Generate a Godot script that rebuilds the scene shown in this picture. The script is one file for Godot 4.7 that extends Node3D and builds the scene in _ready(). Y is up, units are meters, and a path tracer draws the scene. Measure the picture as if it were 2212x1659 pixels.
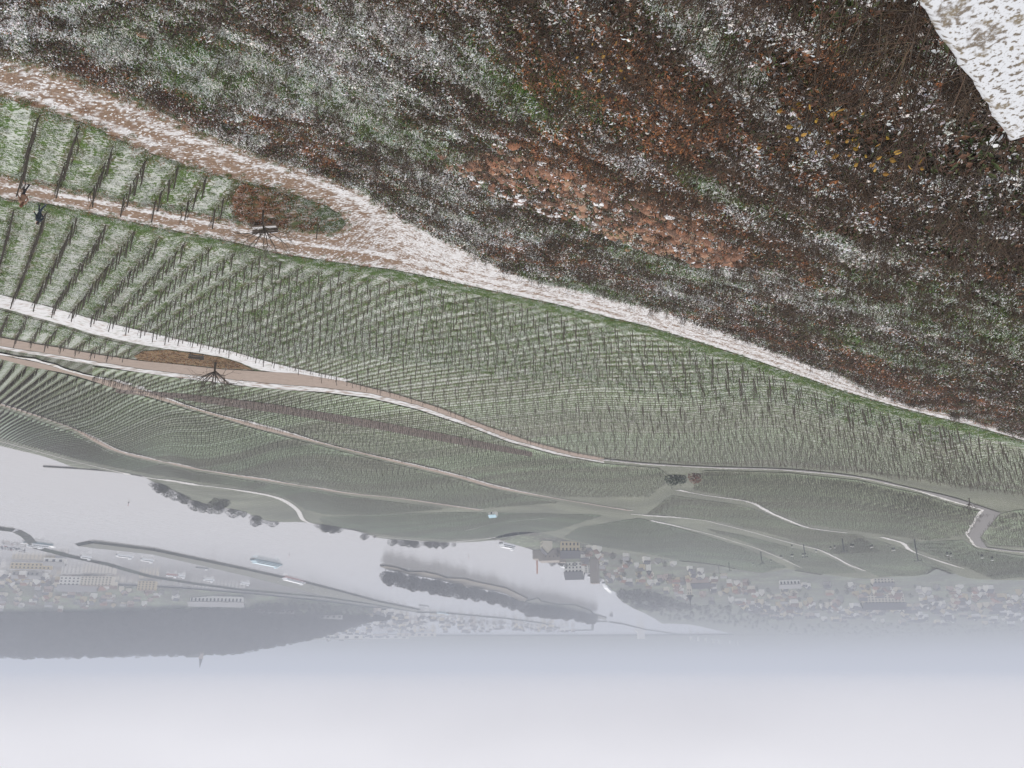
extends Node3D
# A snow-dusted vineyard slope above a river, photographed upside down from a terrace.
# Metres, y up, the river at y = 0. The camera stands 170 m above it and is turned head down.

const R0 := 2.5
const NR := 72
const NAZ := 45
const QR := 0.097844732
# heights in decimetres, one line for each bearing
const HEIGHTS := [
1682,1681,1680,1678,1677,1676,1675,1673,1672,1671,1669,1668,1666,1665,1663,1661,1658,1656,1654,1651,1648,1645,1641,1637,1633,1629,1624,1619,1613,1607,1601,1594,1587,1579,1571,1562,1552,1542,1532,1521,1509,1497,1484,1470,1456,1440,1424,1408,1390,1372,1353,1333,1313,1293,1273,1253,1233,1215,1199,1184,1172,1043,591,86,-80,-80,-80,-80,-80,-80,-80,-80,
1681,1680,1678,1677,1676,1674,1673,1672,1670,1669,1667,1666,1664,1662,1660,1658,1656,1653,1651,1648,1645,1641,1637,1633,1629,1624,1619,1614,1608,1602,1595,1588,1580,1572,1563,1553,1543,1533,1522,1510,1497,1484,1470,1456,1441,1424,1407,1390,1371,1352,1331,1311,1289,1268,1246,1225,1205,1186,1168,1152,1140,1011,558,53,-80,-80,-80,-80,-80,-80,-80,-80,
1680,1678,1677,1676,1674,1673,1672,1670,1669,1667,1666,1664,1662,1660,1658,1656,1653,1651,1648,1645,1641,1638,1634,1630,1625,1620,1615,1609,1603,1596,1589,1581,1573,1564,1555,1545,1535,1523,1512,1499,1486,1472,1458,1442,1426,1409,1391,1372,1353,1332,1311,1289,1266,1244,1221,1199,1177,1157,1138,1122,1108,979,526,21,-80,-80,-80,-80,-80,-80,-80,-80,
1679,1677,1676,1675,1673,1672,1670,1669,1667,1666,1664,1662,1660,1658,1656,1654,1651,1648,1645,1642,1638,1635,1631,1626,1621,1616,1611,1605,1598,1591,1583,1575,1567,1558,1548,1537,1526,1514,1502,1489,1475,1461,1445,1429,1412,1394,1375,1356,1335,1313,1291,1268,1244,1220,1197,1173,1150,1129,1110,1092,1078,948,496,-9,-80,-80,-80,-80,-80,-80,-80,-80,
1677,1676,1675,1673,1672,1670,1669,1667,1666,1664,1662,1660,1658,1656,1654,1652,1649,1646,1643,1639,1636,1632,1627,1623,1618,1612,1606,1600,1593,1586,1578,1570,1561,1551,1541,1530,1518,1506,1493,1479,1465,1449,1433,1416,1399,1380,1360,1339,1318,1295,1272,1248,1223,1198,1173,1149,1125,1102,1082,1064,1049,919,466,-38,-80,-80,-80,-80,-80,-80,-80,-80,
1675,1674,1673,1671,1670,1668,1667,1665,1664,1662,1661,1659,1657,1654,1652,1649,1647,1644,1640,1637,1633,1629,1624,1619,1614,1609,1602,1596,1589,1581,1573,1564,1555,1545,1534,1522,1510,1497,1484,1470,1455,1439,1422,1404,1386,1366,1346,1324,1302,1278,1254,1228,1203,1177,1151,1125,1100,1077,1056,1037,1021,891,438,-67,-80,-80,-80,-80,-80,-80,-80,-80,
1673,1672,1671,1669,1668,1666,1664,1663,1661,1660,1658,1656,1654,1652,1650,1647,1644,1641,1638,1634,1630,1626,1621,1616,1611,1605,1599,1592,1584,1576,1568,1559,1549,1538,1527,1515,1503,1490,1475,1461,1445,1428,1411,1393,1373,1353,1332,1309,1286,1262,1236,1210,1183,1156,1129,1103,1077,1053,1030,1011,995,864,411,-80,-80,-80,-80,-80,-80,-80,-80,-80,
1671,1670,1669,1668,1666,1664,1662,1660,1659,1657,1656,1654,1652,1649,1646,1644,1640,1637,1633,1630,1625,1621,1616,1611,1606,1600,1593,1586,1579,1571,1562,1552,1542,1532,1520,1508,1496,1482,1467,1452,1436,1419,1401,1382,1362,1341,1319,1295,1271,1246,1220,1193,1165,1137,1109,1081,1055,1030,1007,986,970,838,386,-80,-80,-80,-80,-80,-80,-80,-80,-80,
1669,1668,1668,1666,1664,1662,1660,1658,1656,1655,1653,1652,1649,1647,1644,1641,1637,1633,1629,1625,1620,1615,1609,1604,1597,1591,1584,1576,1568,1560,1550,1540,1529,1518,1505,1492,1478,1463,1448,1431,1414,1396,1376,1356,1335,1314,1291,1268,1243,1217,1191,1163,1135,1107,1078,1050,1022,997,973,953,936,863,409,-80,-80,-80,-80,-80,-80,-80,-80,-80,
1667,1666,1665,1664,1662,1660,1658,1656,1654,1652,1651,1649,1647,1644,1641,1638,1634,1630,1625,1620,1615,1609,1603,1597,1590,1582,1574,1566,1557,1547,1537,1526,1515,1503,1490,1476,1462,1447,1431,1415,1398,1379,1358,1335,1310,1283,1254,1223,1192,1159,1127,1099,1076,1060,1045,1027,1007,985,964,943,925,713,261,-80,-80,-80,-80,-80,-80,-80,-80,-80,
1664,1664,1663,1662,1660,1658,1655,1653,1651,1649,1647,1646,1644,1641,1638,1634,1631,1626,1621,1616,1610,1604,1598,1590,1583,1574,1566,1556,1547,1536,1526,1514,1503,1491,1479,1466,1453,1440,1426,1412,1396,1379,1359,1337,1312,1285,1254,1220,1183,1143,1101,1059,1018,983,964,964,961,952,942,933,858,447,-11,-80,-80,-80,-80,-80,-80,-80,-80,-80,
1662,1661,1660,1660,1658,1656,1653,1650,1648,1645,1643,1641,1639,1637,1634,1630,1626,1622,1617,1611,1605,1599,1592,1584,1576,1567,1557,1547,1537,1525,1513,1501,1489,1476,1463,1450,1437,1423,1407,1390,1371,1350,1327,1303,1276,1247,1216,1182,1147,1108,1068,1025,981,935,890,846,805,769,741,724,723,750,484,-19,-80,-80,-80,-80,-80,-80,-80,-80,
1659,1658,1657,1656,1656,1654,1651,1648,1645,1642,1639,1637,1635,1632,1630,1626,1622,1617,1612,1606,1600,1593,1585,1577,1568,1559,1549,1538,1526,1514,1501,1487,1473,1458,1443,1428,1414,1401,1386,1369,1350,1327,1301,1273,1242,1209,1173,1135,1095,1053,1010,966,922,879,836,796,759,727,702,682,670,668,651,149,-80,-80,-80,-80,-80,-80,-80,-80,
1655,1654,1654,1653,1652,1651,1648,1645,1642,1639,1636,1633,1630,1628,1625,1621,1617,1612,1607,1601,1594,1587,1579,1570,1561,1550,1540,1528,1516,1503,1489,1475,1460,1444,1427,1411,1394,1377,1361,1345,1326,1305,1280,1252,1221,1187,1151,1111,1070,1026,980,934,886,840,795,753,716,683,656,635,620,612,613,159,-80,-80,-80,-80,-80,-80,-80,-80,
1651,1650,1650,1649,1648,1647,1646,1643,1639,1636,1632,1629,1626,1623,1620,1616,1612,1607,1602,1595,1588,1581,1572,1563,1553,1543,1531,1519,1506,1492,1478,1463,1447,1431,1414,1398,1380,1363,1344,1324,1302,1278,1252,1223,1191,1157,1119,1080,1038,993,948,901,854,807,762,720,681,647,616,587,562,542,529,312,-80,-80,-80,-80,-80,-80,-80,-80,
1647,1646,1645,1645,1644,1643,1642,1640,1636,1633,1629,1625,1621,1618,1615,1611,1607,1602,1596,1590,1583,1575,1566,1557,1547,1535,1523,1511,1497,1482,1467,1451,1435,1419,1403,1386,1370,1353,1334,1314,1292,1267,1240,1211,1179,1144,1106,1066,1023,978,931,882,832,781,731,681,635,591,552,516,483,454,430,413,-80,-80,-80,-80,-80,-80,-80,-80,
1642,1642,1641,1640,1639,1638,1637,1636,1634,1630,1625,1621,1617,1613,1610,1606,1601,1596,1591,1584,1577,1569,1560,1550,1540,1528,1516,1503,1488,1473,1458,1441,1424,1408,1391,1375,1360,1345,1328,1310,1288,1264,1237,1208,1176,1141,1103,1062,1018,971,921,868,814,758,702,647,594,543,496,451,409,369,333,301,28,-80,-80,-80,-80,-80,-80,-80,
1638,1637,1636,1636,1635,1634,1633,1632,1630,1627,1622,1618,1613,1609,1605,1601,1596,1591,1585,1578,1571,1563,1553,1543,1533,1521,1508,1495,1480,1465,1448,1432,1414,1396,1379,1363,1349,1335,1320,1303,1282,1258,1231,1201,1167,1131,1091,1049,1002,953,900,843,784,722,662,604,551,502,455,408,359,309,261,214,70,-80,-80,-80,-80,-80,-80,-80,
1633,1633,1632,1631,1630,1629,1628,1627,1626,1624,1619,1614,1610,1605,1600,1596,1591,1586,1580,1573,1565,1557,1547,1537,1526,1514,1501,1487,1472,1456,1440,1423,1405,1387,1369,1352,1337,1323,1308,1291,1270,1246,1219,1188,1155,1118,1079,1037,993,946,898,848,798,748,699,649,596,540,480,418,354,290,225,162,-80,-80,-80,-80,-80,-80,-80,-80,
1629,1628,1627,1626,1626,1625,1624,1622,1621,1620,1617,1612,1606,1601,1596,1591,1586,1581,1575,1568,1560,1551,1542,1531,1519,1506,1493,1479,1464,1448,1431,1414,1397,1379,1362,1345,1329,1313,1296,1278,1256,1231,1204,1173,1139,1103,1064,1023,980,935,890,843,795,745,693,638,578,514,447,377,305,231,157,83,-80,-80,-80,-80,-80,-80,-80,-80,
1624,1623,1622,1622,1621,1620,1619,1618,1616,1615,1613,1609,1603,1597,1591,1586,1581,1575,1570,1563,1555,1546,1536,1525,1513,1500,1486,1471,1456,1440,1424,1407,1390,1373,1356,1339,1323,1306,1289,1269,1247,1222,1195,1164,1131,1095,1056,1014,970,923,873,821,766,708,648,584,518,449,378,304,229,152,75,-40,-80,-80,-80,-80,-80,-80,-80,-80,
1619,1618,1618,1617,1616,1615,1614,1613,1611,1610,1608,1606,1600,1594,1588,1581,1575,1569,1563,1557,1550,1541,1531,1520,1507,1494,1480,1465,1449,1433,1417,1401,1385,1369,1352,1336,1319,1302,1283,1263,1241,1217,1190,1160,1128,1092,1053,1011,966,917,864,809,749,686,620,550,477,401,323,243,162,81,1,-80,-80,-80,-80,-80,-80,-80,-80,-80,
1614,1613,1613,1612,1611,1610,1609,1608,1606,1605,1604,1602,1598,1591,1584,1577,1570,1563,1557,1551,1543,1535,1525,1514,1502,1488,1474,1459,1443,1427,1412,1397,1382,1366,1350,1333,1316,1297,1278,1258,1236,1211,1185,1155,1123,1087,1049,1007,962,913,861,805,746,682,615,544,470,391,310,226,140,53,-31,-80,-80,-80,-80,-80,-80,-80,-80,-80,
1609,1608,1608,1607,1606,1605,1604,1603,1601,1600,1598,1597,1595,1589,1582,1574,1566,1558,1551,1544,1537,1529,1520,1509,1496,1483,1468,1452,1436,1420,1405,1391,1378,1364,1348,1331,1312,1293,1272,1251,1228,1204,1178,1149,1118,1083,1046,1005,962,915,865,812,756,696,634,569,501,430,358,284,209,135,60,-80,-80,-80,-80,-80,-80,-80,-80,-80,
1604,1603,1602,1602,1601,1600,1599,1598,1596,1595,1593,1592,1590,1587,1579,1571,1563,1554,1545,1538,1531,1523,1514,1504,1492,1478,1463,1447,1430,1412,1396,1381,1370,1358,1343,1326,1308,1288,1267,1245,1221,1197,1171,1142,1112,1078,1042,1003,961,916,867,816,761,703,642,577,509,438,365,289,211,132,54,-47,-80,-80,-80,-80,-80,-80,-80,-80,
1598,1597,1597,1596,1595,1594,1593,1592,1591,1589,1588,1586,1584,1582,1577,1569,1560,1551,1542,1533,1525,1517,1509,1499,1487,1474,1459,1442,1424,1406,1388,1371,1357,1347,1335,1320,1302,1283,1261,1239,1215,1190,1163,1135,1105,1072,1037,999,958,913,866,815,760,702,641,576,508,437,363,288,211,133,56,-80,-80,-80,-80,-80,-80,-80,-80,-80,
1592,1592,1591,1590,1589,1588,1587,1586,1585,1584,1582,1580,1578,1576,1574,1567,1558,1549,1539,1530,1521,1512,1503,1493,1482,1469,1454,1437,1420,1401,1382,1364,1350,1341,1331,1316,1299,1280,1259,1235,1211,1185,1157,1128,1097,1065,1029,991,950,906,859,808,753,695,633,566,496,422,344,264,182,99,17,-80,-80,-80,-80,-80,-80,-80,-80,-80,
1586,1586,1585,1584,1584,1583,1582,1580,1579,1578,1576,1574,1573,1570,1568,1565,1556,1547,1537,1527,1517,1507,1497,1487,1476,1463,1448,1432,1415,1397,1380,1365,1355,1347,1335,1320,1302,1283,1261,1237,1212,1184,1155,1124,1091,1056,1018,977,933,886,835,781,724,664,599,532,460,385,307,229,151,75,-80,-80,-80,-80,-80,-80,-80,-80,-80,-80,
1581,1580,1579,1578,1578,1577,1576,1574,1573,1572,1570,1569,1567,1565,1562,1560,1554,1545,1535,1525,1514,1504,1493,1482,1470,1457,1443,1428,1411,1395,1379,1368,1364,1355,1342,1327,1309,1289,1267,1243,1217,1189,1158,1125,1090,1051,1009,964,915,863,806,746,681,612,539,462,381,298,214,133,63,19,-80,-80,-80,-80,-80,-80,-80,-80,-80,-80,
1575,1574,1573,1573,1572,1571,1570,1569,1567,1566,1564,1563,1561,1559,1556,1554,1551,1543,1533,1523,1512,1501,1490,1478,1466,1453,1439,1425,1409,1394,1380,1372,1368,1360,1348,1333,1316,1296,1274,1250,1224,1195,1164,1130,1094,1055,1012,967,917,864,807,746,681,612,540,463,385,305,225,151,84,26,-80,-80,-80,-80,-80,-80,-80,-80,-80,-80,
1569,1568,1567,1567,1566,1565,1564,1563,1561,1560,1558,1557,1555,1553,1550,1548,1545,1541,1531,1521,1510,1498,1487,1475,1462,1450,1436,1423,1409,1395,1383,1376,1371,1362,1350,1335,1319,1300,1278,1254,1227,1197,1166,1133,1097,1060,1020,977,931,882,830,773,712,646,576,501,422,339,252,163,73,-50,-80,-80,-80,-80,-80,-80,-80,-80,-80,-80,
1563,1562,1562,1561,1560,1559,1558,1557,1556,1554,1553,1551,1549,1547,1545,1542,1539,1536,1530,1519,1508,1497,1485,1472,1460,1447,1434,1421,1408,1396,1387,1379,1372,1362,1349,1335,1318,1298,1276,1251,1222,1192,1159,1125,1089,1052,1012,970,926,878,827,772,712,647,576,499,416,327,232,133,30,-80,-80,-80,-80,-80,-80,-80,-80,-80,-80,-80,
1557,1557,1556,1555,1554,1553,1552,1551,1550,1549,1547,1545,1543,1541,1539,1537,1534,1531,1527,1518,1507,1495,1483,1471,1458,1445,1432,1420,1408,1397,1389,1382,1373,1363,1350,1335,1318,1299,1277,1252,1224,1192,1158,1122,1082,1040,995,948,898,845,787,725,657,583,504,419,330,235,139,40,-80,-80,-80,-80,-80,-80,-80,-80,-80,-80,-80,-80,
1552,1552,1551,1550,1549,1548,1547,1546,1545,1543,1542,1540,1538,1536,1534,1531,1529,1526,1522,1518,1507,1495,1483,1470,1457,1444,1432,1420,1409,1400,1392,1385,1377,1366,1353,1339,1324,1307,1287,1265,1239,1207,1172,1132,1090,1045,999,952,906,857,804,746,680,607,527,440,346,245,137,-63,-80,-80,-80,-80,-80,-80,-80,-80,-80,-80,-80,-80,
1548,1547,1546,1546,1545,1544,1543,1542,1540,1539,1537,1536,1534,1532,1529,1527,1524,1521,1518,1514,1507,1495,1483,1470,1457,1445,1433,1421,1412,1405,1398,1390,1380,1369,1357,1343,1329,1314,1295,1273,1247,1216,1182,1146,1107,1065,1021,975,925,872,813,748,678,600,516,424,325,218,104,-18,-80,-80,-80,-80,-80,-80,-80,-80,-80,-80,-80,-80,
1544,1543,1543,1542,1541,1540,1539,1538,1536,1535,1534,1532,1530,1528,1526,1523,1520,1517,1514,1510,1506,1496,1484,1471,1459,1446,1434,1424,1416,1411,1403,1394,1382,1370,1357,1343,1328,1310,1290,1267,1242,1213,1182,1147,1108,1065,1018,966,910,849,784,712,636,553,465,370,269,162,48,-80,-80,-80,-80,-80,-80,-80,-80,-80,-80,-80,-80,-80,
1541,1540,1540,1539,1538,1537,1536,1535,1534,1532,1531,1529,1527,1525,1523,1520,1517,1514,1511,1507,1503,1497,1485,1473,1461,1449,1437,1426,1419,1415,1407,1395,1383,1370,1358,1345,1330,1313,1294,1272,1249,1224,1194,1159,1118,1073,1023,969,909,845,775,699,617,529,434,334,229,120,9,-80,-80,-80,-80,-80,-80,-80,-80,-80,-80,-80,-80,-80,
1539,1538,1537,1536,1536,1535,1534,1532,1531,1530,1528,1526,1525,1523,1520,1518,1515,1512,1508,1505,1501,1496,1487,1475,1464,1452,1441,1431,1422,1417,1408,1396,1384,1373,1363,1353,1340,1326,1308,1287,1261,1231,1196,1158,1115,1068,1017,961,901,835,764,687,604,515,421,320,214,103,-14,-80,-80,-80,-80,-80,-80,-80,-80,-80,-80,-80,-80,-80,
1536,1536,1535,1534,1533,1533,1531,1530,1529,1528,1526,1524,1523,1520,1518,1516,1513,1510,1506,1503,1499,1494,1489,1478,1467,1456,1447,1439,1430,1421,1410,1399,1387,1376,1365,1353,1338,1319,1297,1272,1245,1215,1182,1145,1104,1059,1009,956,897,833,764,690,609,523,431,334,231,125,15,-80,-80,-80,-80,-80,-80,-80,-80,-80,-80,-80,-80,-80,
1534,1534,1533,1532,1531,1530,1529,1528,1527,1525,1524,1522,1520,1518,1516,1513,1511,1507,1504,1500,1496,1492,1487,1479,1468,1458,1449,1441,1432,1422,1411,1399,1389,1379,1369,1357,1344,1328,1310,1288,1262,1234,1201,1166,1126,1083,1035,984,927,866,800,728,650,568,479,385,286,184,78,-80,-80,-80,-80,-80,-80,-80,-80,-80,-80,-80,-80,-80,
1531,1531,1530,1529,1528,1527,1526,1525,1524,1522,1521,1519,1517,1515,1513,1510,1507,1504,1501,1497,1493,1489,1484,1478,1469,1458,1448,1441,1436,1429,1421,1412,1402,1392,1382,1371,1359,1344,1326,1305,1280,1253,1222,1188,1150,1108,1063,1013,959,900,836,767,693,614,529,439,344,246,144,-80,-80,-80,-80,-80,-80,-80,-80,-80,-80,-80,-80,-80,
1534,1534,1533,1532,1531,1530,1529,1528,1527,1525,1524,1522,1520,1518,1516,1513,1511,1508,1504,1500,1496,1492,1487,1481,1475,1466,1458,1452,1447,1441,1433,1424,1415,1406,1396,1386,1374,1360,1342,1322,1299,1273,1243,1210,1174,1135,1091,1044,992,936,875,809,738,662,581,495,405,311,214,-80,-80,-80,-80,-80,-80,-80,-80,-80,-80,-80,-80,-80,
1545,1545,1544,1543,1542,1541,1540,1539,1538,1536,1535,1533,1531,1529,1527,1524,1522,1518,1515,1511,1507,1503,1498,1492,1486,1477,1470,1464,1460,1454,1446,1438,1429,1420,1411,1401,1390,1376,1360,1340,1318,1293,1265,1234,1200,1162,1121,1075,1026,973,915,852,785,713,636,554,468,378,286,-74,-80,-80,-80,-80,-80,-80,-80,-80,-80,-80,-80,-80,
1556,1556,1555,1554,1553,1553,1551,1550,1549,1548,1546,1544,1542,1540,1538,1536,1533,1530,1526,1523,1518,1514,1509,1503,1497,1489,1482,1477,1472,1467,1460,1452,1443,1435,1426,1417,1406,1393,1378,1360,1339,1315,1288,1259,1226,1190,1151,1108,1062,1011,956,897,833,765,692,614,533,448,361,20,-80,-80,-80,-80,-80,-80,-80,-80,-80,-80,-80,-80,
1568,1567,1567,1566,1565,1564,1563,1562,1561,1559,1558,1556,1554,1552,1550,1547,1544,1541,1538,1534,1530,1526,1521,1515,1509,1501,1495,1490,1486,1480,1473,1466,1458,1450,1442,1433,1423,1411,1396,1379,1360,1337,1312,1284,1254,1220,1183,1143,1099,1051,999,944,883,819,750,677,600,521,438,116,-80,-80,-80,-80,-80,-80,-80,-80,-80,-80,-80,-80]
const TRACK := [25.4,-26.9,24.9,-27,24.6,-27.2,24.2,-27.3,23.8,-27.5,23.4,-27.8,23.2,-28.1,23.1,-28.7,22.9,-29.3,22.7,-29.7,22.5,-30.3,22.2,-30.8,21.9,-31.2,21.6,-31.7,21.3,-32.1,21,-32.5,20.7,-33,20.4,-33.5,20.1,-34,19.8,-34.5,19.6,-35.1,19.4,-35.8,19.2,-36.4,18.9,-37.1,18.6,-37.7,18.3,-38.2,17.9,-38.8,17.4,-39.3,17,-39.9,16.6,-40.5,16.1,-41,15.6,-41.5,15.1,-42.1,14.6,-42.8,14.1,-43.6,13.6,-44.2,13,-44.8,12.4,-45.7,11.8,-46.6,11.1,-47.5,10.5,-48.6,10,-50.5,9.5,-52.4,8.9,-53.9,8.2,-54.4,7.5,-54.7,6.7,-54.9,5.9,-55,5.2,-55,4.4,-55.2,3.7,-55.5,2.9,-56,2.2,-56.7,1.2,-57.6,0.2,-58.8,-0.8,-60.1,-1.8,-61.4,-2.7,-61.9,-3.7,-62.4,-4.6,-62.8,-5.5,-63.2,-6.5,-63.5,-7.4,-63.8,-8.3,-64.1,-9.5,-64.5,-10.6,-64.8,-11.7,-65,-12.8,-65,-13.7,-65.2,-14.7,-65.4,-15.6,-65.4,-16.5,-65.5,-17.4,-65.5,-18.4,-65.7,-19.3,-65.9,-20.6,-66.8,-22,-67.7,-23.4,-68.6,-24.8,-69.8,-26,-70.5,-27.3,-71.3,-28.6,-72.1,-29.8,-72.8,-30.9,-73.2,-32,-73.4,-33,-73.5,-34.2,-74.2,-35.3,-74.7,-36.3,-75,-37.4,-75.3,-38.4,-75.7,-39.3,-75.1,-40.3,-74.9,-41.5,-75,-42.8,-75.4,-44.3,-76,-46.3,-77.4,-48.8,-79.5,-51.3,-81.7,-53.7,-83.7,-55.7,-85.1,-57.6,-86.2,-59.4,-87.3,-61.2,-88.2,-62.6,-88.4,-63.5,-88,-64.4,-87.5,-65.4,-87.3,-67,-87.8,-73.1,-96.1,-71.4,-95.5,-70.2,-95.6,-69.1,-95.9,-67.7,-95.9,-66.1,-95.5,-64,-94.2,-61.9,-93,-59.8,-91.6,-57.4,-89.8,-54.8,-87.5,-52.2,-85.1,-49.7,-82.8,-47.7,-81.1,-46.1,-80.2,-44.9,-79.8,-43.8,-79.8,-43,-80.1,-42,-80.2,-41.1,-80.5,-40.4,-81.2,-39.7,-81.9,-39,-82.7,-38.2,-83.4,-37.5,-84.2,-36.6,-84.7,-35.5,-84.9,-34.3,-84.7,-32.8,-83.9,-31.3,-82.9,-29.8,-81.9,-28.2,-80.7,-26.7,-79.6,-25.2,-78.4,-24,-77.8,-22.6,-77,-21.4,-76.5,-20.2,-76,-19,-75.7,-17.9,-75.5,-16.8,-75.4,-15.7,-75.2,-14.6,-74.9,-13.5,-75,-12.4,-74.7,-11.2,-74.4,-10.1,-74,-8.9,-73.4,-7.8,-72.9,-6.7,-72.4,-5.6,-71.7,-4.5,-71.1,-3.4,-70.5,-2.3,-69.8,-1.3,-69.2,-0.2,-68.4,0.8,-67.8,1.8,-67.1,2.8,-66.5,3.7,-66.2,4.7,-66,5.8,-66,7,-66.4,8.2,-66.8,9.4,-66.9,10.5,-67,11.6,-66.6,12.6,-66.1,13.6,-65.3,14.5,-64.2,15.3,-63.1,16.1,-61.9,16.9,-60.9,17.7,-60,18.5,-59.4,19.4,-58.8,20.2,-58.4,21.1,-57.6,21.9,-56.9,22.7,-56.3,23.5,-55.9,24.3,-55.5,25.1,-55.1,25.8,-54.6,26.5,-54.1,27.1,-53.4,27.8,-52.9,28.4,-52.2,29,-51.7,29.6,-51.2,30.3,-50.7,31,-50.3,31.6,-49.9,32.3,-49.6,33.1,-49.3,33.7,-48.9,34.4,-48.6,35.2,-48.5,36,-48.4,36.7,-48.2,37.5,-48,37.9,-47.5,38.5,-47.1,39,-46.7,39.5,-46.3,40.1,-46.1,36.9,-41.8,36.5,-42,36.2,-42.1,35.8,-42.3,35.5,-42.5,35.2,-42.7,35,-43,34.7,-43.3,34.5,-43.6,34.2,-43.9,33.8,-44.1,33.5,-44.3,33.1,-44.4,32.7,-44.6,32.3,-44.7,31.9,-44.8,31.5,-45,31.1,-45.1,30.8,-45.3,30.4,-45.4,30,-45.5,29.7,-45.7,29.3,-45.9,29,-46.1,28.6,-46.3,28.3,-46.6,27.9,-46.8,27.6,-47.1,27.2,-47.4,26.9,-47.7,26.6,-48.1,26.2,-48.4,25.9,-48.8,25.5,-49,25.1,-49.3,24.7,-49.6,24.3,-49.8,23.9,-50.1,23.5,-50.3,23.1,-50.6,22.7,-50.9,22.3,-51.2,21.9,-51.5,21.5,-51.8,21,-52.1,20.6,-52.3,20.1,-52.5,19.6,-52.6,19.1,-52.8,18.6,-53,18.1,-53.3,17.6,-53.5,17.1,-53.8,16.6,-54.1,16,-54.3,15.4,-54.5,14.7,-54.6,14.1,-54.9,13.4,-53.9,13.5,-52,14.3,-50.1,15,-49.3,15.6,-48.4,16.2,-47.5,16.7,-46.6,17.3,-46.1,17.8,-45.6,18.3,-45.1,18.9,-44.7,19.4,-44.3,19.9,-43.9,20.4,-43.5,20.8,-42.9,21.3,-42.4,21.6,-41.8,22,-41.2,22.3,-40.5,22.6,-39.9,22.9,-39.3,23.1,-38.5,23.2,-37.7,23.4,-37,23.5,-36.3,23.7,-35.7,24,-35.1,24.3,-34.6,24.8,-34.2,25.2,-33.8,25.6,-33.5,25.9,-33,26.2,-32.6,26.5,-32.1,26.8,-31.7,27.1,-31.4,27.6,-31.2,27.9,-30.9,28.3,-30.6]
const TRACK_NEAR_EDGE := [25.4,-26.9,24.9,-27,24.6,-27.2,24.2,-27.3,23.8,-27.5,23.4,-27.8,23.2,-28.1,23.1,-28.7,22.9,-29.3,22.7,-29.7,22.5,-30.3,22.2,-30.8,21.9,-31.2,21.6,-31.7,21.3,-32.1,21,-32.5,20.7,-33,20.4,-33.5,20.1,-34,19.8,-34.5,19.6,-35.1,19.4,-35.8,19.2,-36.4,18.9,-37.1,18.6,-37.7,18.3,-38.2,17.9,-38.8,17.4,-39.3,17,-39.9,16.6,-40.5,16.1,-41,15.6,-41.5,15.1,-42.1,14.6,-42.8,14.1,-43.6,13.6,-44.2,13,-44.8,12.4,-45.7,11.8,-46.6,11.1,-47.5,10.5,-48.6,10,-50.5,9.5,-52.4,8.9,-53.9,8.2,-54.4,7.5,-54.7,6.7,-54.9,5.9,-55,5.2,-55,4.4,-55.2,3.7,-55.5,2.9,-56,2.2,-56.7,1.2,-57.6,0.2,-58.8,-0.8,-60.1,-1.8,-61.4,-2.7,-61.9,-3.7,-62.4,-4.6,-62.8,-5.5,-63.2,-6.5,-63.5,-7.4,-63.8,-8.3,-64.1,-9.5,-64.5,-10.6,-64.8,-11.7,-65,-12.8,-65,-13.7,-65.2,-14.7,-65.4,-15.6,-65.4,-16.5,-65.5,-17.4,-65.5,-18.4,-65.7,-19.3,-65.9,-20.6,-66.8,-22,-67.7,-23.4,-68.6,-24.8,-69.8,-26,-70.5,-27.3,-71.3,-28.6,-72.1,-29.8,-72.8,-30.9,-73.2,-32,-73.4,-33,-73.5,-34.2,-74.2,-35.3,-74.7,-36.3,-75,-37.4,-75.3,-38.4,-75.7,-39.3,-75.1,-40.3,-74.9,-41.5,-75,-42.8,-75.4,-44.3,-76,-46.3,-77.4,-48.8,-79.5,-51.3,-81.7,-53.7,-83.7,-55.7,-85.1,-57.6,-86.2,-59.4,-87.3,-61.2,-88.2,-62.6,-88.4,-63.5,-88,-64.4,-87.5,-65.4,-87.3,-67,-87.8]
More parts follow.
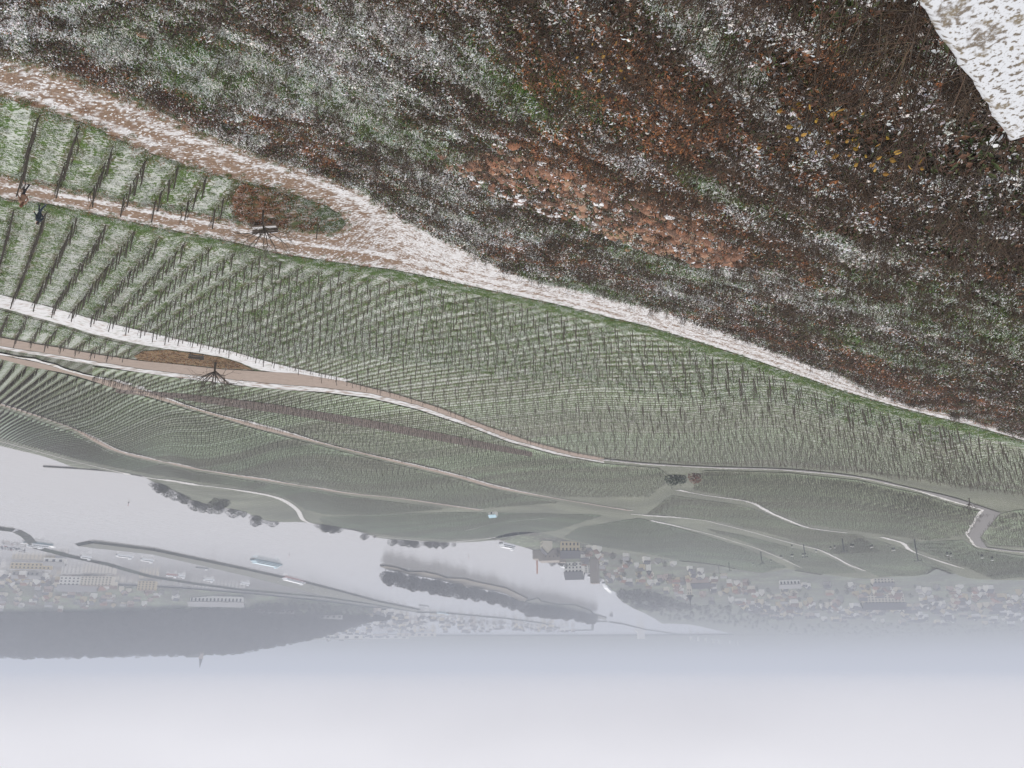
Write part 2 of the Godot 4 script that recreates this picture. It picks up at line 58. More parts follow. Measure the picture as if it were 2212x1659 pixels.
const TRACK_FAR_EDGE := [40.1,-46.1,39.5,-46.3,39,-46.7,38.5,-47.1,37.9,-47.5,37.5,-48,36.7,-48.2,36,-48.4,35.2,-48.5,34.4,-48.6,33.7,-48.9,33.1,-49.3,32.3,-49.6,31.6,-49.9,31,-50.3,30.3,-50.7,29.6,-51.2,29,-51.7,28.4,-52.2,27.8,-52.9,27.1,-53.4,26.5,-54.1,25.8,-54.6,25.1,-55.1,24.3,-55.5,23.5,-55.9,22.7,-56.3,21.9,-56.9,21.1,-57.6,20.2,-58.4,19.4,-58.8,18.5,-59.4,17.7,-60,16.9,-60.9,16.1,-61.9,15.3,-63.1,14.5,-64.2,13.6,-65.3,12.6,-66.1,11.6,-66.6,10.5,-67,9.4,-66.9,8.2,-66.8,7,-66.4,5.8,-66,4.7,-66,3.7,-66.2,2.8,-66.5,1.8,-67.1,0.8,-67.8,-0.2,-68.4,-1.3,-69.2,-2.3,-69.8,-3.4,-70.5,-4.5,-71.1,-5.6,-71.7,-6.7,-72.4,-7.8,-72.9,-8.9,-73.4,-10.1,-74,-11.2,-74.4,-12.4,-74.7,-13.5,-75,-14.6,-74.9,-15.7,-75.2,-16.8,-75.4,-17.9,-75.5,-19,-75.7,-20.2,-76,-21.4,-76.5,-22.6,-77,-24,-77.8,-25.2,-78.4,-26.7,-79.6,-28.2,-80.7,-29.8,-81.9,-31.3,-82.9,-32.8,-83.9,-34.3,-84.7,-35.5,-84.9,-36.6,-84.7,-37.5,-84.2,-38.2,-83.4,-39,-82.7,-39.7,-81.9,-40.4,-81.2,-41.1,-80.5,-42,-80.2,-43,-80.1,-43.8,-79.8,-44.9,-79.8,-46.1,-80.2,-47.7,-81.1,-49.7,-82.8,-52.2,-85.1,-54.8,-87.5,-57.4,-89.8,-59.8,-91.6,-61.9,-93,-64,-94.2,-66.1,-95.5,-67.7,-95.9,-69.1,-95.9,-70.2,-95.6,-71.4,-95.5,-73.1,-96.1]
const NOSE := [13.5,-53.8,13.6,-51.9,14,-51.2,14.3,-50.5,14.6,-49.8,15,-49.3,15.4,-48.8,15.7,-48.3,16.1,-47.7,16.4,-47.1,16.7,-46.6,17.2,-46.3,17.6,-46.1,18.1,-45.9,18.5,-45.6,18.9,-45.4,19.6,-46.5,20.3,-47.6,20.6,-48.6,20.8,-49.6,21,-50.7,21.2,-51.9,20.7,-52.1,20.2,-52.3,19.7,-52.5,19.2,-52.8,18.6,-53,18.1,-53.3,17.6,-53.5,17.1,-53.8,16.6,-54.1,16,-54.3,15.4,-54.5,14.7,-54.6,14.1,-54.9]
const VINEYARD_UPPER := [36.9,-41.8,36.5,-42,36.2,-42.1,35.8,-42.3,35.5,-42.5,35.2,-42.7,35,-43,34.7,-43.3,34.5,-43.6,34.2,-43.9,33.8,-44.1,33.5,-44.3,33.1,-44.4,32.7,-44.6,32.3,-44.7,31.9,-44.8,31.5,-45,31.1,-45.1,30.8,-45.3,30.4,-45.4,30,-45.5,29.7,-45.7,29.3,-45.9,29,-46.1,28.6,-46.3,28.3,-46.6,27.9,-46.8,27.6,-47.1,27.2,-47.4,26.9,-47.7,26.6,-48.1,26.2,-48.4,25.9,-48.8,25.5,-49,25.1,-49.3,24.7,-49.6,24.3,-49.8,23.9,-50.1,23.5,-50.3,23.1,-50.6,22.7,-50.9,22.3,-51.2,21.9,-51.5,21.5,-51.8,21,-52.1,20.6,-52.3,20.1,-52.5,19.6,-52.6,19.1,-52.8,18.6,-53,18.1,-53.3,21.6,-51.6,21.2,-49.7,20.8,-47.9,20,-46.3,19.3,-44.7,20.5,-43.6,20.9,-43.1,21.3,-42.5,21.7,-41.9,22.1,-41.3,22.4,-40.7,22.7,-40,23,-39.4,23.2,-38.6,23.3,-37.9,23.5,-37.1,23.6,-36.4,23.7,-35.7,24.1,-35.2,24.4,-34.7,24.8,-34.2,25.2,-33.9,25.6,-33.6,26,-33.1,26.3,-32.7,26.5,-32.2,26.8,-31.8,27.2,-31.5,27.6,-31.3,28,-31,28.3,-30.7]
const SNOW_PATH := [59.9,-72.3,58.4,-72.1,56.9,-71.7,55.7,-71.7,55.1,-72.5,54.9,-74,55.3,-76.3,55.6,-78.6,55.4,-80.3,54.9,-81.7,54.3,-83.1,53.6,-84.2,52.5,-84.9,51.2,-85.2,49.9,-85.5,49.2,-86.8,48.8,-88.9,48.6,-91.3,48.3,-93.9,48.2,-96.9,48.3,-100.5,48,-103.7,47.2,-105.8,46,-107.2,44.7,-108.4,43.2,-109.3,41.9,-111,40.7,-113.2,39.8,-116.5,38.7,-120.4,37.6,-124.6,36.5,-128.5,35.3,-132.4,33.9,-136.2,31.4,-141.2,33.8,-143.7,35.4,-140.6,36.9,-137.5,38.2,-134.2,39.4,-131,42.3,-129.5,44.7,-126.7,45.7,-120.2,47.9,-117.5,49.9,-116.8,51.7,-115.5,53.1,-113.6,53.5,-109.8,53.3,-105,53.7,-101.6,53.8,-98.7,54.2,-96.3,54.9,-94.8,56.3,-94.4,57.7,-94,58.9,-93.2,59.6,-91.9,60,-90,60.4,-88.2,60.4,-86,59.8,-83.1,59.1,-80,58.8,-77.9,59.2,-76.6,60.4,-76.5,62.2,-77.2,64.2,-77.9]
const CONCRETE_ROAD := [81.8,-101,77.9,-98.2,74.7,-96.1,73.2,-96.2,73,-98.2,73.4,-101,73.7,-103.8,73.3,-105.8,73,-108,72.6,-110.2,71.8,-111.9,70.4,-112.8,68.4,-112.5,66.1,-111.9,64.6,-112.5,63.6,-114.2,63.2,-117,63,-120.3,62.7,-123.4,62.7,-127.3,62.3,-130.9,61.2,-132.9,59.4,-133.5,56.6,-133.3,53.7,-132.6,50.6,-130.5,47.7,-128.8,45.3,-128.4,43.2,-128.6,41.2,-129.3,39.2,-130.4,38,-133.5,36.6,-136.6,35.2,-139.6,33.5,-142.4,32.2,-145.6,30.7,-148.3,29,-150.9,27.2,-153,25.4,-154.9,23.3,-157.9,21.1,-161,18.9,-164.2,16.6,-167.8,14.4,-173,12,-179,9.5,-185.7,6.8,-193.5,3.9,-201.3,0.8,-210.1,-2.6,-219.7,-6.3,-230.5,-9.9,-238,-13.7,-246.2,-17.7,-255.6,-22.1,-264.6,-28.1,-272,-34.3,-277.8,-35.8,-290.2,-29.4,-284.4,-23.1,-277.4,-15.3,-260.7,-10.7,-249.7,-6.6,-240.3,-2.8,-231.6,0.8,-223.5,4.1,-212.2,7.1,-202.3,9.9,-193.8,12.5,-186.3,15,-180.8,17.4,-175.7,19.7,-171,21.8,-166.7,24.2,-164.4,26.5,-162.4,28.7,-160,30.8,-157.4,33.2,-156.5,35.4,-155.3,37.5,-153.5,39.4,-151.4,41.5,-149.9,43.4,-148.1,45.2,-146.3,47.1,-145,49,-143.6,51.1,-142.8,53.5,-143,56.4,-144.4,59.3,-145.7,61.9,-146.4,64.5,-146.8,66.9,-146.7,68.5,-145,69.2,-141.5,69.2,-137,69.2,-132.6,69.1,-128.3,69.3,-124.8,70,-122.4,71.4,-121.2,73.5,-121.4,75.7,-121.7,77.2,-120.8,77.7,-118.4,77.7,-115.5,77.9,-112.9,78.3,-110.8,78.6,-108.6,78.7,-106.3,79.1,-104.5,80.7,-104.4,84.3,-106.7,88.7,-110]
const ROAD_VERGE_SNOW := [89.1,-110.5,84.7,-107.2,81.1,-104.8,79.4,-105,79,-106.8,78.9,-108.9,78.7,-111.3,78.2,-113.3,78.1,-116,78,-118.9,77.5,-121.3,76.1,-122.3,73.9,-122.1,71.7,-121.9,70.4,-123,69.7,-125.6,69.6,-129.2,69.7,-133.5,69.6,-137.8,69.6,-142.5,68.9,-145.8,67.2,-147.6,64.8,-147.5,62.2,-147,59.5,-146.4,56.6,-145.1,53.8,-143.8,51.3,-143.4,49.3,-144.3,47.4,-145.8,45.4,-147,43.6,-148.8,41.7,-150.6,39.6,-152.2,37.7,-154.2,35.6,-156,33.3,-157.2,30.9,-157.9,28.8,-160.7,26.6,-162.9,24.3,-165.2,21.9,-167.4,19.7,-171.7,17.4,-176.5,15,-181.6,12.5,-187.4,9.9,-194.9,7.2,-203.5,4.1,-213.4,0.8,-225,-2.8,-233.2,-6.6,-241.9,-10.8,-251.4,-15.4,-262.5,-23.2,-279.3,-29.6,-286.4,-36,-292.2,-36.7,-297.8,-31.3,-292.7,-26.1,-286.7,-20.9,-279.8,-15.9,-271.4,-11.2,-260,-6.9,-249.9,-2.9,-240.6,0.9,-231.9,4.3,-219.9,7.4,-209.7,10.2,-200.6,12.9,-192.9,15.5,-187.2,18,-182.1,20.4,-177.4,22.6,-173.1,25.1,-171,27.5,-168.9,29.8,-166.6,32,-164,34.5,-163.3,36.9,-162.2,39.2,-160.8,41.2,-158.7,43.5,-157.7,45.7,-156.4,47.7,-154.8,49.9,-153.9,51.8,-152.1,53.8,-150.9,56.3,-150.9,59.2,-152.1,62.2,-153.3,64.9,-153.8,67.7,-154.5,70.4,-154.7,72.2,-153.2,73.2,-150.1,73.3,-145.4,73.3,-140.8,73,-135.8,72.8,-131.4,73.2,-128.2,74.4,-126.5,76.3,-126.3,78.4,-126.2,79.8,-125,80.1,-122.4,80,-119.1,80.1,-116.2,80.5,-114,80.8,-111.8,81,-109.6,81.6,-108,83.2,-107.7,86.7,-109.9,91.2,-113.3]
const LEAF_PATCH := [56.4,-108.6,55.5,-109.1,54.8,-109.9,54,-110.9,53.9,-113,53.7,-114.8,53,-115.9,52.2,-116.6,51.3,-117.3,50.4,-117.8,49.4,-118.3,48.3,-118.5,47.3,-120,46.1,-121.3,46,-124,45.9,-127.2,47.5,-127.6,49.3,-128.7,51.3,-130.1,53.2,-131.4,54.7,-131.8,56.1,-131.9,57.5,-132.2,58.8,-132.2,59.9,-132,60.9,-131.5,61.6,-130.5,62.1,-129,62.3,-127,62.2,-124,62.2,-121.3,62.4,-119.1,60.5,-113.8]
const VINES_BETWEEN := [65.7,-79.9,63.5,-78.9,61.5,-78,60.2,-78.1,59.8,-79.3,60.1,-81.6,61,-84.8,61.6,-87.8,61.5,-89.9,61.2,-91.9,60.8,-93.8,60.1,-95.3,58.8,-95.9,57.4,-96.3,56.2,-96.9,55.6,-98.5,55.4,-100.9,55.4,-103.8,61.6,-114.6,62.1,-111.8,63,-109.9,64.7,-109.4,67,-110.1,69.2,-110.6,70.6,-109.9,71.5,-108.4,71.9,-106.4,72.4,-104.4,72.7,-102.3,72.3,-99.4,71.9,-96.7,72.1,-94.8,73.7,-94.8,77,-96.9,80.9,-99.8,72.7,-89]
const VINEYARD_MAIN := [41,-47.2,40.4,-47.5,39.8,-47.9,39.3,-48.3,38.8,-48.8,38.3,-49.2,37.6,-49.5,36.9,-49.7,36.1,-49.9,35.3,-50,34.6,-50.3,33.9,-50.7,33.1,-51,32.4,-51.3,31.7,-51.7,31.1,-52.2,30.4,-52.6,29.7,-53.1,29.1,-53.7,28.5,-54.4,27.8,-54.9,27.1,-55.6,26.4,-56.1,25.7,-56.6,24.9,-57.1,24.1,-57.5,23.3,-57.9,22.4,-58.5,21.6,-59.2,20.7,-60,19.9,-60.5,19,-61.1,18.2,-61.8,17.4,-62.8,16.5,-63.8,15.7,-65,14.9,-66.2,14,-67.2,13,-68.1,11.9,-68.6,10.8,-69,9.6,-69,8.4,-69,7.2,-68.6,6,-68.4,4.9,-68.5,3.9,-68.8,2.9,-69.2,1.8,-69.8,0.8,-70.5,-0.2,-71.2,-1.3,-72,-2.4,-72.7,-3.5,-73.4,-4.6,-74,-5.8,-74.8,-6.9,-75.4,-8.1,-76.1,-9.3,-76.6,-10.5,-77.2,-11.7,-77.6,-12.9,-78,-14,-78.1,-15.1,-78.1,-16.3,-78.3,-17.5,-78.6,-18.6,-78.8,-19.8,-79,-21,-79.5,-22.3,-80,-23.7,-80.8,-25.1,-81.6,-26.5,-82.6,-28.1,-83.9,-29.7,-85.3,-31.4,-86.6,-33,-87.8,-34.6,-88.8,-36.1,-89.5,-37.4,-89.8,-38.5,-89.4,-39.5,-88.9,-40.2,-88,-41,-87.3,-41.9,-86.7,-42.8,-86.3,-43.7,-85.8,-44.7,-85.7,-45.7,-85.6,-46.7,-85.2,-47.6,-85,-48.9,-85.3,-50.6,-86.4,-52.9,-88.4,-55.7,-91.1,-58.7,-94.1,-61.9,-97.1,-64.8,-99.5,-67.4,-101.5,-69.8,-103.2,-72.2,-104.7,-74.2,-105.5,-75.9,-105.8,-77.2,-105.5,-78.7,-105.6,-80.6,-106.2,-112.7,-150,-117.5,-159.6,-122.4,-169.9,-127.4,-180.5,-133.3,-192.9,-141.5,-209.5,-143.7,-217,-145.4,-224,-144.4,-227.2,-139.5,-224.2,-131.6,-216.2,-118.6,-199.6,-108.9,-188,-104.7,-185.4,-103.5,-188.3,-105.6,-197.5,-107.2,-206.2,-108.7,-215.6,-111,-226.8,-112.6,-237.5,-111.9,-243.8,-109.3,-246.3,-105.9,-247.1,-103.2,-249.6,-101.6,-255.2,-100.1,-261.4,-97.7,-266,-95.3,-269.3,-92.2,-271,-88.5,-271.2,-84.8,-271.4,-80.7,-270,-76.3,-267.7,-72.4,-266.5,-68.9,-267.5,-66,-270.4,-62.4,-272.6,-58.3,-272.5,-53.9,-271.2,-49.6,-269.8,-45.6,-269.9,-41.6,-270.9,-37.7,-272,-33.7,-272.6,-33.5,-270.7,-27.4,-264.7,-21.5,-257.9,-17.3,-248.8,-13.3,-240,-9.6,-231.9,-6.2,-224.9,-2.6,-214.6,0.8,-205.2,3.8,-196.8,6.7,-189.6,9.3,-182.2,11.8,-175.8,14.1,-170.2,16.4,-164.8,18.6,-161.5,20.8,-158.5,23,-155.5,25,-152.5,26.8,-150.6,28.6,-148.4,30.2,-146,31.7,-143.1,33,-140,34.6,-137.1,36,-134.2,37.3,-131.1,38.6,-128,37.2,-130.3,35.8,-132.6,34.3,-134.9,32.7,-137,30.9,-138.8,33.4,-133.9,34.7,-130.1,35.9,-126.3,37,-122.5,38.1,-118.2,39.2,-114.5,40.1,-111.3,41.2,-109.1,42.6,-107.5,44,-106.6,45.3,-105.4,46.5,-104,47.3,-102,47.6,-98.9,47.5,-95.4,47.7,-92.6,47.9,-90.1,48.2,-87.8,48.6,-85.8,49.4,-84.5,50.6,-84.2,51.9,-83.8,52.9,-83.2,53.7,-82.1,54.3,-80.8,54.8,-79.4,55,-77.7,54.7,-75.4,54.4,-73.2,54.5,-71.7,55.2,-71,56.4,-71,57.9,-71.3,59.3,-71.5]
const VERGE := [40.2,-46.2,39.6,-46.5,39.1,-46.8,38.6,-47.3,38.1,-47.7,37.6,-48.2,36.9,-48.4,36.1,-48.6,35.4,-48.7,34.6,-48.9,33.9,-49.2,33.2,-49.4,32.4,-49.7,31.8,-50.1,31.1,-50.5,30.4,-50.9,29.7,-51.3,29.1,-51.9,28.5,-52.5,27.9,-53.1,27.2,-53.6,26.5,-54.3,25.9,-54.8,25.1,-55.3,24.4,-55.8,23.6,-56.1,22.8,-56.5,22,-57.1,21.1,-57.8,20.3,-58.6,19.5,-59.1,18.6,-59.6,17.8,-60.3,17,-61.1,16.1,-62.1,15.4,-63.3,14.6,-64.5,13.6,-65.5,12.7,-66.4,11.6,-66.9,10.5,-67.2,9.4,-67.2,8.2,-67.1,7,-66.7,5.9,-66.3,4.7,-66.3,3.8,-66.6,2.8,-66.9,1.8,-67.5,0.8,-68.2,-0.2,-68.9,-1.3,-69.5,-2.3,-70.2,-3.4,-70.9,-4.5,-71.5,-5.6,-72.1,-6.7,-72.8,-7.8,-73.4,-9,-73.9,-10.1,-74.4,-11.3,-74.9,-12.4,-75.2,-13.6,-75.4,-14.6,-75.4,-15.8,-75.6,-16.9,-75.9,-18,-76,-19.2,-76.2,-20.3,-76.5,-21.5,-76.9,-22.8,-77.6,-24.1,-78.3,-25.4,-79,-26.9,-80.1,-28.4,-81.3,-30,-82.5,-31.5,-83.7,-33.1,-84.6,-34.5,-85.3,-35.8,-85.6,-36.8,-85.4,-37.8,-84.9,-38.5,-84.1,-39.3,-83.4,-40,-82.6,-40.7,-81.9,-41.5,-81.3,-42.3,-80.9,-43.3,-80.9,-44.2,-80.5,-45.2,-80.5,-46.5,-80.9,-48.1,-81.8,-50.2,-83.6,-52.7,-85.9,-55.3,-88.4,-58.1,-90.9,-60.5,-92.7,-62.7,-94.2,-64.8,-95.5,-66.9,-96.7,-68.6,-97.2,-70,-97.3,-71.1,-96.9,-72.4,-96.8,-74.2,-97.5,-81.6,-107.6,-79.7,-107,-78.2,-107,-76.9,-107.2,-75.2,-106.9,-73.2,-106.1,-70.7,-104.5,-68.2,-102.8,-65.5,-100.8,-62.6,-98.2,-59.3,-95,-56.2,-92,-53.4,-89.3,-51.1,-87.2,-49.4,-86.2,-48.1,-85.9,-47.1,-86,-46.2,-86.5,-45.1,-86.5,-44,-86.6,-43.1,-86.9,-42.2,-87.5,-41.4,-88,-40.5,-88.7,-39.8,-89.6,-38.8,-90.1,-37.7,-90.4,-36.4,-90.2,-34.9,-89.5,-33.3,-88.5,-31.6,-87.3,-30,-86,-28.3,-84.6,-26.7,-83.3,-25.2,-82.3,-23.8,-81.3,-22.5,-80.5,-21.2,-79.9,-19.9,-79.6,-18.7,-79.3,-17.6,-79,-16.4,-78.8,-15.2,-78.6,-14.1,-78.6,-12.9,-78.4,-11.7,-78.1,-10.5,-77.6,-9.3,-77.1,-8.2,-76.5,-7,-75.8,-5.8,-75.2,-4.7,-74.4,-3.5,-73.8,-2.4,-73.1,-1.3,-72.4,-0.2,-71.6,0.8,-70.9,1.8,-70.2,2.9,-69.6,3.9,-69.1,4.9,-68.9,6.1,-68.8,7.3,-69,8.5,-69.3,9.7,-69.4,10.8,-69.3,12,-68.9,13,-68.4,14,-67.5,15,-66.5,15.8,-65.3,16.6,-64.1,17.4,-63,18.2,-62.1,19.1,-61.3,19.9,-60.7,20.8,-60.2,21.7,-59.4,22.5,-58.7,23.4,-58.1,24.2,-57.7,25,-57.3,25.8,-56.9,26.5,-56.4,27.2,-55.8,27.9,-55.2,28.5,-54.5,29.2,-54,29.8,-53.4,30.5,-52.8,31.2,-52.4,31.9,-51.9,32.5,-51.5,33.2,-51.1,34,-50.9,34.7,-50.6,35.4,-50.2,36.2,-50,37,-49.9,37.7,-49.7,38.4,-49.4,39,-49,39.5,-48.5,40,-48.1,40.5,-47.7,41.1,-47.4]
const EARTH_STRIP := [96,-174.9,95.9,-180.1,94.8,-183.6,92.6,-185.2,89.8,-185.5,86.5,-184.8,82.5,-182.7,79,-180.8,75.7,-179.1,72.7,-178,69.7,-176.9,66.8,-176,64.2,-175.8,62.1,-177,60.3,-179.2,58.5,-181.8,57,-185.4,55.5,-189.1,53.8,-192.8,51.8,-195.7,49.5,-197.7,47,-199.3,44.4,-200.3,41.8,-201.4,39,-201.9,36.4,-203.1,33.8,-204.8,31.2,-206.6,28.5,-208.4,25.8,-210.9,23.1,-213.4,20.4,-216.3,17.7,-219.8,14.8,-223.2,11.6,-228.5,8.2,-234.6,4.7,-241.4,0.9,-249.1,-3,-256.8,-7.2,-264.6,-7.7,-283.6,-3.3,-276.8,1,-270.1,5.1,-263.1,9,-256.6,12.7,-250.8,16.3,-245.8,19.3,-240.9,22.3,-236.9,25.2,-233.1,28,-229.7,30.9,-226.7,33.7,-224.2,36.5,-222,39.3,-220.2,42.2,-218.9,45.2,-218.8,48.3,-218.4,51.2,-217.8,54.1,-217.1,56.9,-215.8,59.2,-213.1,61.2,-209.5,62.9,-205.2,64.5,-201.2,66.1,-197.2,67.7,-193.7,69.7,-191.6,72.2,-190.9,75,-191,78,-191.8,81.2,-192.7,84.8,-194.6,88.6,-196.8,92.9,-199.1,96.2,-199.2,98.9,-198.2,100.8,-195.5,101.5,-191,100.8,-184]
const ROAD_TWO := [92.6,-117.3,90.1,-115.8,88.6,-115.4,87.7,-115.8,87.2,-116.8,86.9,-118.4,86.7,-120.4,86.6,-123,86.9,-126.5,87.9,-131.5,89.1,-137,89.3,-141.3,88.5,-143.8,87.5,-145.9,87,-148.7,87.5,-153.1,89,-159.7,91.4,-168,94,-177.5,95.8,-185.9,97,-193.3,97.5,-199.9,97.5,-205.9,96.3,-210.1,93.6,-211.6,90.2,-212.2,87.3,-214.8,84.7,-218.6,82.8,-224.8,82,-234.9,82.2,-249.1,82.1,-263.1,81.2,-275.5,79.4,-286.3,76.1,-293.4,71.1,-295.4,65.5,-297,59.2,-299.7,52.7,-305.8,46.5,-319,40.3,-335.2,34.4,-353.4,29.1,-371.9,24.9,-388,21.8,-402.9,19.2,-415.4,16.8,-428.3,13.9,-442.6,9.9,-460.9,4.4,-483.2,-2.1,-504.3,-9.5,-523.2,-17.6,-539.1,-26,-550.4,-34.6,-556.7,-43.1,-558.7,-51.6,-557.9,-59.5,-550.2,-67.3,-543.7,-76.2,-546.3,-86.1,-554.9]
const ROAD_THREE := [187.3,-242.3,188.3,-247.1,188.9,-251.5,189.1,-255.3,189.4,-259.6,189.9,-264.6,190.9,-271.1,192.8,-280.3,195.4,-291.7,197.2,-303,196.1,-310.4,192,-312.5,188.5,-314.6,188.3,-321,191.6,-332.8,197,-348,203.1,-364.5,209,-380.8,213.9,-395.7,217.5,-408.3,220,-418.2,222,-426.8,224,-436.2,227.3,-449.5,232,-467.8,237,-489.9,237.5,-505.4,227.8,-501,210.4,-479.1,193.6,-457.1,184.4,-451.4,180,-456.7,177.9,-467.6,176.5,-481.5,176.1,-499.6,177.6,-525.5,178.2,-552.8,175.8,-575.7,171.6,-597.7,163.1,-608.1,147.4,-590.7,130.8,-563.9,118.9,-550.1,110.4,-544.2,103.5,-540.5,97.4,-537.9,91.5,-535.9,85.8,-538,79.5,-544,72.4,-553.7,64.5,-566.8,56.1,-584,47,-604.2,37.3,-627.1,27.4,-655]
const RIVER_ROAD := [410.9,-542.2,410,-548.6,406.9,-551.8,403.4,-554.4,399.6,-557.1,395.7,-560.9,391.3,-565.8,385.9,-571.4,379.8,-578.2,372.6,-584.7,363.3,-588.7,352.4,-589.9,342.4,-591.3,335.1,-596.4,328.8,-602.5,323.5,-610.6,320.5,-623.6,361.4,-726.2,329,-685.2,310.8,-674.2,282.2,-641,250.4,-597.9,234.2,-588.2,226.5,-597.3,222.8,-613.4,221.7,-632.7,221.8,-652.8,221.7,-670.2,221.2,-684.6,221.1,-699.2,221,-714,222.1,-732.3,224.2,-752.5,226.6,-772.3,229.6,-793.3,232.4,-813,235.3,-833.1,238.3,-851.6,241.6,-869.4,244.8,-885.4,248,-901.8,250.7,-917.5,252.2,-931.6,252.5,-942.8,251.6,-951,250.1,-958.2,247.9,-964.5,245.4,-972.1,246.7,-997.6,249.5,-1033.1,247.1,-1050.9,242.9,-1064.4,237,-1073.3,229.4,-1077.5,220.2,-1076.9,209,-1069.1,196.2,-1056.7,183.6,-1046.8,172.3,-1045.1,161.2,-1044.5,150.9,-1047.2,141.5,-1053.3,132.7,-1064.1,124.4,-1081,115.8,-1100.5,105.2,-1106.5,92.9,-1102.7,78.7,-1082.8,63.9,-1056.1,49.7,-1038,36.4,-1039.8,23.6,-1062.5,10.4,-1084.4]
const ASPHALT_ROAD := [-34.4,-281.6,-37.2,-282.6,-40,-283.8,-42.7,-284.7,-45.6,-285.9,-48.8,-287,-52.5,-288.4,-56.8,-290.6,-61.8,-293.7,-66.6,-294.3,-70.6,-291.3,-74.4,-287.6,-78.8,-287.1,-83.7,-288.9,-88.7,-290.6,-93.2,-290.6,-97.4,-289.9,-101.5,-288.9,-105.2,-286.8,-107.8,-282.2,-109.7,-276.1,-111.8,-271,-115.4,-269.8,-120.1,-271.3,-124.6,-272.2,-127.9,-270.4,-129.1,-264.2,-129.9,-257.6,-131.9,-254.1,-135.7,-254.6,-140.1,-257.1,-145,-261.2,-150.7,-267.4,-156.6,-274.4,-162.7,-281.7,-168.6,-289,-174.8,-296.3,-180.9,-303.2,-186.4,-308.8,-191.1,-313.1,-195,-316.5,-198,-318.6,-200.2,-320.2,-201.6,-321.3,-202.3,-321.9,-202.8,-322.6,-202.9,-323,-203,-323.4,-203.3,-323.8]
const SIDE_ROAD := [-201.1,-320.1,-206.6,-330.4,-212,-340.6,-217.4,-350.7,-223.1,-361.5,-228.7,-372.2,-234.2,-382.8,-239.9,-393.7,-245.1,-404,-250.5,-414.5,-255.5,-424.4,-260.2,-434,-264.7,-443.3,-264.7,-443.3,-266.4,-445.6,-268.4,-448.5,-270.4,-451.4,-272.5,-454.3,-274.5,-457.3,-276.9,-460.7,-279.3,-464.2,-282,-468.3,-284.7,-472.5,-287.1,-476.1,-289.7,-479.6,-291.9,-482,-293.6,-483.2,-294.8,-483.2,-296.1,-483.1,-297.1,-482.5,-298.2,-481.8,-299.5,-481.8,-301.1,-482.3,-302.5,-482.9,-304,-483.4,-305.6,-484,-307.3,-484.4,-309.2,-484.7,-311.3,-484.9,-314.1,-485.5,-316.9,-485.9,-320.2,-486.9,-323.8,-488.4,-327.8,-490.5]
const PATH_A := [-100.4,-457.4,-101.8,-459.8,-102.9,-461.7,-104.1,-463.6,-105.4,-465.5,-106.6,-466.9,-108.3,-468.7,-110,-470,-111.9,-471.2,-113.8,-471.9,-115.5,-471.5,-117.3,-471,-119.1,-470.6,-120.8,-469.6,-122.4,-468.1,-124.3,-467.6,-126.3,-467.6,-128.6,-468.1,-131.3,-469.6,-134.1,-470.5,-137,-471.4,-140.1,-472.8,-143.4,-474.7,-146.8,-477.1,-150.6,-481.9,-154.6,-487.8,-158.9,-495.5,-163.6,-504.5,-168.6,-514.2,-173.4,-523,-178.2,-531.2,-183.4,-539.5,-188.6,-547.3,-193.8,-554.5,-199.2,-562.4,-204.2,-569.2,-208.8,-575.5,-212.8,-580.7,-216.6,-585.9,-220.1,-590.6,-223.3,-594.7,-226.3,-598.2,-229.4,-601.6,-232.2,-604.4,-234.7,-606.6,-236.9,-608.1,-239,-608.8,-241.6,-610.2,-244.5,-611.4,-247.9,-612.4,-251.5,-613.4,-255.4,-614.2,-259.1,-614.2,-262.5,-613.6,-266.1,-613.7]
const PATH_B := [-90.2,-582.4,-99.9,-588.2,-112.5,-606,-128,-635.5,-142.2,-657.5,-152.6,-664.5,-160.1,-665.1,-165.2,-663.8,-169.1,-664.4,-172.2,-666,-175.3,-669.2,-178.5,-672.4,-182.8,-676.1,-187.7,-679.6,-193.1,-683.9,-198.7,-688.1,-204.5,-692.3,-210.3,-696.5,-216.4,-701.5,-222.3,-705.7,-228.9,-711.5,-235.3,-716.5,-241.4,-720.7,-247.5,-725,-253.3,-729.4,-258.4,-732.2,-263.6,-735.9,-268.7,-739.7,-273.4,-742.7,-278.2,-746.6,-282.5,-749.8,-286.5,-753.1,-289.9,-755.6,-292.8,-757.4,-295.6,-759.3,-299.2,-762.8,-303.2,-767.2,-308.1,-773.2,-313.8,-781.1,-319.6,-789,-325.8,-797.8,-332.1,-806.8,-337.9,-815,-344.1,-824.3,-349.8,-832.8,-356,-842.4,-361.8,-851.2,-368.1,-860.9,-373.9,-868.8,-380,-876.6,-385.8,-883.5,-391.7,-890.4,-397.3,-896.3,-402.5,-901.2,-407.2,-905.1]
const PATH_C := [-115.7,-641.5,-120.9,-653.3,-126.3,-666.1,-131.8,-678.3,-137.6,-691.5,-143.9,-704.9,-151,-719.3,-159,-733.8,-167.2,-745.9,-175.6,-756.4,-183.7,-765.2,-191.2,-772.5,-198,-779.1,-204,-785.1,-209.6,-791.2,-215.3,-798.3,-220.3,-803.6,-225.6,-809.9,-231,-815.3,-236.4,-820.7,-241.3,-824.3,-246.6,-828.8,-251.9,-833.3,-257.3,-837.8,-263.8,-845.1,-270.9,-853.3,-278.6,-862.5,-286.8,-872.7,-295.1,-883.1,-303.7,-894.6,-311.9,-905.3,-319.5,-915.3,-327.4,-926.4,-334.5,-935.7,-341.2,-943.9,-348.1,-952.3,-354.7,-959.6]
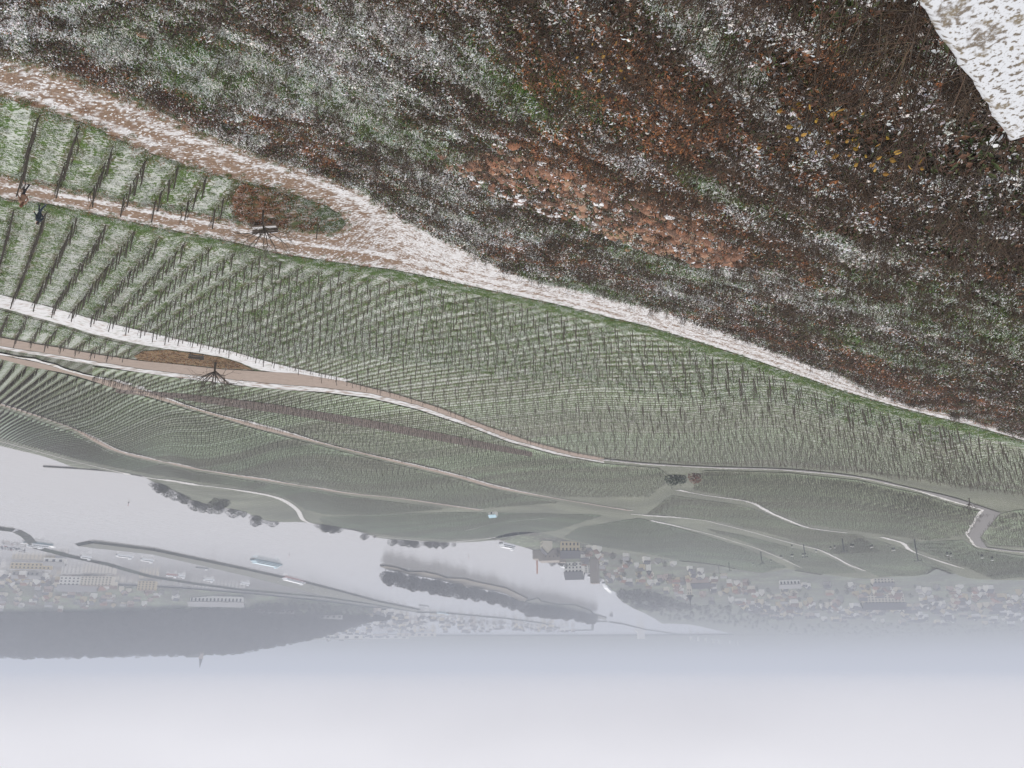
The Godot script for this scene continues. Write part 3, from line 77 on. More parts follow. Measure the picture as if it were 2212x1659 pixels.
const PATH_D := [-294.5,-616.6,-298.4,-620.7,-302.5,-624.7,-306.5,-628.9,-310.6,-633,-314.1,-636.6,-317.6,-640.2,-320,-642.6,-322.3,-645,-324.1,-646.8,-325.9,-648.7,-328.4,-652,-331.3,-656.1,-334.9,-661.7,-339.1,-668.9,-343.7,-677,-348.5,-685.1,-353.7,-693.2,-359.2,-700.2,-364.4,-705.5,-369.7,-709.8,-373.4,-709.9,-375.5,-706.8,-376,-700.4,-374.7,-691.1,-372.5,-680.3,-370.1,-668.8,-368.5,-659,-367.3,-650,-367.7,-644,-370.5,-642.4]
const PATH_E := [52.9,-898.7,45.6,-880.1,39,-865.8,32.8,-854.4,26.6,-848.9,20.2,-848.1,13.3,-852.1,5.7,-856,-2.7,-853.1,-11.3,-842.6,-19.8,-827.5,-27.8,-808.9,-35.2,-788]
const SCRUB := [25.4,-26.9,24.9,-27,24.6,-27.2,24.2,-27.3,23.8,-27.5,23.4,-27.8,23.2,-28.1,23.1,-28.7,22.9,-29.3,22.7,-29.7,22.5,-30.3,22.2,-30.8,21.9,-31.2,21.6,-31.7,21.3,-32.1,21,-32.5,20.7,-33,20.4,-33.5,20.1,-34,19.8,-34.5,19.6,-35.1,19.4,-35.8,19.2,-36.4,18.9,-37.1,18.6,-37.7,18.3,-38.2,17.9,-38.8,17.4,-39.3,17,-39.9,16.6,-40.5,16.1,-41,15.6,-41.5,15.1,-42.1,14.6,-42.8,14.1,-43.6,13.6,-44.2,13,-44.8,12.4,-45.7,11.8,-46.6,11.1,-47.5,10.5,-48.6,10,-50.5,9.5,-52.4,8.9,-53.9,8.2,-54.4,7.5,-54.7,6.7,-54.9,5.9,-55,5.2,-55,4.4,-55.2,3.7,-55.5,2.9,-56,2.2,-56.7,1.2,-57.6,0.2,-58.8,-0.8,-60.1,-1.8,-61.4,-2.7,-61.9,-3.7,-62.4,-4.6,-62.8,-5.5,-63.2,-6.5,-63.5,-7.4,-63.8,-8.3,-64.1,-9.5,-64.5,-10.6,-64.8,-11.7,-65,-12.8,-65,-13.7,-65.2,-14.7,-65.4,-15.6,-65.4,-16.5,-65.5,-17.4,-65.5,-18.4,-65.7,-19.3,-65.9,-20.6,-66.8,-22,-67.7,-23.4,-68.6,-24.8,-69.8,-26,-70.5,-27.3,-71.3,-28.6,-72.1,-29.8,-72.8,-30.9,-73.2,-32,-73.4,-33,-73.5,-34.2,-74.2,-35.3,-74.7,-36.3,-75,-37.4,-75.3,-38.4,-75.7,-39.3,-75.1,-40.3,-74.9,-41.5,-75,-42.8,-75.4,-44.3,-76,-46.3,-77.4,-48.8,-79.5,-51.3,-81.7,-53.7,-83.7,-55.7,-85.1,-57.6,-86.2,-59.4,-87.3,-61.2,-88.2,-62.6,-88.4,-63.5,-88,-64.4,-87.5,-65.4,-87.3,-67,-87.8,-15.3,-18.9,-11.9,-14.5,-9.5,-11.4,-7.9,-9.3,-6.7,-7.8,-5.7,-6.5,-4.9,-5.5,-4.3,-4.7,-3.6,-3.9,-3.1,-3.3,-2.7,-2.9,-2.4,-2.4,-2.3,-2.5,-2.3,-2.6,-2.2,-2.7,-2.1,-2.8,-2.1,-2.9,-2,-3,-2,-3.2,-1.9,-3.3,-1.9,-3.6,-1.8,-3.9,-1.8,-4.4,-1.7,-4.8,-1.6,-5.3,-1.4,-5.9,-1.2,-6.5,-0.9,-7.1,-0.6,-7.8,-0.2,-8.5,0.3,-9.2,0.9,-10,1.5,-10.7,2.3,-11.5,3.1,-12.3,4,-13.1,5,-13.9,6.1,-14.6,7.2,-15.3,8.4,-16,9.6,-16.5,10.8,-17,11.9,-17.3,13.1,-17.6,14.3,-18,15.6,-18.4,16.9,-18.8,18.4,-19.3,19.9,-19.8,21.7,-22.1,23.3,-24.1]
const QUAY := [43,-1085,17,-1081,-29,-1171,-42,-1206,-60,-1254,-75,-1277,-91,-1349,-109,-1415,-141,-1489,-186,-1595,-210,-1759,-245,-1872,-290,-2114,-364,-2405,-433,-2616,-527,-2952,-611,-3273,-658,-3273,-744,-3345,-895,-3670,-1249,-4484,-1458,-4840]
const FAR_BANK := [692,-913,685,-942,676,-973,668,-1006,659,-1017,670,-1055,718,-1164,721,-1193,721,-1267,718,-1314,712,-1376,719,-1460,722,-1570,707,-1632,691,-1698,665,-1765,638,-1836,605,-1883,571,-1932,528,-1984,486,-2053,447,-2157,404,-2272,359,-2439,306,-2632,219,-2679,159,-2769,95,-2866,27,-2969,-43,-3123,-121,-3292,-265,-3982,-397,-3931,-327,-3188,-379,-3188,-463,-3365,-575,-3692,-644,-3881,-840,-4289,-1082,-4793,-1300,-5155,-1553,-5575,-1563,-5112]
const MOLE := [639,-1145,604,-1118,578,-1154,551,-1193,535,-1259,517,-1332,483,-1475,439,-1679,405,-1895,368,-2173,291,-2500,309,-2587,395,-2222,470,-1984,489,-1836,517,-1554,537,-1431,554,-1326,569,-1234,599,-1198,628,-1164]
const ISLAND_LONG := [234,-1394,225,-1387,208,-1414,195,-1479,166,-1479,148,-1518,131,-1584,98,-1601,74,-1665,56,-1703,14,-1797,-4,-1889,-41,-2088,-31,-2212,1,-2031,15,-1938,44,-1853,95,-1786,137,-1655,166,-1575,195,-1534,211,-1487,229,-1435]
const ISLAND_SHORT := [-33,-2196,-68,-2073,-81,-2179,-132,-2297,-183,-2314,-250,-2550,-276,-2711,-344,-2921,-354,-3038,-264,-2786,-195,-2617,-134,-2467,-88,-2369,-45,-2279]
const GROYNE := [421.7,-675.2,390.7,-683.8,362.1,-696.2,344.9,-718.6]
const HILL := [[37.4,2138.5,2338.5,43.4,2838.5,123.9],[36.7,2116.9,2316.9,43.3,2816.9,123.8],[35.9,2095.7,2295.7,42.9,2795.7,124.1],[35.1,2074.9,2274.9,42.3,2774.9,124.6],[34.3,2054.5,2254.5,41.7,2754.5,125.1],[33.4,2034.6,2234.6,41.1,2734.6,125.6],[32.6,2015.1,2215.1,40.7,2715.1,126.8],[31.7,1996,2196,40.4,2696,129],[30.8,1977.4,2177.4,40.1,2677.4,131.1],[29.9,1962.9,2162.9,39.6,2662.9,131.1],[29,1950.6,2150.6,39,2650.6,130.1],[28.1,1938.8,2138.8,38.4,2638.8,129],[27.1,1927.5,2127.5,36.9,2627.5,127.5],[26.1,1924.7,2124.7,34.8,2624.7,125.9],[25.2,1930.6,2130.6,32.2,2630.6,124.1],[24.1,1937.2,2137.2,29.4,2637.2,123.3],[23.1,1944.6,2144.6,26.5,2644.6,122.5],[22.1,1956.8,2156.8,23.3,2656.8,121.5],[21,1978.3,2178.3,19.4,2678.3,120.1],[20,2001.2,2185,17,2672.8,118.8],[18.9,2025.6,2192.3,18.6,2667.3,117.5],[17.8,2051.8,2201.3,20.2,2663.4,107.4],[16.7,2091.3,2223.7,22.9,2673,96.8],[15.6,2135.2,2250.4,25.8,2686.8,85.9],[14.4,2182.2,2280.3,26.4,2703.9,74.7],[13.3,2232.7,2313.7,25.8,2724.4,63.1],[12.1,2300.8,2364.6,24.3,2762.5,42.5],[11,2374.7,2434.7,20.7,2797,20.7],[9.8,2455,2515,14.3,2560.3,14.3],[8.6,2542.6,2602.6,7.4,2649.1,7.4]]
const PLOT_A := [88.5,-122.9,88.7,-127,89.8,-132.6,91.7,-139.7,92.7,-145.9,91.9,-149.6,91.2,-153.8,91.8,-160.7,95,-172.7,98.9,-187,101.4,-200,102,-210.3,101,-218.1,97.4,-220.6,92.6,-220.9,89.2,-224.9,86.7,-231.8,85.7,-243.6,86.5,-262.3,86.2,-280.2,84.6,-296.1,81,-307.2,75,-309.9,68.5,-311.4,62.6,-313.7,56.9,-317.7,51.8,-326.4,47,-338.9,41.8,-353.4,36.4,-370.4,30.4,-389.8,24.6,-416,18,-446.9,10.4,-486.4,0.2,-523.3,-11.3,-553.3,-23.7,-575.8,-36.4,-587.5,-25.5,-617.9,-13.1,-640.2,0.2,-651.1,13.6,-642.3,26.4,-631.2,37.6,-599.5,48,-574.9,57.8,-553.6,67.2,-535.8,76.1,-520.1,87,-513,99.6,-516.1,114.1,-527.2,129.7,-545.8,148.7,-574.4,161.5,-576.4,167.6,-556.1,170.8,-529.1,169,-490.9,168.1,-459.5,170.5,-440.1,176.7,-432,191,-443.3,214.1,-473,226.1,-476.5,220.5,-444.1,208.5,-401.9,203.8,-376.5,192.3,-343,183.6,-316.5,180.2,-300.4,186.2,-300,189.4,-295.2,187.7,-283.3,183.8,-268.8,180.2,-255.7,136,-191.6,106.7,-149.2]
const PLOT_B := [208,-296.1,211.5,-310.3,214.5,-324.8,214.5,-335.3,209.7,-338.9,202,-337.8,206.6,-357.2,216.7,-387.8,231,-428.2,235.6,-455.5,248.6,-502.2,251.8,-532.1,236.8,-524.6,210.3,-489.5,194.5,-477,187.9,-486.5,185.5,-508.4,186.3,-542.6,187.2,-581.5,183.5,-610.4,177,-633.5,163.1,-631.9,141.9,-599.1,124.9,-578.6,111.3,-572,99.4,-573.5,88.5,-582,77.9,-595.6,67,-611.3,55.9,-631.4,69.5,-644.5,83.9,-659.9,99.6,-679.9,117,-705.8,136.5,-737.4,155.6,-758.1,178.1,-790.4,207.3,-844.5,227.1,-840.4,219.4,-774.4,210.7,-679.5,211.9,-628.9,209.6,-576,213.8,-557.7,221.4,-549.7,237.1,-561.5,265.8,-601.6,292.8,-634.5,304.6,-633.3,301.5,-602.2,298.3,-573.1,300.9,-557.1,307,-548.1,316.9,-546.5,328.5,-545.4,342.4,-547.9,353.1,-545.4,362.1,-540.3,368.8,-532.2,281.8,-403.9]
const PLOT_C := [73.3,-140.8,73.3,-146.9,72.5,-152.1,70.2,-154.4,66.8,-154.2,63.3,-153.9,59.5,-152.8,55.5,-151,52.4,-151.4,49.6,-153,47,-155.4,44.4,-158,41.6,-160.3,38.8,-162.8,35.6,-164.5,32.3,-165.5,29.3,-168.8,26.1,-171.7,22.8,-174.7,19.7,-180.5,16.5,-187.1,13,-194.9,9.4,-205.7,5.4,-218.9,0.9,-234.8,-4.2,-246.9,-9.8,-260.1,-16.1,-275.4,-22.9,-286,-30,-294.9,-37.1,-301.5,-44.4,-302.3,-51.8,-304.2,-60.2,-310.2,-77.6,-367,-81.4,-416.4,-82.5,-459.9,-72.6,-454.2,-63.9,-455.5,-56.3,-466,-49.4,-488.4,-41.6,-509.4,-32.8,-527.6,-21.3,-514.7,-10.1,-493.5,0.2,-467.8,9.4,-436.8,16.3,-403.6,22.3,-377,27.7,-354.4,33.2,-336.7,38.2,-321.6,42.9,-308.8,47.5,-298,52.2,-290.1,57.3,-286.1,62.6,-283.3,68.1,-280.7,73.1,-276.4,76.2,-265.8,77.8,-252.1,78.4,-237.1,78.3,-221.9,79.9,-212.7,82.5,-207.4,85.7,-203.9,89.8,-202.7,93.2,-201.2,94.8,-196.3,95.1,-188.9,93.9,-179.4,90.4,-166.3,87.1,-154.5,85.8,-146.8,75.9,-129.3,74.2,-131.3,73.5,-135.3]
const PLOT_D := [223.8,-891,190.9,-833.5,162.3,-783.7,138.6,-749.1,121.1,-725.7,105.2,-706.9,90.5,-692.9,76.9,-683.6,63.9,-676.5,51.2,-671.5,39.2,-675.3,27.4,-686.6,15.6,-714.5,2.7,-744.1,-12.5,-753.2,-27.3,-744.4,-41.2,-725.6,-53.7,-697.5,-64.8,-667.3,-74.2,-632.4,-70.7,-729.9,-63.9,-833.6,-53.4,-946.4,-36.5,-1001.9,-17.3,-1053.2,3.9,-1073.6,24.7,-1036.6,44.3,-1006.1,65.5,-1020.9,88.8,-1053.1,107.7,-1032.5,126,-1014.1,145.8,-1010.3,165.6,-1007.2,186.5,-1010.6,215,-1050.6,213.6,-951.2,228.7,-935.4]
const PLOT_E := [-103.5,-493.5,-117,-513.6,-126,-512.1,-133.6,-505.9,-143,-507,-152.9,-509.7,-180.3,-548,-212.5,-594.2,-231.6,-607.8,-252.7,-625,-267.1,-624,-280.3,-620.7,-341.8,-723.7,-335.8,-742.4,-329.9,-763.2,-323.8,-785.2,-296.7,-754,-271.1,-723.9,-247.8,-697.2,-230.4,-687.5,-213.3,-677.9,-195.7,-665.1,-178,-650.3,-166.5,-654.1,-155,-658.4,-140.3,-648.7,-121.3,-615.7,-103.1,-579.6,-103.2,-532.5]
const PLOT_F := [-78.8,-308.5,-83.7,-305.4,-89.6,-306.3,-95.7,-307.9,-101.2,-307.3,-106.3,-305.9,-110.5,-301.7,-114.9,-298.9,-118.5,-294.4,-122.7,-291.6,-128.1,-291.9,-132.8,-290.6,-138.7,-290.3,-140.5,-281.8,-143,-275.5,-149.7,-277.5,-167.8,-299.9,-188.2,-324.9,-199.9,-333.5,-208.7,-336.9,-259.3,-437.1,-265,-462.1,-278.6,-502.9,-306.6,-573.6,-311.3,-602.2,-302.2,-605.2,-287.5,-596.5,-274.2,-590.6,-263.5,-589.9,-250.2,-588.6,-236.1,-585.2,-221.3,-579.7,-197.6,-546.1,-176.2,-515.6,-157.6,-490.4,-139.3,-462.7,-126.7,-450.8,-115.3,-441.6,-106.1,-440.2]
const PLOT_G := [-209,-327.9,-187.5,-279.8,-189.5,-271.6,-243.5,-351.5,-309.4,-449.9,-300.6,-448.6,-293,-449.2,-288.7,-454.9,-285.7,-463.2,-265.8,-437.9,-236.3,-379.8]
const PLOT_H := [-102.1,-617,-120.4,-657.2,-143,-711.7,-165.5,-756.8,-185.7,-785.9,-208.3,-814.6,-231.2,-840.3,-253.7,-861.7,-284.1,-906.6,-315.6,-950.4,-346.7,-988.4,-352.8,-1100.8,-332.3,-1096.4,-320.4,-1121.6,-397.6,-1482.7,-365,-1456,-332.5,-1426.3,-246.2,-1152.2,-216,-1112.1,-189.8,-1086.4,-167.6,-1081.3,-146.4,-1081.9,-125.7,-1087,-97.1,-1056,-70.3,-1029.9,-73.7,-851.9,-82.5,-776.5,-88.8,-705.1,-95,-652.3]
const PLOT_I := [-182.1,-731.8,-201.8,-740.8,-221.1,-747,-239.1,-758.1,-257.2,-768.4,-275.3,-777.6,-299.7,-794.7,-326.3,-815.5,-365.8,-872.2,-403.5,-920.3,-391.4,-939,-381.4,-965.4,-593.3,-1589,-340.4,-945.4,-303.9,-876.8,-275.3,-842.4,-247.5,-806.5,-225.4,-783.9,-203.7,-759.3]
const PLOT_J := [-299.6,-639.2,-324.7,-668.6,-351.4,-699.3,-377.4,-727.3,-392.3,-733,-403.8,-718.3,-858.2,-1580,-443,-845.3,-431.2,-853.8,-442.7,-910.9,-435.8,-933.2,-405.1,-898.8,-368.4,-848.3,-305.9,-751.3,-296.4,-690.7,-286.1,-634.1]
const PLOT_K := [-330.8,-648.9,-322.2,-610.4,-299,-547.7,-280.9,-498,-274.2,-470.8,-297.7,-498,-308.5,-499.8,-322.7,-506.6,-340.1,-518.1,-396.9,-594.3,-462,-680.1,-455.2,-692.4,-448.4,-705.7,-439.6,-716.7,-390.3,-653.2,-359.2,-617.8,-352.9,-627.9,-359.2,-662.1,-354,-684.2]
const SPOTS := {"tree_path":[18.79,-49.91],"tree_fork":[51.84,-124.73],"bench_path":[19.28,-51.8],"bench_fork":[51.72,-116.46],"stump":[18.88,-52.02],"post_nose":[15.43,-53.01],"person_tan":[33.73,-45.29],"person_navy":[34.8,-48.78],"bush_dark":[-75.42,-355.17],"bush_dark2":[-79.65,-355.5],"bush_red":[-81.16,-334.36],"tree_right":[-166.67,-277.25],"tree_right2":[-211.02,-331.22]}
const ROCKS := [[-3.09,-12.48,0.42],[-3.03,-11.67,0.3],[0.17,-13.6,0.3],[-0.36,-18.13,0.22],[-0.66,-20.6,0.25],[-4.24,-14.93,0.2],[-3.2,-11.21,0.2],[-2.79,-12.52,0.22],[7.84,-32.83,0.2],[14.47,-25.11,0.3],[16.09,-26.09,0.35],[19.45,-27.96,0.25],[19.37,-30.66,0.25],[-0.19,-18.2,0.2],[-3.82,-7.04,0.12],[-3.69,-6.06,0.14],[-3.9,-6.67,0.1],[-10.65,-24.2,0.3],[-12.59,-34.75,0.3],[-12.62,-47.43,0.25],[-15.33,-24.86,0.45],[-25.56,-50.49,0.4],[-24,-37.38,0.4],[-18.99,-32.48,0.3],[-5.23,-38.87,0.3],[-4.26,-9.84,0.2],[-3.4,-12.35,0.3],[4.9,-32.86,0.25]]
const BRAMBLE_BUSHES := [[20.58,-29.17,0.9],[19.88,-29.89,0.9],[19.09,-31.02,1],[18.56,-32.35,1.1],[18.16,-33.3,1],[17.78,-34.42,1.1],[17.19,-35.5,0.9],[16.43,-36.99,1],[15.4,-38.77,0.9],[14.31,-40.75,0.8],[12.81,-42.9,0.9],[11.57,-44.2,0.7],[-19.31,-58.96,0.8],[-21.84,-60.87,0.9],[-23.92,-61.26,0.8],[-26.49,-61.9,1],[-29.16,-64.54,1],[-31.41,-65.17,1.1],[-33.36,-65.2,1.2],[-36.01,-66.54,1.1],[-38.02,-65.8,1.2],[-40.49,-66.55,1.1],[-45.66,-70.92,1.2],[-48.14,-71.46,1.1],[-49.98,-71.98,1.2],[-5.57,-56.96,0.7],[-2.82,-56.02,0.7],[-14.52,-58.07,0.8],[-27.99,-41.46,1.2],[-30.74,-50.42,1.1],[-27.01,-49.16,0.9],[-16.19,-51.06,0.7],[-8.4,-55.39,0.7]]
const RUBBLE := [3.9,-33.6,3.1,-31.9,2.4,-30.2,1.7,-28.6,1.1,-27.1,0.5,-26.3,-0.1,-25.5,-0.6,-24.7,-1.1,-23.9,-1.6,-23.7,-2,-23.7,-2.5,-23.6,-2.9,-23.5,-3.4,-23.4,-3.8,-23.3,-4.2,-23.1,-4.6,-22.9,-5,-22.9,-5.3,-22.8,-5.7,-22.8,-6.1,-22.8,-6.4,-22.7,-7,-23.3,-7.6,-24,-8.2,-24.8,-8.9,-25.6,-9.8,-27.6,-10.9,-29.7,-10.9,-31.6,-10.8,-33.5,-10.8,-35.5,-10.6,-37.5,-10,-37.6,-9.4,-37.7,-8.9,-37.8,-8.3,-37.9,-7.7,-38.1,-7,-37.8,-6.4,-37.6,-5.8,-37.5,-5.1,-37.4,-4.5,-37.3,-3.9,-37.3,-3.2,-37.4,-2.6,-37.3,-1.9,-37.2,-1.2,-36.5,-0.5,-35.9,0.2,-35.3,0.8,-35.6,1.4,-35.9,2.1,-36.2,2.8,-36.4,3.4,-35]
const RUBBLE_SNOW := [4.1,-35,2.9,-33.6,2.4,-33.8,1.8,-34,1.2,-34.1,0.6,-34.2,0,-34.2,-0.6,-34.3,-1.2,-34.4,-1.8,-34.5,-2.5,-34.5,-3.1,-34.4,-3.7,-34.2,-4.4,-33.9,-4.7,-35.3,-4,-35.9,-3.3,-36.4,-2.6,-36.8,-1.9,-37.1,-1.3,-36.9,-0.6,-36.6,0,-36.4,0.7,-36.3,1.4,-36.4,2.1,-36.4,2.8,-36.4,3.8,-36.5]
const YELLOW_SHRUBS := [[-3.47,-6.87,1],[-3.36,-6.91,0.9],[-3.3,-6.28,0.7],[-1.69,-10.16,1.3],[-1.51,-9.97,1.3],[-3.68,-6.23,0.8],[-3.25,-6.77,0.8],[-3.52,-6.4,0.7]]
const TOWN_HOUSES := [[-847,-1919],[-113,-1125],[-570,-1809],[-252,-1439],[-75,-1263],[-216,-1158],[-261,-1477],[-1333,-2050],[-157,-1355],[-871,-1794],[-959,-1734],[-371,-1623],[-1179,-2024],[-574,-1625],[-80,-1280],[-233,-1576],[-826,-1740],[-672,-1902],[-807,-2322],[-799,-2250],[-327,-1576],[-1032,-1975],[-1079,-1840],[-624,-1670],[-243,-1620],[-1104,-1936],[-1045,-1969],[-217,-1552],[-190,-1304],[-359,-1492],[-813,-1970],[-459,-1610],[-402,-1680],[-103,-1325],[-1322,-2082],[-341,-1521],[-224,-1351],[-1238,-1909],[-914,-2008],[-1029,-1758],[-785,-2330],[-115,-1225],[-1319,-2106],[-196,-1579],[-1045,-1992],[-417,-1658],[-119,-1300],[-404,-1917],[-139,-1222],[-296,-1496],[-1374,-2291],[-288,-1662],[-802,-1722],[-315,-1568],[-753,-1697],[-389,-1571],[-652,-1634],[-422,-1925],[-706,-2057],[-207,-1522],[-1146,-2148],[-1032,-1848],[-1237,-1954],[-154,-1293],[-478,-1656],[-847,-1826],[-286,-1515],[-471,-1590],[-1295,-2171],[-358,-1701],[-83,-1157],[-739,-2086],[-946,-2029],[-480,-1779],[-1202,-2125],[-194,-1286],[-281,-1601],[-831,-1802],[-394,-1538],[-1043,-2016],[-795,-1777],[-685,-2186],[-194,-1349],[-152,-1323],[-706,-1647],[-341,-1569],[-340,-1622],[-342,-1753],[-1030,-1955],[-698,-2042],[-853,-2280],[-191,-1521],[-327,-1417],[-918,-1753],[-587,-1702],[-853,-2094],[-594,-2054],[-733,-1828],[-1100,-1853],[-636,-1848],[-723,-1684],[-1178,-1908],[-1058,-1883],[-988,-2079],[-655,-1846],[-785,-2236],[-197,-1146],[-652,-1833],[-942,-1966],[-343,-1651],[-293,-1591],[-959,-2020],[-574,-1873],[-1099,-1821],[-488,-1857],[-151,-1414],[-858,-2109],[-504,-2008],[-186,-1272],[-871,-2154],[-1085,-2046],[-336,-1401],[-861,-2173],[-598,-2091],[-180,-1481],[-1192,-2146],[-800,-1846],[-978,-2291],[-521,-1723],[-885,-1843],[-901,-1859],[-1151,-2036],[-87,-1170],[-508,-1788],[-331,-1442],[-1176,-2260],[-989,-1779],[-785,-2126],[-193,-1389],[-409,-1608],[-311,-1373],[-446,-1853],[-723,-2161],[-1394,-2291],[-1183,-2188],[-1180,-1941],[-192,-1548],[-934,-1781],[-165,-1129],[-535,-1820],[-140,-1296],[-105,-1157],[-961,-1697],[-1010,-1793],[-841,-2062],[-1203,-1935],[-956,-1964],[-1128,-1932],[-211,-1326],[-1220,-2252],[-492,-1678],[-870,-2308],[-1029,-1733],[-1294,-2187],[-630,-1932],[-64,-1226],[-1152,-1801],[-118,-1195],[-752,-2249],[-519,-1812],[-270,-1309],[-647,-1927],[-1089,-1915],[-487,-1732],[-255,-1543],[-624,-2108],[-727,-2121],[-375,-1786],[-257,-1591],[-923,-2269],[-611,-1651],[-191,-1430],[-377,-1770],[-401,-1489],[-104,-1349],[-793,-1699],[-1140,-2115],[-358,-1514],[-381,-1659],[-119,-1266],[-413,-1641],[-141,-1341],[-73,-1203],[-909,-1693],[-767,-1666],[-324,-1555],[-147,-1392],[-757,-2019],[-854,-1754],[-1130,-2027],[-358,-1729],[-439,-1593],[-133,-1203],[-1031,-1712],[-1120,-2168],[-436,-1715],[-797,-1685],[-958,-2114],[-552,-2000],[-140,-1357],[-937,-1812],[-235,-1458],[-1228,-2012],[-119,-1082],[-888,-1729]]
const TOWN_FAR_HOUSES := [[-1930,-3106],[-587,-2053],[-1594,-2760],[-1165,-2252],[-1271,-2585],[-998,-2339],[-1558,-2507],[-957,-2214],[-995,-2263],[-1167,-2528],[-1708,-2852],[-1632,-3033],[-1562,-2841],[-1332,-2117],[-1493,-2731],[-1090,-2491],[-1310,-2906],[-1455,-2412],[-1310,-2440],[-789,-2268],[-1346,-2214],[-1372,-2254],[-1696,-2719],[-1123,-2476],[-1303,-2561],[-1570,-2746],[-1304,-2143],[-1134,-2218],[-1289,-2193],[-1154,-2734],[-875,-2673],[-1211,-2114],[-1350,-2110],[-1370,-2771],[-699,-2281],[-1524,-2766],[-1680,-2790],[-1597,-2716],[-964,-2175],[-724,-2398],[-1134,-2338],[-1385,-2206],[-1166,-2367],[-841,-2394],[-918,-2566],[-1422,-2858],[-1174,-2204],[-1052,-2487],[-645,-2135],[-762,-2166],[-1112,-2416],[-999,-2631],[-1720,-2750],[-1311,-2311],[-1106,-2234],[-1472,-2316],[-680,-2249],[-1549,-2672],[-1021,-2440],[-875,-2563],[-651,-2230],[-853,-2540],[-993,-2414],[-1284,-2340],[-647,-2083],[-1441,-2821],[-959,-2407],[-1255,-2215],[-1123,-2430],[-1782,-2865],[-1787,-2914],[-821,-2181],[-991,-2205],[-1136,-2680],[-1561,-2559],[-753,-2362],[-1383,-2683],[-1731,-2791],[-1244,-2350],[-1803,-2830],[-1453,-2990],[-817,-2467],[-1049,-2351],[-1633,-3087],[-1285,-2425],[-1428,-2274],[-1443,-2653],[-1613,-2939],[-905,-2604],[-1105,-2665],[-1656,-2621],[-1585,-2993],[-1461,-2882],[-1391,-2585],[-1805,-2996],[-1194,-2152],[-1392,-2559],[-816,-2591],[-943,-2200],[-1154,-2418],[-1424,-2789],[-1192,-2676],[-865,-2212],[-1317,-2350],[-1466,-2838],[-756,-2326],[-985,-2239],[-1454,-2310],[-1087,-2327],[-1115,-2501],[-1295,-2248],[-1442,-2851],[-1194,-2337],[-1175,-2336],[-1357,-2938],[-1473,-2613],[-940,-2309],[-965,-2237],[-1831,-3059],[-1129,-2628],[-1397,-2269],[-659,-2185],[-895,-2680],[-1234,-2182],[-1195,-2894],[-1508,-2459],[-1509,-2783],[-1816,-3084],[-971,-2605],[-1196,-2311],[-1439,-2297],[-913,-2303],[-1315,-2385],[-1026,-2185],[-1352,-2335],[-972,-2625],[-725,-2260],[-685,-2155],[-848,-2367],[-819,-2286],[-782,-2187],[-1128,-2279],[-1131,-2808],[-605,-2103],[-1391,-2377],[-1094,-2808],[-1157,-2340],[-1498,-2337],[-1149,-2602],[-1252,-2562]]
const BANK_HOUSES := [[1022,-1737],[977,-1759],[1162,-1815],[919,-1569],[912,-1869],[935,-1810],[827,-1797],[995,-1819],[996,-1865],[960,-1556],[881,-1683],[936,-1872],[770,-1814],[798,-1804],[1124,-1806],[1032,-1802],[1019,-1700],[1053,-1862],[928,-1739],[868,-1778],[903,-1776],[968,-1796],[955,-1617],[955,-1754],[1124,-1754],[856,-1735],[868,-1841],[940,-1454],[1004,-1714],[910,-1626],[963,-1677],[916,-1813],[895,-1560],[935,-1642],[997,-1771],[889,-1492],[967,-1600],[817,-1825],[994,-1610],[960,-1706],[928,-1703],[1183,-1845],[871,-1887],[850,-1756],[952,-1647],[790,-1866],[1147,-1789],[1063,-1829],[959,-1819],[941,-1835],[1086,-1804],[1016,-1595],[937,-1724],[954,-1496],[906,-1458],[1079,-1724],[838,-1663],[986,-1638],[965,-1530],[907,-1673],[922,-1795],[1074,-1704],[994,-1845],[1085,-1747],[979,-1506],[929,-1478],[895,-1869],[812,-1771],[1036,-1634],[905,-1531],[1027,-1757],[944,-1692],[936,-1776],[1112,-1790],[1044,-1748],[1021,-1784],[1008,-1662],[970,-1834],[1048,-1785],[956,-1586],[1066,-1780],[903,-1795],[1064,-1643],[1127,-1831],[848,-1863]]
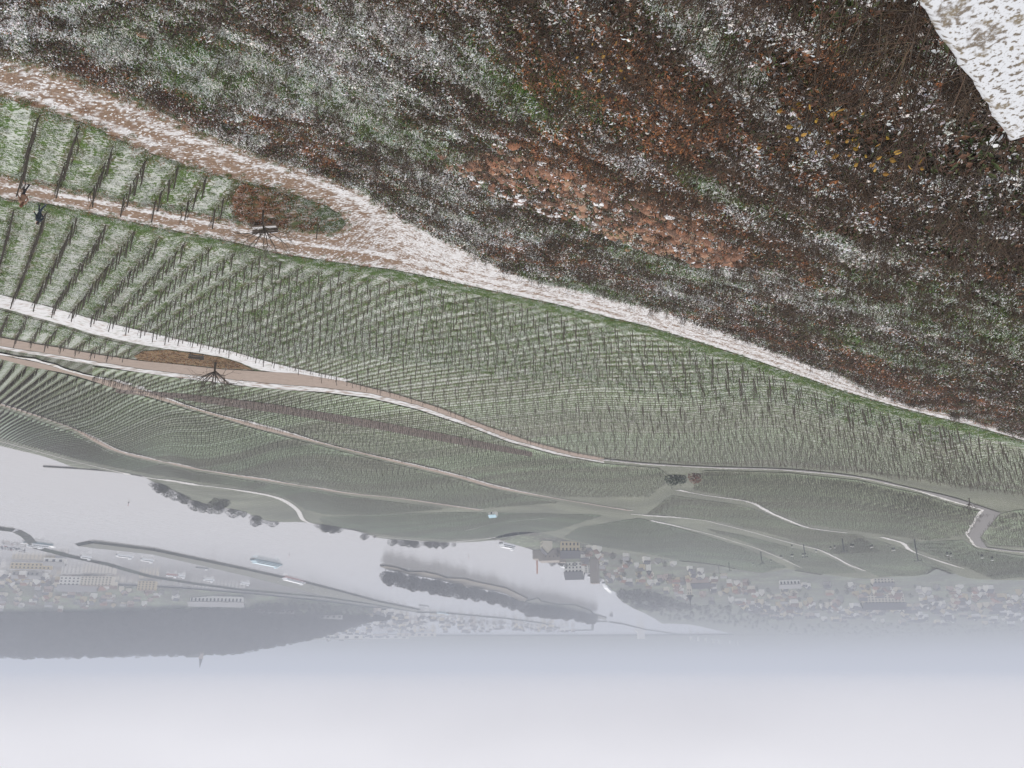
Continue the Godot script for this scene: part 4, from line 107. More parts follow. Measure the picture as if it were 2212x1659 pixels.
const VILLAGE_HOUSES := [[401,-2486],[486,-3538],[165,-3642],[-165,-3375],[229,-3021],[146,-3057],[476,-2585],[472,-3217],[252,-2885],[281,-2648],[476,-3874],[451,-3362],[-14,-3487],[442,-2753],[517,-2888],[369,-2578],[362,-2509],[415,-2439],[570,-2910],[462,-2908],[408,-2562],[669,-4149],[-166,-3592],[689,-4109],[464,-3599],[-53,-3560],[-64,-3268],[111,-3683],[-244,-3629],[122,-3369],[-130,-3322],[285,-3264],[156,-3179],[-122,-3466],[-16,-3257],[192,-2957],[491,-3047],[607,-3062],[587,-4213],[725,-4004],[231,-2877],[456,-3330],[311,-3773],[643,-4097],[482,-3938],[81,-3470],[-38,-3479],[593,-3337],[375,-2827],[623,-3156],[370,-3443],[-168,-3735],[374,-2710],[328,-2996],[542,-3070],[63,-3484],[675,-3701],[73,-3314],[347,-2545],[221,-3707],[29,-3327],[411,-3673],[346,-3041],[747,-3295],[516,-3193],[679,-3868],[-284,-3746],[-87,-3414],[603,-3008],[-119,-3613],[108,-3723],[150,-3266],[634,-3049],[261,-3309],[-100,-3507],[423,-2988],[523,-3720],[471,-3520],[485,-3145],[679,-3534],[398,-3109],[479,-3384],[709,-3384],[624,-3513],[439,-2464],[-228,-3678],[546,-2857],[211,-3298],[428,-2571],[452,-3750],[408,-2417],[527,-3808],[366,-3125],[381,-3089],[477,-3361],[575,-3241],[162,-3443],[280,-2833],[461,-3653],[427,-3292],[190,-2928],[-140,-3434],[44,-3439],[675,-3108],[151,-3306],[376,-2457],[502,-2971],[528,-3624],[429,-2967],[222,-3043],[92,-3526],[675,-3359],[386,-2897],[493,-3343],[783,-3715],[667,-3616],[196,-3045],[409,-2932],[300,-3586],[219,-3395],[269,-2868],[399,-2855],[506,-2994],[412,-2873],[552,-4208],[303,-2710],[369,-3826],[459,-3674],[-8,-3376],[303,-2662],[781,-3886],[372,-3779],[-133,-3384],[410,-2813],[701,-3160],[139,-3646],[406,-2529],[376,-3037],[752,-3867],[559,-3700],[211,-3612],[405,-3224],[742,-3267],[423,-3378],[203,-3751],[483,-3082],[-109,-3550],[520,-2867],[-242,-3703],[372,-3307]]
const ISLE_TREES := [[230,-1427],[226,-1440],[223,-1449],[225,-1449],[215,-1462],[211,-1462],[212,-1473],[209,-1489],[209,-1492],[206,-1516],[196,-1509],[192,-1516],[189,-1524],[193,-1546],[185,-1541],[176,-1562],[178,-1572],[171,-1574],[171,-1588],[162,-1597],[154,-1590],[155,-1596],[152,-1602],[148,-1622],[146,-1633],[138,-1633],[129,-1646],[130,-1655],[121,-1655],[114,-1663],[113,-1693],[116,-1701],[108,-1706],[106,-1703],[102,-1736],[97,-1741],[85,-1756],[85,-1751],[79,-1773],[79,-1783],[67,-1797],[70,-1811],[64,-1805],[54,-1832],[52,-1844],[46,-1840],[45,-1849],[44,-1862],[34,-1901],[36,-1887],[23,-1916],[26,-1921],[20,-1954],[18,-1956],[19,-1988],[15,-1989],[2,-1992],[-1,-2036],[-4,-2047],[-2,-2051],[-6,-2082],[-12,-2085],[-25,-2117],[-29,-2120]]
const ISLE_TREES_SHORT := [[-44,-2231],[-48,-2216],[-52,-2216],[-58,-2265],[-71,-2254],[-69,-2246],[-69,-2250],[-85,-2287],[-84,-2290],[-95,-2293],[-99,-2303],[-100,-2308],[-104,-2303],[-117,-2322],[-117,-2343],[-126,-2331],[-123,-2336],[-132,-2351],[-141,-2366],[-149,-2373],[-151,-2376],[-163,-2403],[-164,-2421],[-176,-2429],[-185,-2463],[-183,-2454],[-186,-2491],[-202,-2487],[-207,-2520],[-211,-2504],[-221,-2548],[-225,-2557],[-233,-2599],[-240,-2615],[-235,-2597],[-252,-2651],[-256,-2674],[-265,-2649],[-272,-2682],[-272,-2697]]
const PARK_TREES := [[-259,-1796],[-629,-2813],[-301,-1922],[-834,-3097],[-294,-1820],[-550,-2791],[-399,-2369],[-270,-1906],[-473,-2377],[-791,-2564],[-432,-2358],[-719,-2922],[-594,-2673],[-362,-2236],[-713,-2357],[-684,-2389],[-571,-2192],[-981,-3089],[-589,-2502],[-540,-2511],[-304,-1820],[-307,-1947],[-740,-2940],[-907,-2896],[-409,-2139],[-325,-1932],[-403,-2230],[-497,-2347],[-879,-2549],[-595,-2427],[-902,-2717],[-898,-2753],[-461,-2120],[-253,-1775],[-328,-1862],[-313,-2077],[-382,-2058],[-522,-2229],[-267,-1806],[-830,-2559],[-390,-2081],[-674,-2715],[-890,-2770],[-828,-2638],[-408,-2276],[-475,-2553],[-344,-1925],[-330,-1904],[-801,-2980],[-760,-2757],[-559,-2759],[-291,-1852],[-923,-2770],[-481,-2320],[-274,-1730],[-657,-2913],[-371,-1997],[-433,-2377],[-401,-2144],[-458,-2195],[-775,-2990],[-556,-2296],[-370,-2215],[-684,-2332],[-460,-2277],[-691,-2726],[-366,-1979],[-683,-2677],[-605,-2259],[-623,-2552],[-531,-2298],[-836,-2924],[-338,-2174],[-280,-1940],[-907,-2972],[-488,-2233],[-355,-2161],[-350,-2024],[-553,-2171],[-613,-2268],[-299,-1967],[-660,-2565],[-263,-1767],[-749,-2760],[-768,-3043],[-285,-1862],[-401,-2010],[-379,-2217],[-678,-2831],[-491,-2260],[-902,-3189],[-579,-2826],[-709,-2457],[-257,-1831],[-348,-1863],[-820,-2515],[-374,-1941],[-427,-2196],[-356,-2179],[-411,-2068],[-533,-2256],[-391,-2257],[-240,-1737],[-382,-1932],[-600,-2293],[-744,-2492],[-849,-2930],[-722,-2467],[-809,-2442],[-818,-2782],[-873,-2813],[-769,-2962],[-723,-2555],[-328,-2073],[-622,-2442],[-684,-2532],[-820,-2654],[-285,-1967],[-935,-3172],[-600,-2537],[-734,-2425],[-316,-1955],[-542,-2203],[-416,-2370],[-848,-2572],[-328,-2054],[-877,-2589],[-450,-2112],[-453,-2156],[-364,-1967],[-914,-2783],[-814,-3012],[-739,-2470],[-514,-2636],[-310,-1861],[-310,-1796],[-358,-1958],[-756,-2948],[-508,-2285],[-281,-1979],[-592,-2445],[-477,-2179],[-985,-2860],[-906,-2877],[-625,-2535],[-891,-2604],[-738,-2687],[-539,-2325],[-698,-2564],[-274,-1778],[-587,-2372],[-354,-1947],[-607,-2520],[-846,-3040],[-440,-2147],[-815,-2638],[-383,-2142],[-861,-3099],[-340,-2113],[-284,-1762],[-974,-2941],[-396,-2063],[-583,-2803],[-357,-2077],[-613,-2783],[-241,-1772],[-883,-2975],[-485,-2596],[-397,-1978],[-826,-2453],[-401,-2217],[-506,-2242],[-851,-2703],[-678,-2521],[-849,-2858],[-775,-2484],[-657,-2797],[-958,-3014],[-293,-1889],[-640,-2429],[-370,-2083],[-305,-1903],[-445,-2397],[-258,-1806],[-506,-2323],[-466,-2348],[-449,-2141],[-625,-2800],[-818,-3003],[-479,-2257],[-320,-1985],[-317,-1829],[-625,-2855],[-376,-2120],[-867,-2972],[-615,-2323],[-530,-2372],[-560,-2495],[-499,-2169],[-818,-2716],[-339,-2158],[-798,-2713],[-935,-3055],[-345,-1964],[-257,-1881],[-835,-2969],[-760,-2938],[-561,-2686],[-653,-2503],[-251,-1849],[-722,-2969],[-600,-2217],[-341,-1850],[-886,-2722],[-896,-2627],[-417,-2412],[-599,-2466],[-793,-2594],[-326,-1809],[-541,-2658],[-814,-2854],[-463,-2465],[-363,-1936],[-914,-3089],[-692,-2553],[-884,-3181],[-664,-2841],[-823,-2880],[-592,-2611],[-427,-2435],[-281,-1741],[-700,-2453],[-753,-2632],[-585,-2793],[-927,-2959],[-290,-1904],[-269,-1747],[-890,-2781],[-762,-2810],[-432,-2150],[-496,-2594],[-781,-2426],[-612,-2703],[-531,-2575],[-953,-3177],[-657,-2750],[-380,-2243],[-370,-1915],[-647,-2250],[-781,-2731],[-398,-2198],[-662,-2667],[-422,-2033],[-735,-2642],[-361,-2170],[-720,-2367],[-344,-2200],[-345,-2006],[-375,-2034],[-317,-2101],[-597,-2740],[-600,-2202],[-579,-2642],[-685,-2657],[-780,-2566],[-814,-2529],[-485,-2443],[-492,-2191],[-855,-3053],[-651,-2597],[-580,-2682],[-404,-2120],[-571,-2562],[-766,-2454],[-549,-2341],[-511,-2460],[-875,-2791],[-437,-2222],[-553,-2458],[-973,-2874],[-909,-2724],[-279,-1844],[-913,-2741],[-723,-2720],[-826,-2964],[-870,-2840],[-656,-2643],[-335,-1840],[-540,-2248],[-722,-2893],[-792,-2844],[-458,-2145],[-670,-2455],[-545,-2231],[-711,-2438],[-468,-2216],[-666,-2697],[-381,-2165],[-522,-2329],[-757,-2740],[-412,-2022],[-740,-2724],[-655,-2441],[-298,-1749],[-913,-3013],[-859,-2731],[-835,-3063],[-250,-1821],[-739,-2361],[-802,-3072],[-832,-2877],[-699,-2583],[-518,-2619],[-499,-2360],[-574,-2524],[-519,-2470],[-586,-2729],[-934,-2727],[-808,-2815],[-489,-2408],[-987,-2823],[-541,-2540],[-783,-2970],[-922,-2950],[-851,-3011],[-696,-2752],[-768,-2972],[-563,-2382],[-324,-1891],[-500,-2276]]
const WOOD_BANK := [[650,-2065],[497,-2253],[551,-2184],[672,-2063],[559,-2108],[578,-2186],[592,-2183],[542,-2219],[426,-2414],[623,-2040],[521,-2258],[498,-2375],[442,-2371],[611,-2066],[529,-2211],[609,-2087],[603,-2126],[556,-2121],[577,-2071],[458,-2290],[633,-2112],[613,-2116],[551,-2172],[507,-2209],[638,-2036],[573,-2175],[542,-2125],[508,-2241],[535,-2146],[562,-2212],[477,-2294],[563,-2147],[479,-2326],[467,-2320],[619,-2136],[429,-2448],[603,-2160],[447,-2397],[420,-2463],[541,-2201],[595,-2105],[453,-2348],[453,-2365],[466,-2372],[454,-2407],[477,-2314],[582,-2118],[573,-2133],[521,-2158],[473,-2282],[627,-2077],[640,-2087],[415,-2433],[537,-2179],[563,-2194],[445,-2311],[515,-2198],[502,-2294],[433,-2356],[494,-2226],[519,-2246],[625,-2055],[605,-2046],[506,-2229],[442,-2426],[597,-2170],[657,-2085],[498,-2343],[507,-2261],[647,-2097],[516,-2179],[591,-2145],[530,-2234],[532,-2191],[468,-2404],[580,-2162],[490,-2287],[484,-2274],[640,-2057],[547,-2160],[518,-2272],[467,-2270],[417,-2398],[429,-2394],[583,-2088],[402,-2492],[414,-2484],[409,-2457],[525,-2287],[547,-2230],[528,-2128],[450,-2385],[652,-2033],[458,-2420],[546,-2098],[502,-2196],[597,-2060],[459,-2329],[511,-2316],[439,-2441],[536,-2249],[485,-2237],[444,-2415],[610,-2103],[480,-2262],[569,-2095],[463,-2392],[478,-2351],[488,-2420],[597,-2079],[410,-2471],[475,-2363],[603,-2142],[485,-2338],[623,-2124],[439,-2331],[549,-2141],[479,-2389],[426,-2370],[491,-2403],[487,-2362],[659,-2057],[621,-2107],[592,-2133],[506,-2280],[665,-2076],[580,-2200],[422,-2349],[499,-2356],[491,-2302],[533,-2160],[433,-2319],[462,-2438],[521,-2301],[466,-2342],[474,-2420],[647,-2109],[496,-2319],[526,-2223],[569,-2080],[429,-2429],[503,-2178],[533,-2261],[630,-2099],[464,-2302],[652,-2045],[573,-2110],[640,-2073],[559,-2159],[546,-2110],[475,-2443],[464,-2254],[561,-2225],[582,-2100],[510,-2331],[577,-2147],[449,-2299],[533,-2274],[472,-2244],[493,-2265]]
const BANK_TREES := [[344.8,-739.3],[341.9,-748.7],[343.8,-769.4],[344.2,-790.1],[343.8,-811.5],[337.4,-818.5],[333.9,-831.7],[326.3,-845.6],[316.7,-862.3],[310.7,-875.5],[307.5,-906.8],[304.9,-934.1],[294.4,-946.7],[337.2,-727.8],[279,-732.1],[303.1,-784.2],[239.5,-960.9],[232.3,-960.4],[225.1,-959.8],[215.9,-955.2],[192.5,-1050.1],[166.1,-1085.3],[151.6,-1075],[146.3,-1083.2],[139.1,-1092.8],[121.9,-1097.3],[118.6,-1115.3],[109.9,-1108.6],[102.9,-1119.3],[95.4,-1117.5]]
const TOWN_TREES := [[-128,-1423],[-80,-1258],[-101,-1368],[-103,-1329],[-121,-1388],[-77,-1275],[-134,-1402],[-67,-1235],[-116,-1348],[-153,-1457],[-168,-1503],[-142,-1433],[-121,-1373],[-91,-1315],[-1071,-1982],[-799,-1722],[-1470,-2290],[-371,-1576],[-807,-2021],[-176,-1265],[-682,-1972],[-350,-1662],[-869,-1977],[-373,-1451],[-1004,-1739],[-295,-1549],[-85,-1171],[-159,-1472],[-1034,-2128],[-945,-2154],[-743,-1758],[-630,-2048],[-1015,-2109],[-881,-2175],[-220,-1370],[-113,-1243],[-602,-1844],[-521,-1725],[-445,-1674],[-863,-2081],[-989,-1708],[-111,-1146],[-293,-1474],[-855,-1677],[-380,-1770],[-298,-1459],[-456,-1817],[-842,-1807],[-1160,-2211],[-1323,-2070],[-64,-1248],[-708,-1957],[-1146,-2255],[-795,-2051],[-469,-1640],[-168,-1133],[-850,-2060],[-234,-1450],[-897,-2304],[-98,-1336],[-202,-1423],[-1081,-2089],[-750,-2111],[-928,-2114],[-700,-1650],[-243,-1376],[-185,-1251],[-431,-1977],[-250,-1283],[-474,-1579],[-67,-1146],[-166,-1404],[-752,-1671],[-612,-1791],[-145,-1121],[-1050,-1956],[-668,-1685],[-638,-1797],[-714,-1651],[-232,-1332],[-676,-2131],[-1039,-1893],[-432,-1732],[-206,-1509],[-619,-1710],[-867,-2251],[-562,-1738],[-521,-1898],[-1131,-2162],[-1425,-2199],[-532,-1719],[-1197,-2169],[-115,-1385],[-943,-1877],[-509,-1773],[-566,-2057],[-720,-1756],[-686,-1854],[-653,-2039],[-402,-1626],[-670,-2079],[-121,-1398],[-102,-1115],[-832,-2131]]
const FAR_WOOD := [[-1478,-3645],[-2108,-3487],[-1584,-3694],[-1967,-4104],[-1835,-3744],[-1685,-4217],[-1643,-3791],[-1630,-3835],[-1311,-3208],[-2229,-3924],[-1096,-3144],[-1822,-3385],[-1925,-3365],[-2124,-3379],[-1740,-3197],[-2498,-4029],[-840,-3165],[-1560,-3459],[-976,-3197],[-2570,-4127],[-1478,-4319],[-1027,-3375],[-2180,-3795],[-1776,-3281],[-1180,-3718],[-1289,-3467],[-2177,-3515],[-1948,-4274],[-2481,-4160],[-2183,-3724],[-1509,-3230],[-1907,-4241],[-967,-3336],[-1588,-4333],[-2398,-3823],[-1867,-3690],[-1658,-3971],[-2283,-4357],[-2056,-3917],[-1407,-3878],[-1599,-4099],[-2122,-3668],[-1607,-3357],[-1718,-3733],[-1758,-3366],[-1931,-3682],[-1316,-3143],[-1802,-3538],[-2083,-4410],[-1320,-3865],[-2282,-3830],[-1735,-4338],[-1353,-3840],[-1026,-3432],[-1970,-3359],[-2395,-4231],[-1691,-3532],[-1462,-4212],[-2180,-3465],[-1414,-4103],[-1661,-3457],[-1834,-3821],[-1091,-3303],[-1820,-3577],[-1903,-4024],[-2400,-3954],[-1367,-3659],[-2402,-4112],[-2155,-4161],[-1911,-3945],[-1805,-4099],[-1906,-3308],[-1806,-4050],[-1455,-4092],[-1709,-3957],[-2209,-3888],[-1106,-3587],[-1336,-3967],[-1734,-3581],[-2078,-3645],[-1164,-3356],[-2232,-3583],[-1564,-3547],[-1506,-3404],[-1150,-3498],[-1359,-3264],[-1652,-3269],[-1368,-3753],[-1272,-3405],[-2143,-3739],[-1945,-3261],[-1935,-3418],[-1490,-3878],[-2196,-4384],[-1721,-4028],[-1654,-3880],[-1654,-4045],[-1231,-3488],[-2149,-4221],[-2175,-4261],[-1630,-3391],[-2148,-4072],[-1895,-3392],[-2051,-4047],[-1804,-3661],[-1482,-3368],[-1096,-3387],[-2277,-3659],[-2096,-3415],[-1621,-3712],[-1190,-3218],[-1645,-4350],[-1389,-3506],[-1933,-4453],[-1814,-3490],[-1542,-3843],[-1573,-3414],[-1951,-3595],[-2051,-3764],[-1752,-3777],[-1128,-3423],[-1686,-3775],[-1306,-3507],[-1004,-3300],[-2220,-4209],[-1256,-3182],[-1859,-3338],[-1277,-3626],[-1321,-3338],[-1593,-3518],[-1447,-3962],[-2067,-3443],[-1799,-3245],[-1230,-3329],[-1286,-3366],[-1989,-3611],[-1886,-3212],[-1625,-3659],[-1550,-3166],[-1257,-3293],[-1525,-3606],[-2043,-3400],[-2162,-3844],[-2343,-3792],[-2014,-4381],[-1964,-3510],[-1982,-3297],[-2001,-4505],[-1525,-4113],[-1920,-3727],[-1118,-3183],[-2075,-3569],[-1179,-3600],[-2379,-4172],[-1457,-3491],[-1592,-3587],[-1129,-3254],[-1621,-3940],[-1348,-3609],[-1459,-3842],[-1718,-3279],[-2237,-3649],[-1961,-3924],[-986,-3387],[-2101,-3703],[-2237,-4167],[-1755,-4094],[-2158,-3625],[-1289,-3544],[-1784,-3902],[-1442,-3190],[-1162,-3671],[-1603,-3250],[-1981,-3986],[-1391,-3702],[-1045,-3490],[-1386,-3188],[-1494,-3283],[-2299,-3716],[-1406,-3400],[-1855,-3887],[-2142,-4016],[-1332,-3436],[-1443,-3378],[-2113,-4276],[-1975,-4366],[-1031,-3237],[-1221,-3540],[-2255,-4452],[-2025,-4100],[-2325,-3844],[-1257,-3792],[-1438,-3590],[-1666,-4430],[-1401,-3827],[-1804,-4225],[-1488,-3151],[-2236,-4102],[-1109,-3526],[-1834,-3937],[-1374,-3450],[-1644,-3617],[-902,-3254],[-2307,-4091],[-1626,-4002],[-1234,-3236],[-1812,-4440],[-1214,-3291],[-2347,-3738],[-2050,-3482],[-1602,-4219],[-1194,-3457],[-2446,-3867],[-1687,-3328],[-1653,-3196],[-2029,-3324],[-2123,-3955],[-1426,-4057],[-1205,-3154],[-1998,-3841],[-42,-3340],[43,-3428],[169,-3086],[-269,-3906],[277,-2978],[132,-3102],[17,-3175],[155,-3035],[-43,-3447],[281,-2893],[160,-3218],[119,-3229],[238,-3113],[233,-2945],[-134,-3394],[94,-3378],[188,-2914],[-39,-3476],[113,-2900],[41,-3373],[-221,-3936],[-104,-3310],[-70,-3289],[-193,-3641],[-199,-3839],[154,-2977],[222,-3088],[253,-2747],[-88,-3425],[220,-2994],[148,-2941],[-162,-3699],[72,-3034],[126,-3055],[140,-3078],[233,-2915],[330,-2828],[178,-2846],[250,-2978],[53,-3138],[63,-3412],[-7,-3163],[-6,-3065],[-152,-3470],[116,-3086],[11,-3571],[296,-2764],[280,-2715],[46,-2981],[16,-3439],[337,-2887],[-137,-3576],[166,-3058],[0,-3252],[145,-2890],[48,-3332],[27,-3053],[181,-3027],[73,-3152],[213,-2852],[-9,-3392],[-62,-3565],[-62,-3206],[-24,-3363],[148,-3191],[-172,-3837],[-12,-3124],[64,-3286],[-158,-3814],[46,-3261],[-118,-3558],[36,-3487],[-89,-3687],[119,-2993],[-25,-3495],[222,-2778],[-128,-3455],[-241,-3787],[231,-2878],[-30,-3163],[-101,-3496],[249,-3093],[-37,-3227],[250,-2892],[-64,-3184],[10,-3476],[258,-2934],[271,-2856],[290,-2832],[290,-2935],[-47,-3418],[176,-2962],[93,-3028],[293,-2867],[279,-2738],[-75,-3592],[45,-3086],[-2,-3320],[295,-2803],[127,-3124],[-226,-3979],[44,-3465],[-109,-3743],[-90,-3378],[30,-3119],[-91,-3454],[129,-2965],[-76,-3337],[92,-2973],[115,-3356],[-165,-3526],[-219,-3768],[-133,-3821],[125,-3297],[65,-3008],[72,-3107],[-52,-3246],[36,-3011],[154,-2914],[41,-3197],[-77,-3223],[-61,-3626],[182,-3192],[-225,-3867],[100,-2932],[271,-2767],[0,-3287],[228,-2818],[264,-2800],[-153,-3551],[-114,-3689],[175,-2933],[324,-2755],[-184,-3572],[97,-3144],[313,-2728],[197,-2816],[96,-3104],[39,-3397],[202,-3070],[-199,-3666],[-135,-3613],[-51,-3522],[316,-2692],[122,-3025],[-131,-3669],[-28,-3519],[197,-2943],[-118,-3594],[181,-3004],[-170,-3756],[-91,-3727],[269,-3039],[-109,-3793],[142,-3271],[66,-3214],[-197,-3610],[-58,-3662],[-151,-3438],[201,-3140]]
const GONDOLAS := [[-274.7,73.4,-670.5],[-273.5,74.3,-658.8],[-276.2,76.9,-632.7],[-277.8,77.2,-632.6],[-287.9,79.3,-623.4],[-286.7,79.6,-618.5],[-311.5,79.7,-637.1],[-310.8,80,-632.5],[-288.9,99.6,-517],[-286.9,101,-509.7],[-282.6,107.6,-469.3],[-289.5,108.7,-470.9],[-282,67.7,-755.6],[-282.4,68.1,-750.4],[-277.7,70.6,-710.5],[-279.4,65.1,-779.9],[-279.9,65.4,-777.4],[-280.6,61.8,-815.6],[-281,62.2,-813],[-291.4,57.7,-879.6],[-295.5,51.3,-959.6],[-296.6,54.6,-924.4],[-249.4,68.9,-692.1]]
const PYLONS := [[-316,-608.4],[-281.6,-660.3],[-277.6,-739.2],[-280.1,-877.1],[-296.7,-1071.2],[-364,-1381.7]]
const BUILDINGS := {"villa":[-105.5,-1330.3],"church":[-349.8,-1562.1],"castle":[-59.3,-1186],"tower_small":[-224.5,-1288.7],"house_gable":[-48.4,-1094.4],"yellow_house":[-82,-1098.3],"blue_hall":[-567.3,-1613.2],"blue_roof":[-643.9,-1748.8],"long_hotel":[-901.4,-1933.4],"crane":[-38.4,-1196],"yellow_flats":[824.3,-1345.1],"school":[857.2,-1562.8],"beige_block":[816,-1554],"red_house":[868.6,-1679.7],"yellow_block":[756.9,-1641.1],"hall_white":[721.7,-1947.2],"hall_long":[640.7,-2141.7],"hall_flat":[550.1,-2286.5],"station":[750.9,-1284.8],"plant_a":[723.4,-3268.8],"plant_b":[685.6,-4332.8],"plant_c":[500.5,-4234.4],"hall_green":[904.9,-1468],"clock_roof":[-741.3,-1579.2],"white_villa":[-132.6,-1368.6]}
const CHAPEL := [951.5,-2467.8]
const FERRY := [694.6,-1137.9]
const BOATS := {"cruiser_tail":[434.7,-1307.3],"cruiser_nose":[406.9,-1387.9],"moored_tail":[457,-1573.1],"moored_nose":[440,-1689.5],"barge1a":[268.1,-2331],"barge1b":[249.3,-2385.9],"barge2a":[245.5,-2633.1],"barge2b":[209.6,-2703],"pier1a":[16.2,-1128.9],"pier1b":[-4.8,-1156.1],"pier2a":[-87.8,-1387.9],"pier2b":[-108.8,-1428.5],"pier3a":[-116.3,-1471.3],"pier3b":[-132.7,-1501.3],"pier4a":[-152,-1556.6],"pier4b":[-172,-1590],"pier5a":[-197.2,-1689.5],"pier5b":[-236,-1869.1],"harb1":[634.6,-1251.1],"harb2":[618,-1301.5],"harb3":[571.7,-1421.6],"harb4":[673,-1532.4],"harb5":[657,-1548.5],"harb6":[632.3,-1616],"harb7":[580.7,-1689.5],"harb8":[700.4,-1267.5],"endon":[-342,-2776.5]}
const BUOYS := [[421.6,-837.6],[-61.1,-1624.8],[312.1,-1532.4],[272.6,-1790.8],[71.3,-1278.6],[358.9,-1256.5]]
const RUIN_PIER := [-639,-4001.1]
const RUIN_SMALL := [[-1016.1,-4591.6],[-1089.9,-4730.9],[-1168.3,-4878.8],[-1274.8,-5118.6],[-1328.5,-5203.8],[-1450.6,-5382.8],[-1552.7,-5574.5]]
const CARS := [[746.2,-1136.1],[753,-1146.7],[758.9,-1156.8],[764.8,-1166.9],[743.8,-1140.2],[750.3,-1149.7],[757,-1160.5],[762.8,-1170.8],[742.8,-1143.4],[749.4,-1154.1],[755.2,-1164.2],[760.8,-1174.7],[746.2,-1157.4],[753.3,-1168],[759.3,-1178.2],[738.2,-1151.3],[751.5,-1171.7],[737.1,-1154.5],[742.7,-1164.7],[749.3,-1175.7],[734.9,-1158.4],[741.6,-1169.2],[753.7,-1190.7],[739.7,-1172.9],[752.3,-1194.2],[730.5,-1166.1],[737.7,-1176.6],[744.5,-1187.6],[750.8,-1198.9]]
const MOLE_LAMPS := [[434.3,-1728.2],[427.4,-1759.2],[423.8,-1802.4],[418.6,-1836.1],[412.1,-1871.1],[389.4,-2024.8],[385.3,-2067.2],[378.4,-2096.4],[372.5,-2126.4],[367.8,-2173],[462.8,-1562]]
const COVER := [[16.1,-27,2.7,0],[15.4,-30.1,2.6,0],[10.7,-28,2.3,0],[5.3,-29.4,3.3,0],[4,-29.6,1.6,0],[-5.1,-15.9,1.3,0],[-0.2,-17.4,1.6,0],[-13.3,-19.5,2.7,0],[-11.5,-18.1,1.5,0],[-16.8,-24.1,2.6,0],[-15.9,-28.3,3.5,0],[-7.3,-10.1,0.4,0],[-24.1,-46.4,4.6,0],[-2.4,-7.2,0.8,0],[-2.7,-4.6,0.5,0],[-2.9,-4.1,0.4,0],[-9.5,-40.5,3.6,0],[-1.8,-61.4,2.7,0],[-8,-60.9,3.4,0],[-1.7,-14.2,1.2,0],[-1.9,-17.8,2.9,1],[-3.4,-15.7,2.6,1],[-2.5,-13.7,2.2,1],[-3.5,-10.6,1.5,1],[-3.2,-5.6,0.6,1],[-3.1,-6.7,0.9,1],[-7.5,-19.8,3.5,1],[-5.3,-21.9,2.2,1],[-5.1,-51.5,4.6,1],[0.2,-50.1,2.6,1],[20.6,-30,2,1],[18.7,-32.2,1.4,1],[15.6,-34.9,2.5,1],[12.5,-35.1,2.1,1],[11.8,-40.3,3.3,1],[-34.6,-60.2,5.5,1],[-30.1,-58.5,7.9,1],[-42.8,-67.6,7.8,1],[-21.2,-49.7,6.6,1],[-20.1,-61.4,4.5,1],[-12.7,-26.9,3.7,1],[-9.5,-12.9,0.7,1],[-6,-14.2,1.9,1],[-5.2,-9.2,0.6,1],[-2.9,-9.6,1.5,1],[-4.6,-18.9,2.7,1],[-10.8,-31.9,4.8,1],[-2.8,-20.1,2.4,1],[-0.7,-22.6,2.7,1],[-7.2,-24.9,3.7,1],[-2.3,-10.4,1.3,1],[-4.4,-12.5,1.5,1],[-1.4,-12.9,1.3,1],[-2.7,-5,0.5,1],[20.1,-24.6,2.1,2],[18.5,-28.2,1.4,2],[12.9,-31.7,2.7,2],[8,-26.1,3.2,2],[5.2,-22.2,2.4,2],[4,-38.1,3.1,2],[2.9,-18,2.3,2],[-6.7,-11.3,1,2],[-4.7,-7,0.4,2],[-8,-16.6,2.5,2],[-4.9,-6.5,0.4,2],[-3.7,-8.4,0.7,2],[-3.5,-17.8,1.7,2],[-14.5,-36.3,5.2,2],[-13.7,-51.8,3.9,2],[3.5,-47.9,3.5,2],[16.3,-38.1,1.8,2],[-2.7,-7.8,0.8,2],[-2.6,-5.7,0.5,2],[-14,-29.9,4.1,2],[-6.1,-8.1,0.6,2],[-4.5,-11.5,1,2]]
const COPING := [[-0.61,-0.89],[-0.97,-1.24],[-1.04,-1.24]]
const HUT := [17.41,-701.72]
const COPING_STAINS := [[0.34,0.05],[0.43,0.03]]

var table := PackedFloat32Array()
var M := {}
var used := {}
var noise_a := FastNoiseLite.new()
var noise_b := FastNoiseLite.new()
var noise_c := FastNoiseLite.new()
const EYE := Vector3(0, 170, 0)
const ROW_TURN := 37.0
const ROW_GAP := 2.0

# ---------------------------------------------------------------- helpers
func numbered(called: String) -> String:
	if not used.has(called):
		used[called] = 0
		return called
	used[called] += 1
	return "%s_%03d" % [called, used[called]]

func tag(o: Node, label: String, category: String, group := "", kind := "") -> Node:
	if label != "": o.set_meta("label", label)
	if category != "": o.set_meta("category", category)
	if group != "": o.set_meta("group", group)
	if kind != "": o.set_meta("kind", kind)
	return o

func thing(called: String, label: String, category: String, at: Vector3, turn := 0.0, group := "") -> Node3D:
	var o := Node3D.new()
	o.name = numbered(called)
	add_child(o)
	o.position = at
	o.rotation.y = turn
	tag(o, label, category, group)
	return o

func put(mesh: Mesh, called: String, mat: Material, parent: Node = self, at := Transform3D()) -> MeshInstance3D:
	var o := MeshInstance3D.new()
	o.mesh = mesh
	if mat: o.material_override = mat
	if parent == self:
		o.name = numbered(called)
		add_child(o)
	else:
		o.name = called
		parent.add_child(o, true)
	o.transform = at
	return o

func pts(a: Array) -> PackedVector2Array:
	var p := PackedVector2Array()
	for i in range(0, a.size(), 2): p.append(Vector2(a[i], a[i + 1]))
	return p

func lin(c: Color) -> Color: return c.linear_to_srgb()

func paint(c: Color, rough := 0.9, metal := 0.0) -> StandardMaterial3D:
	var m := StandardMaterial3D.new()
	m.albedo_color = lin(c)
	m.roughness = rough
	m.metallic = metal
	return m

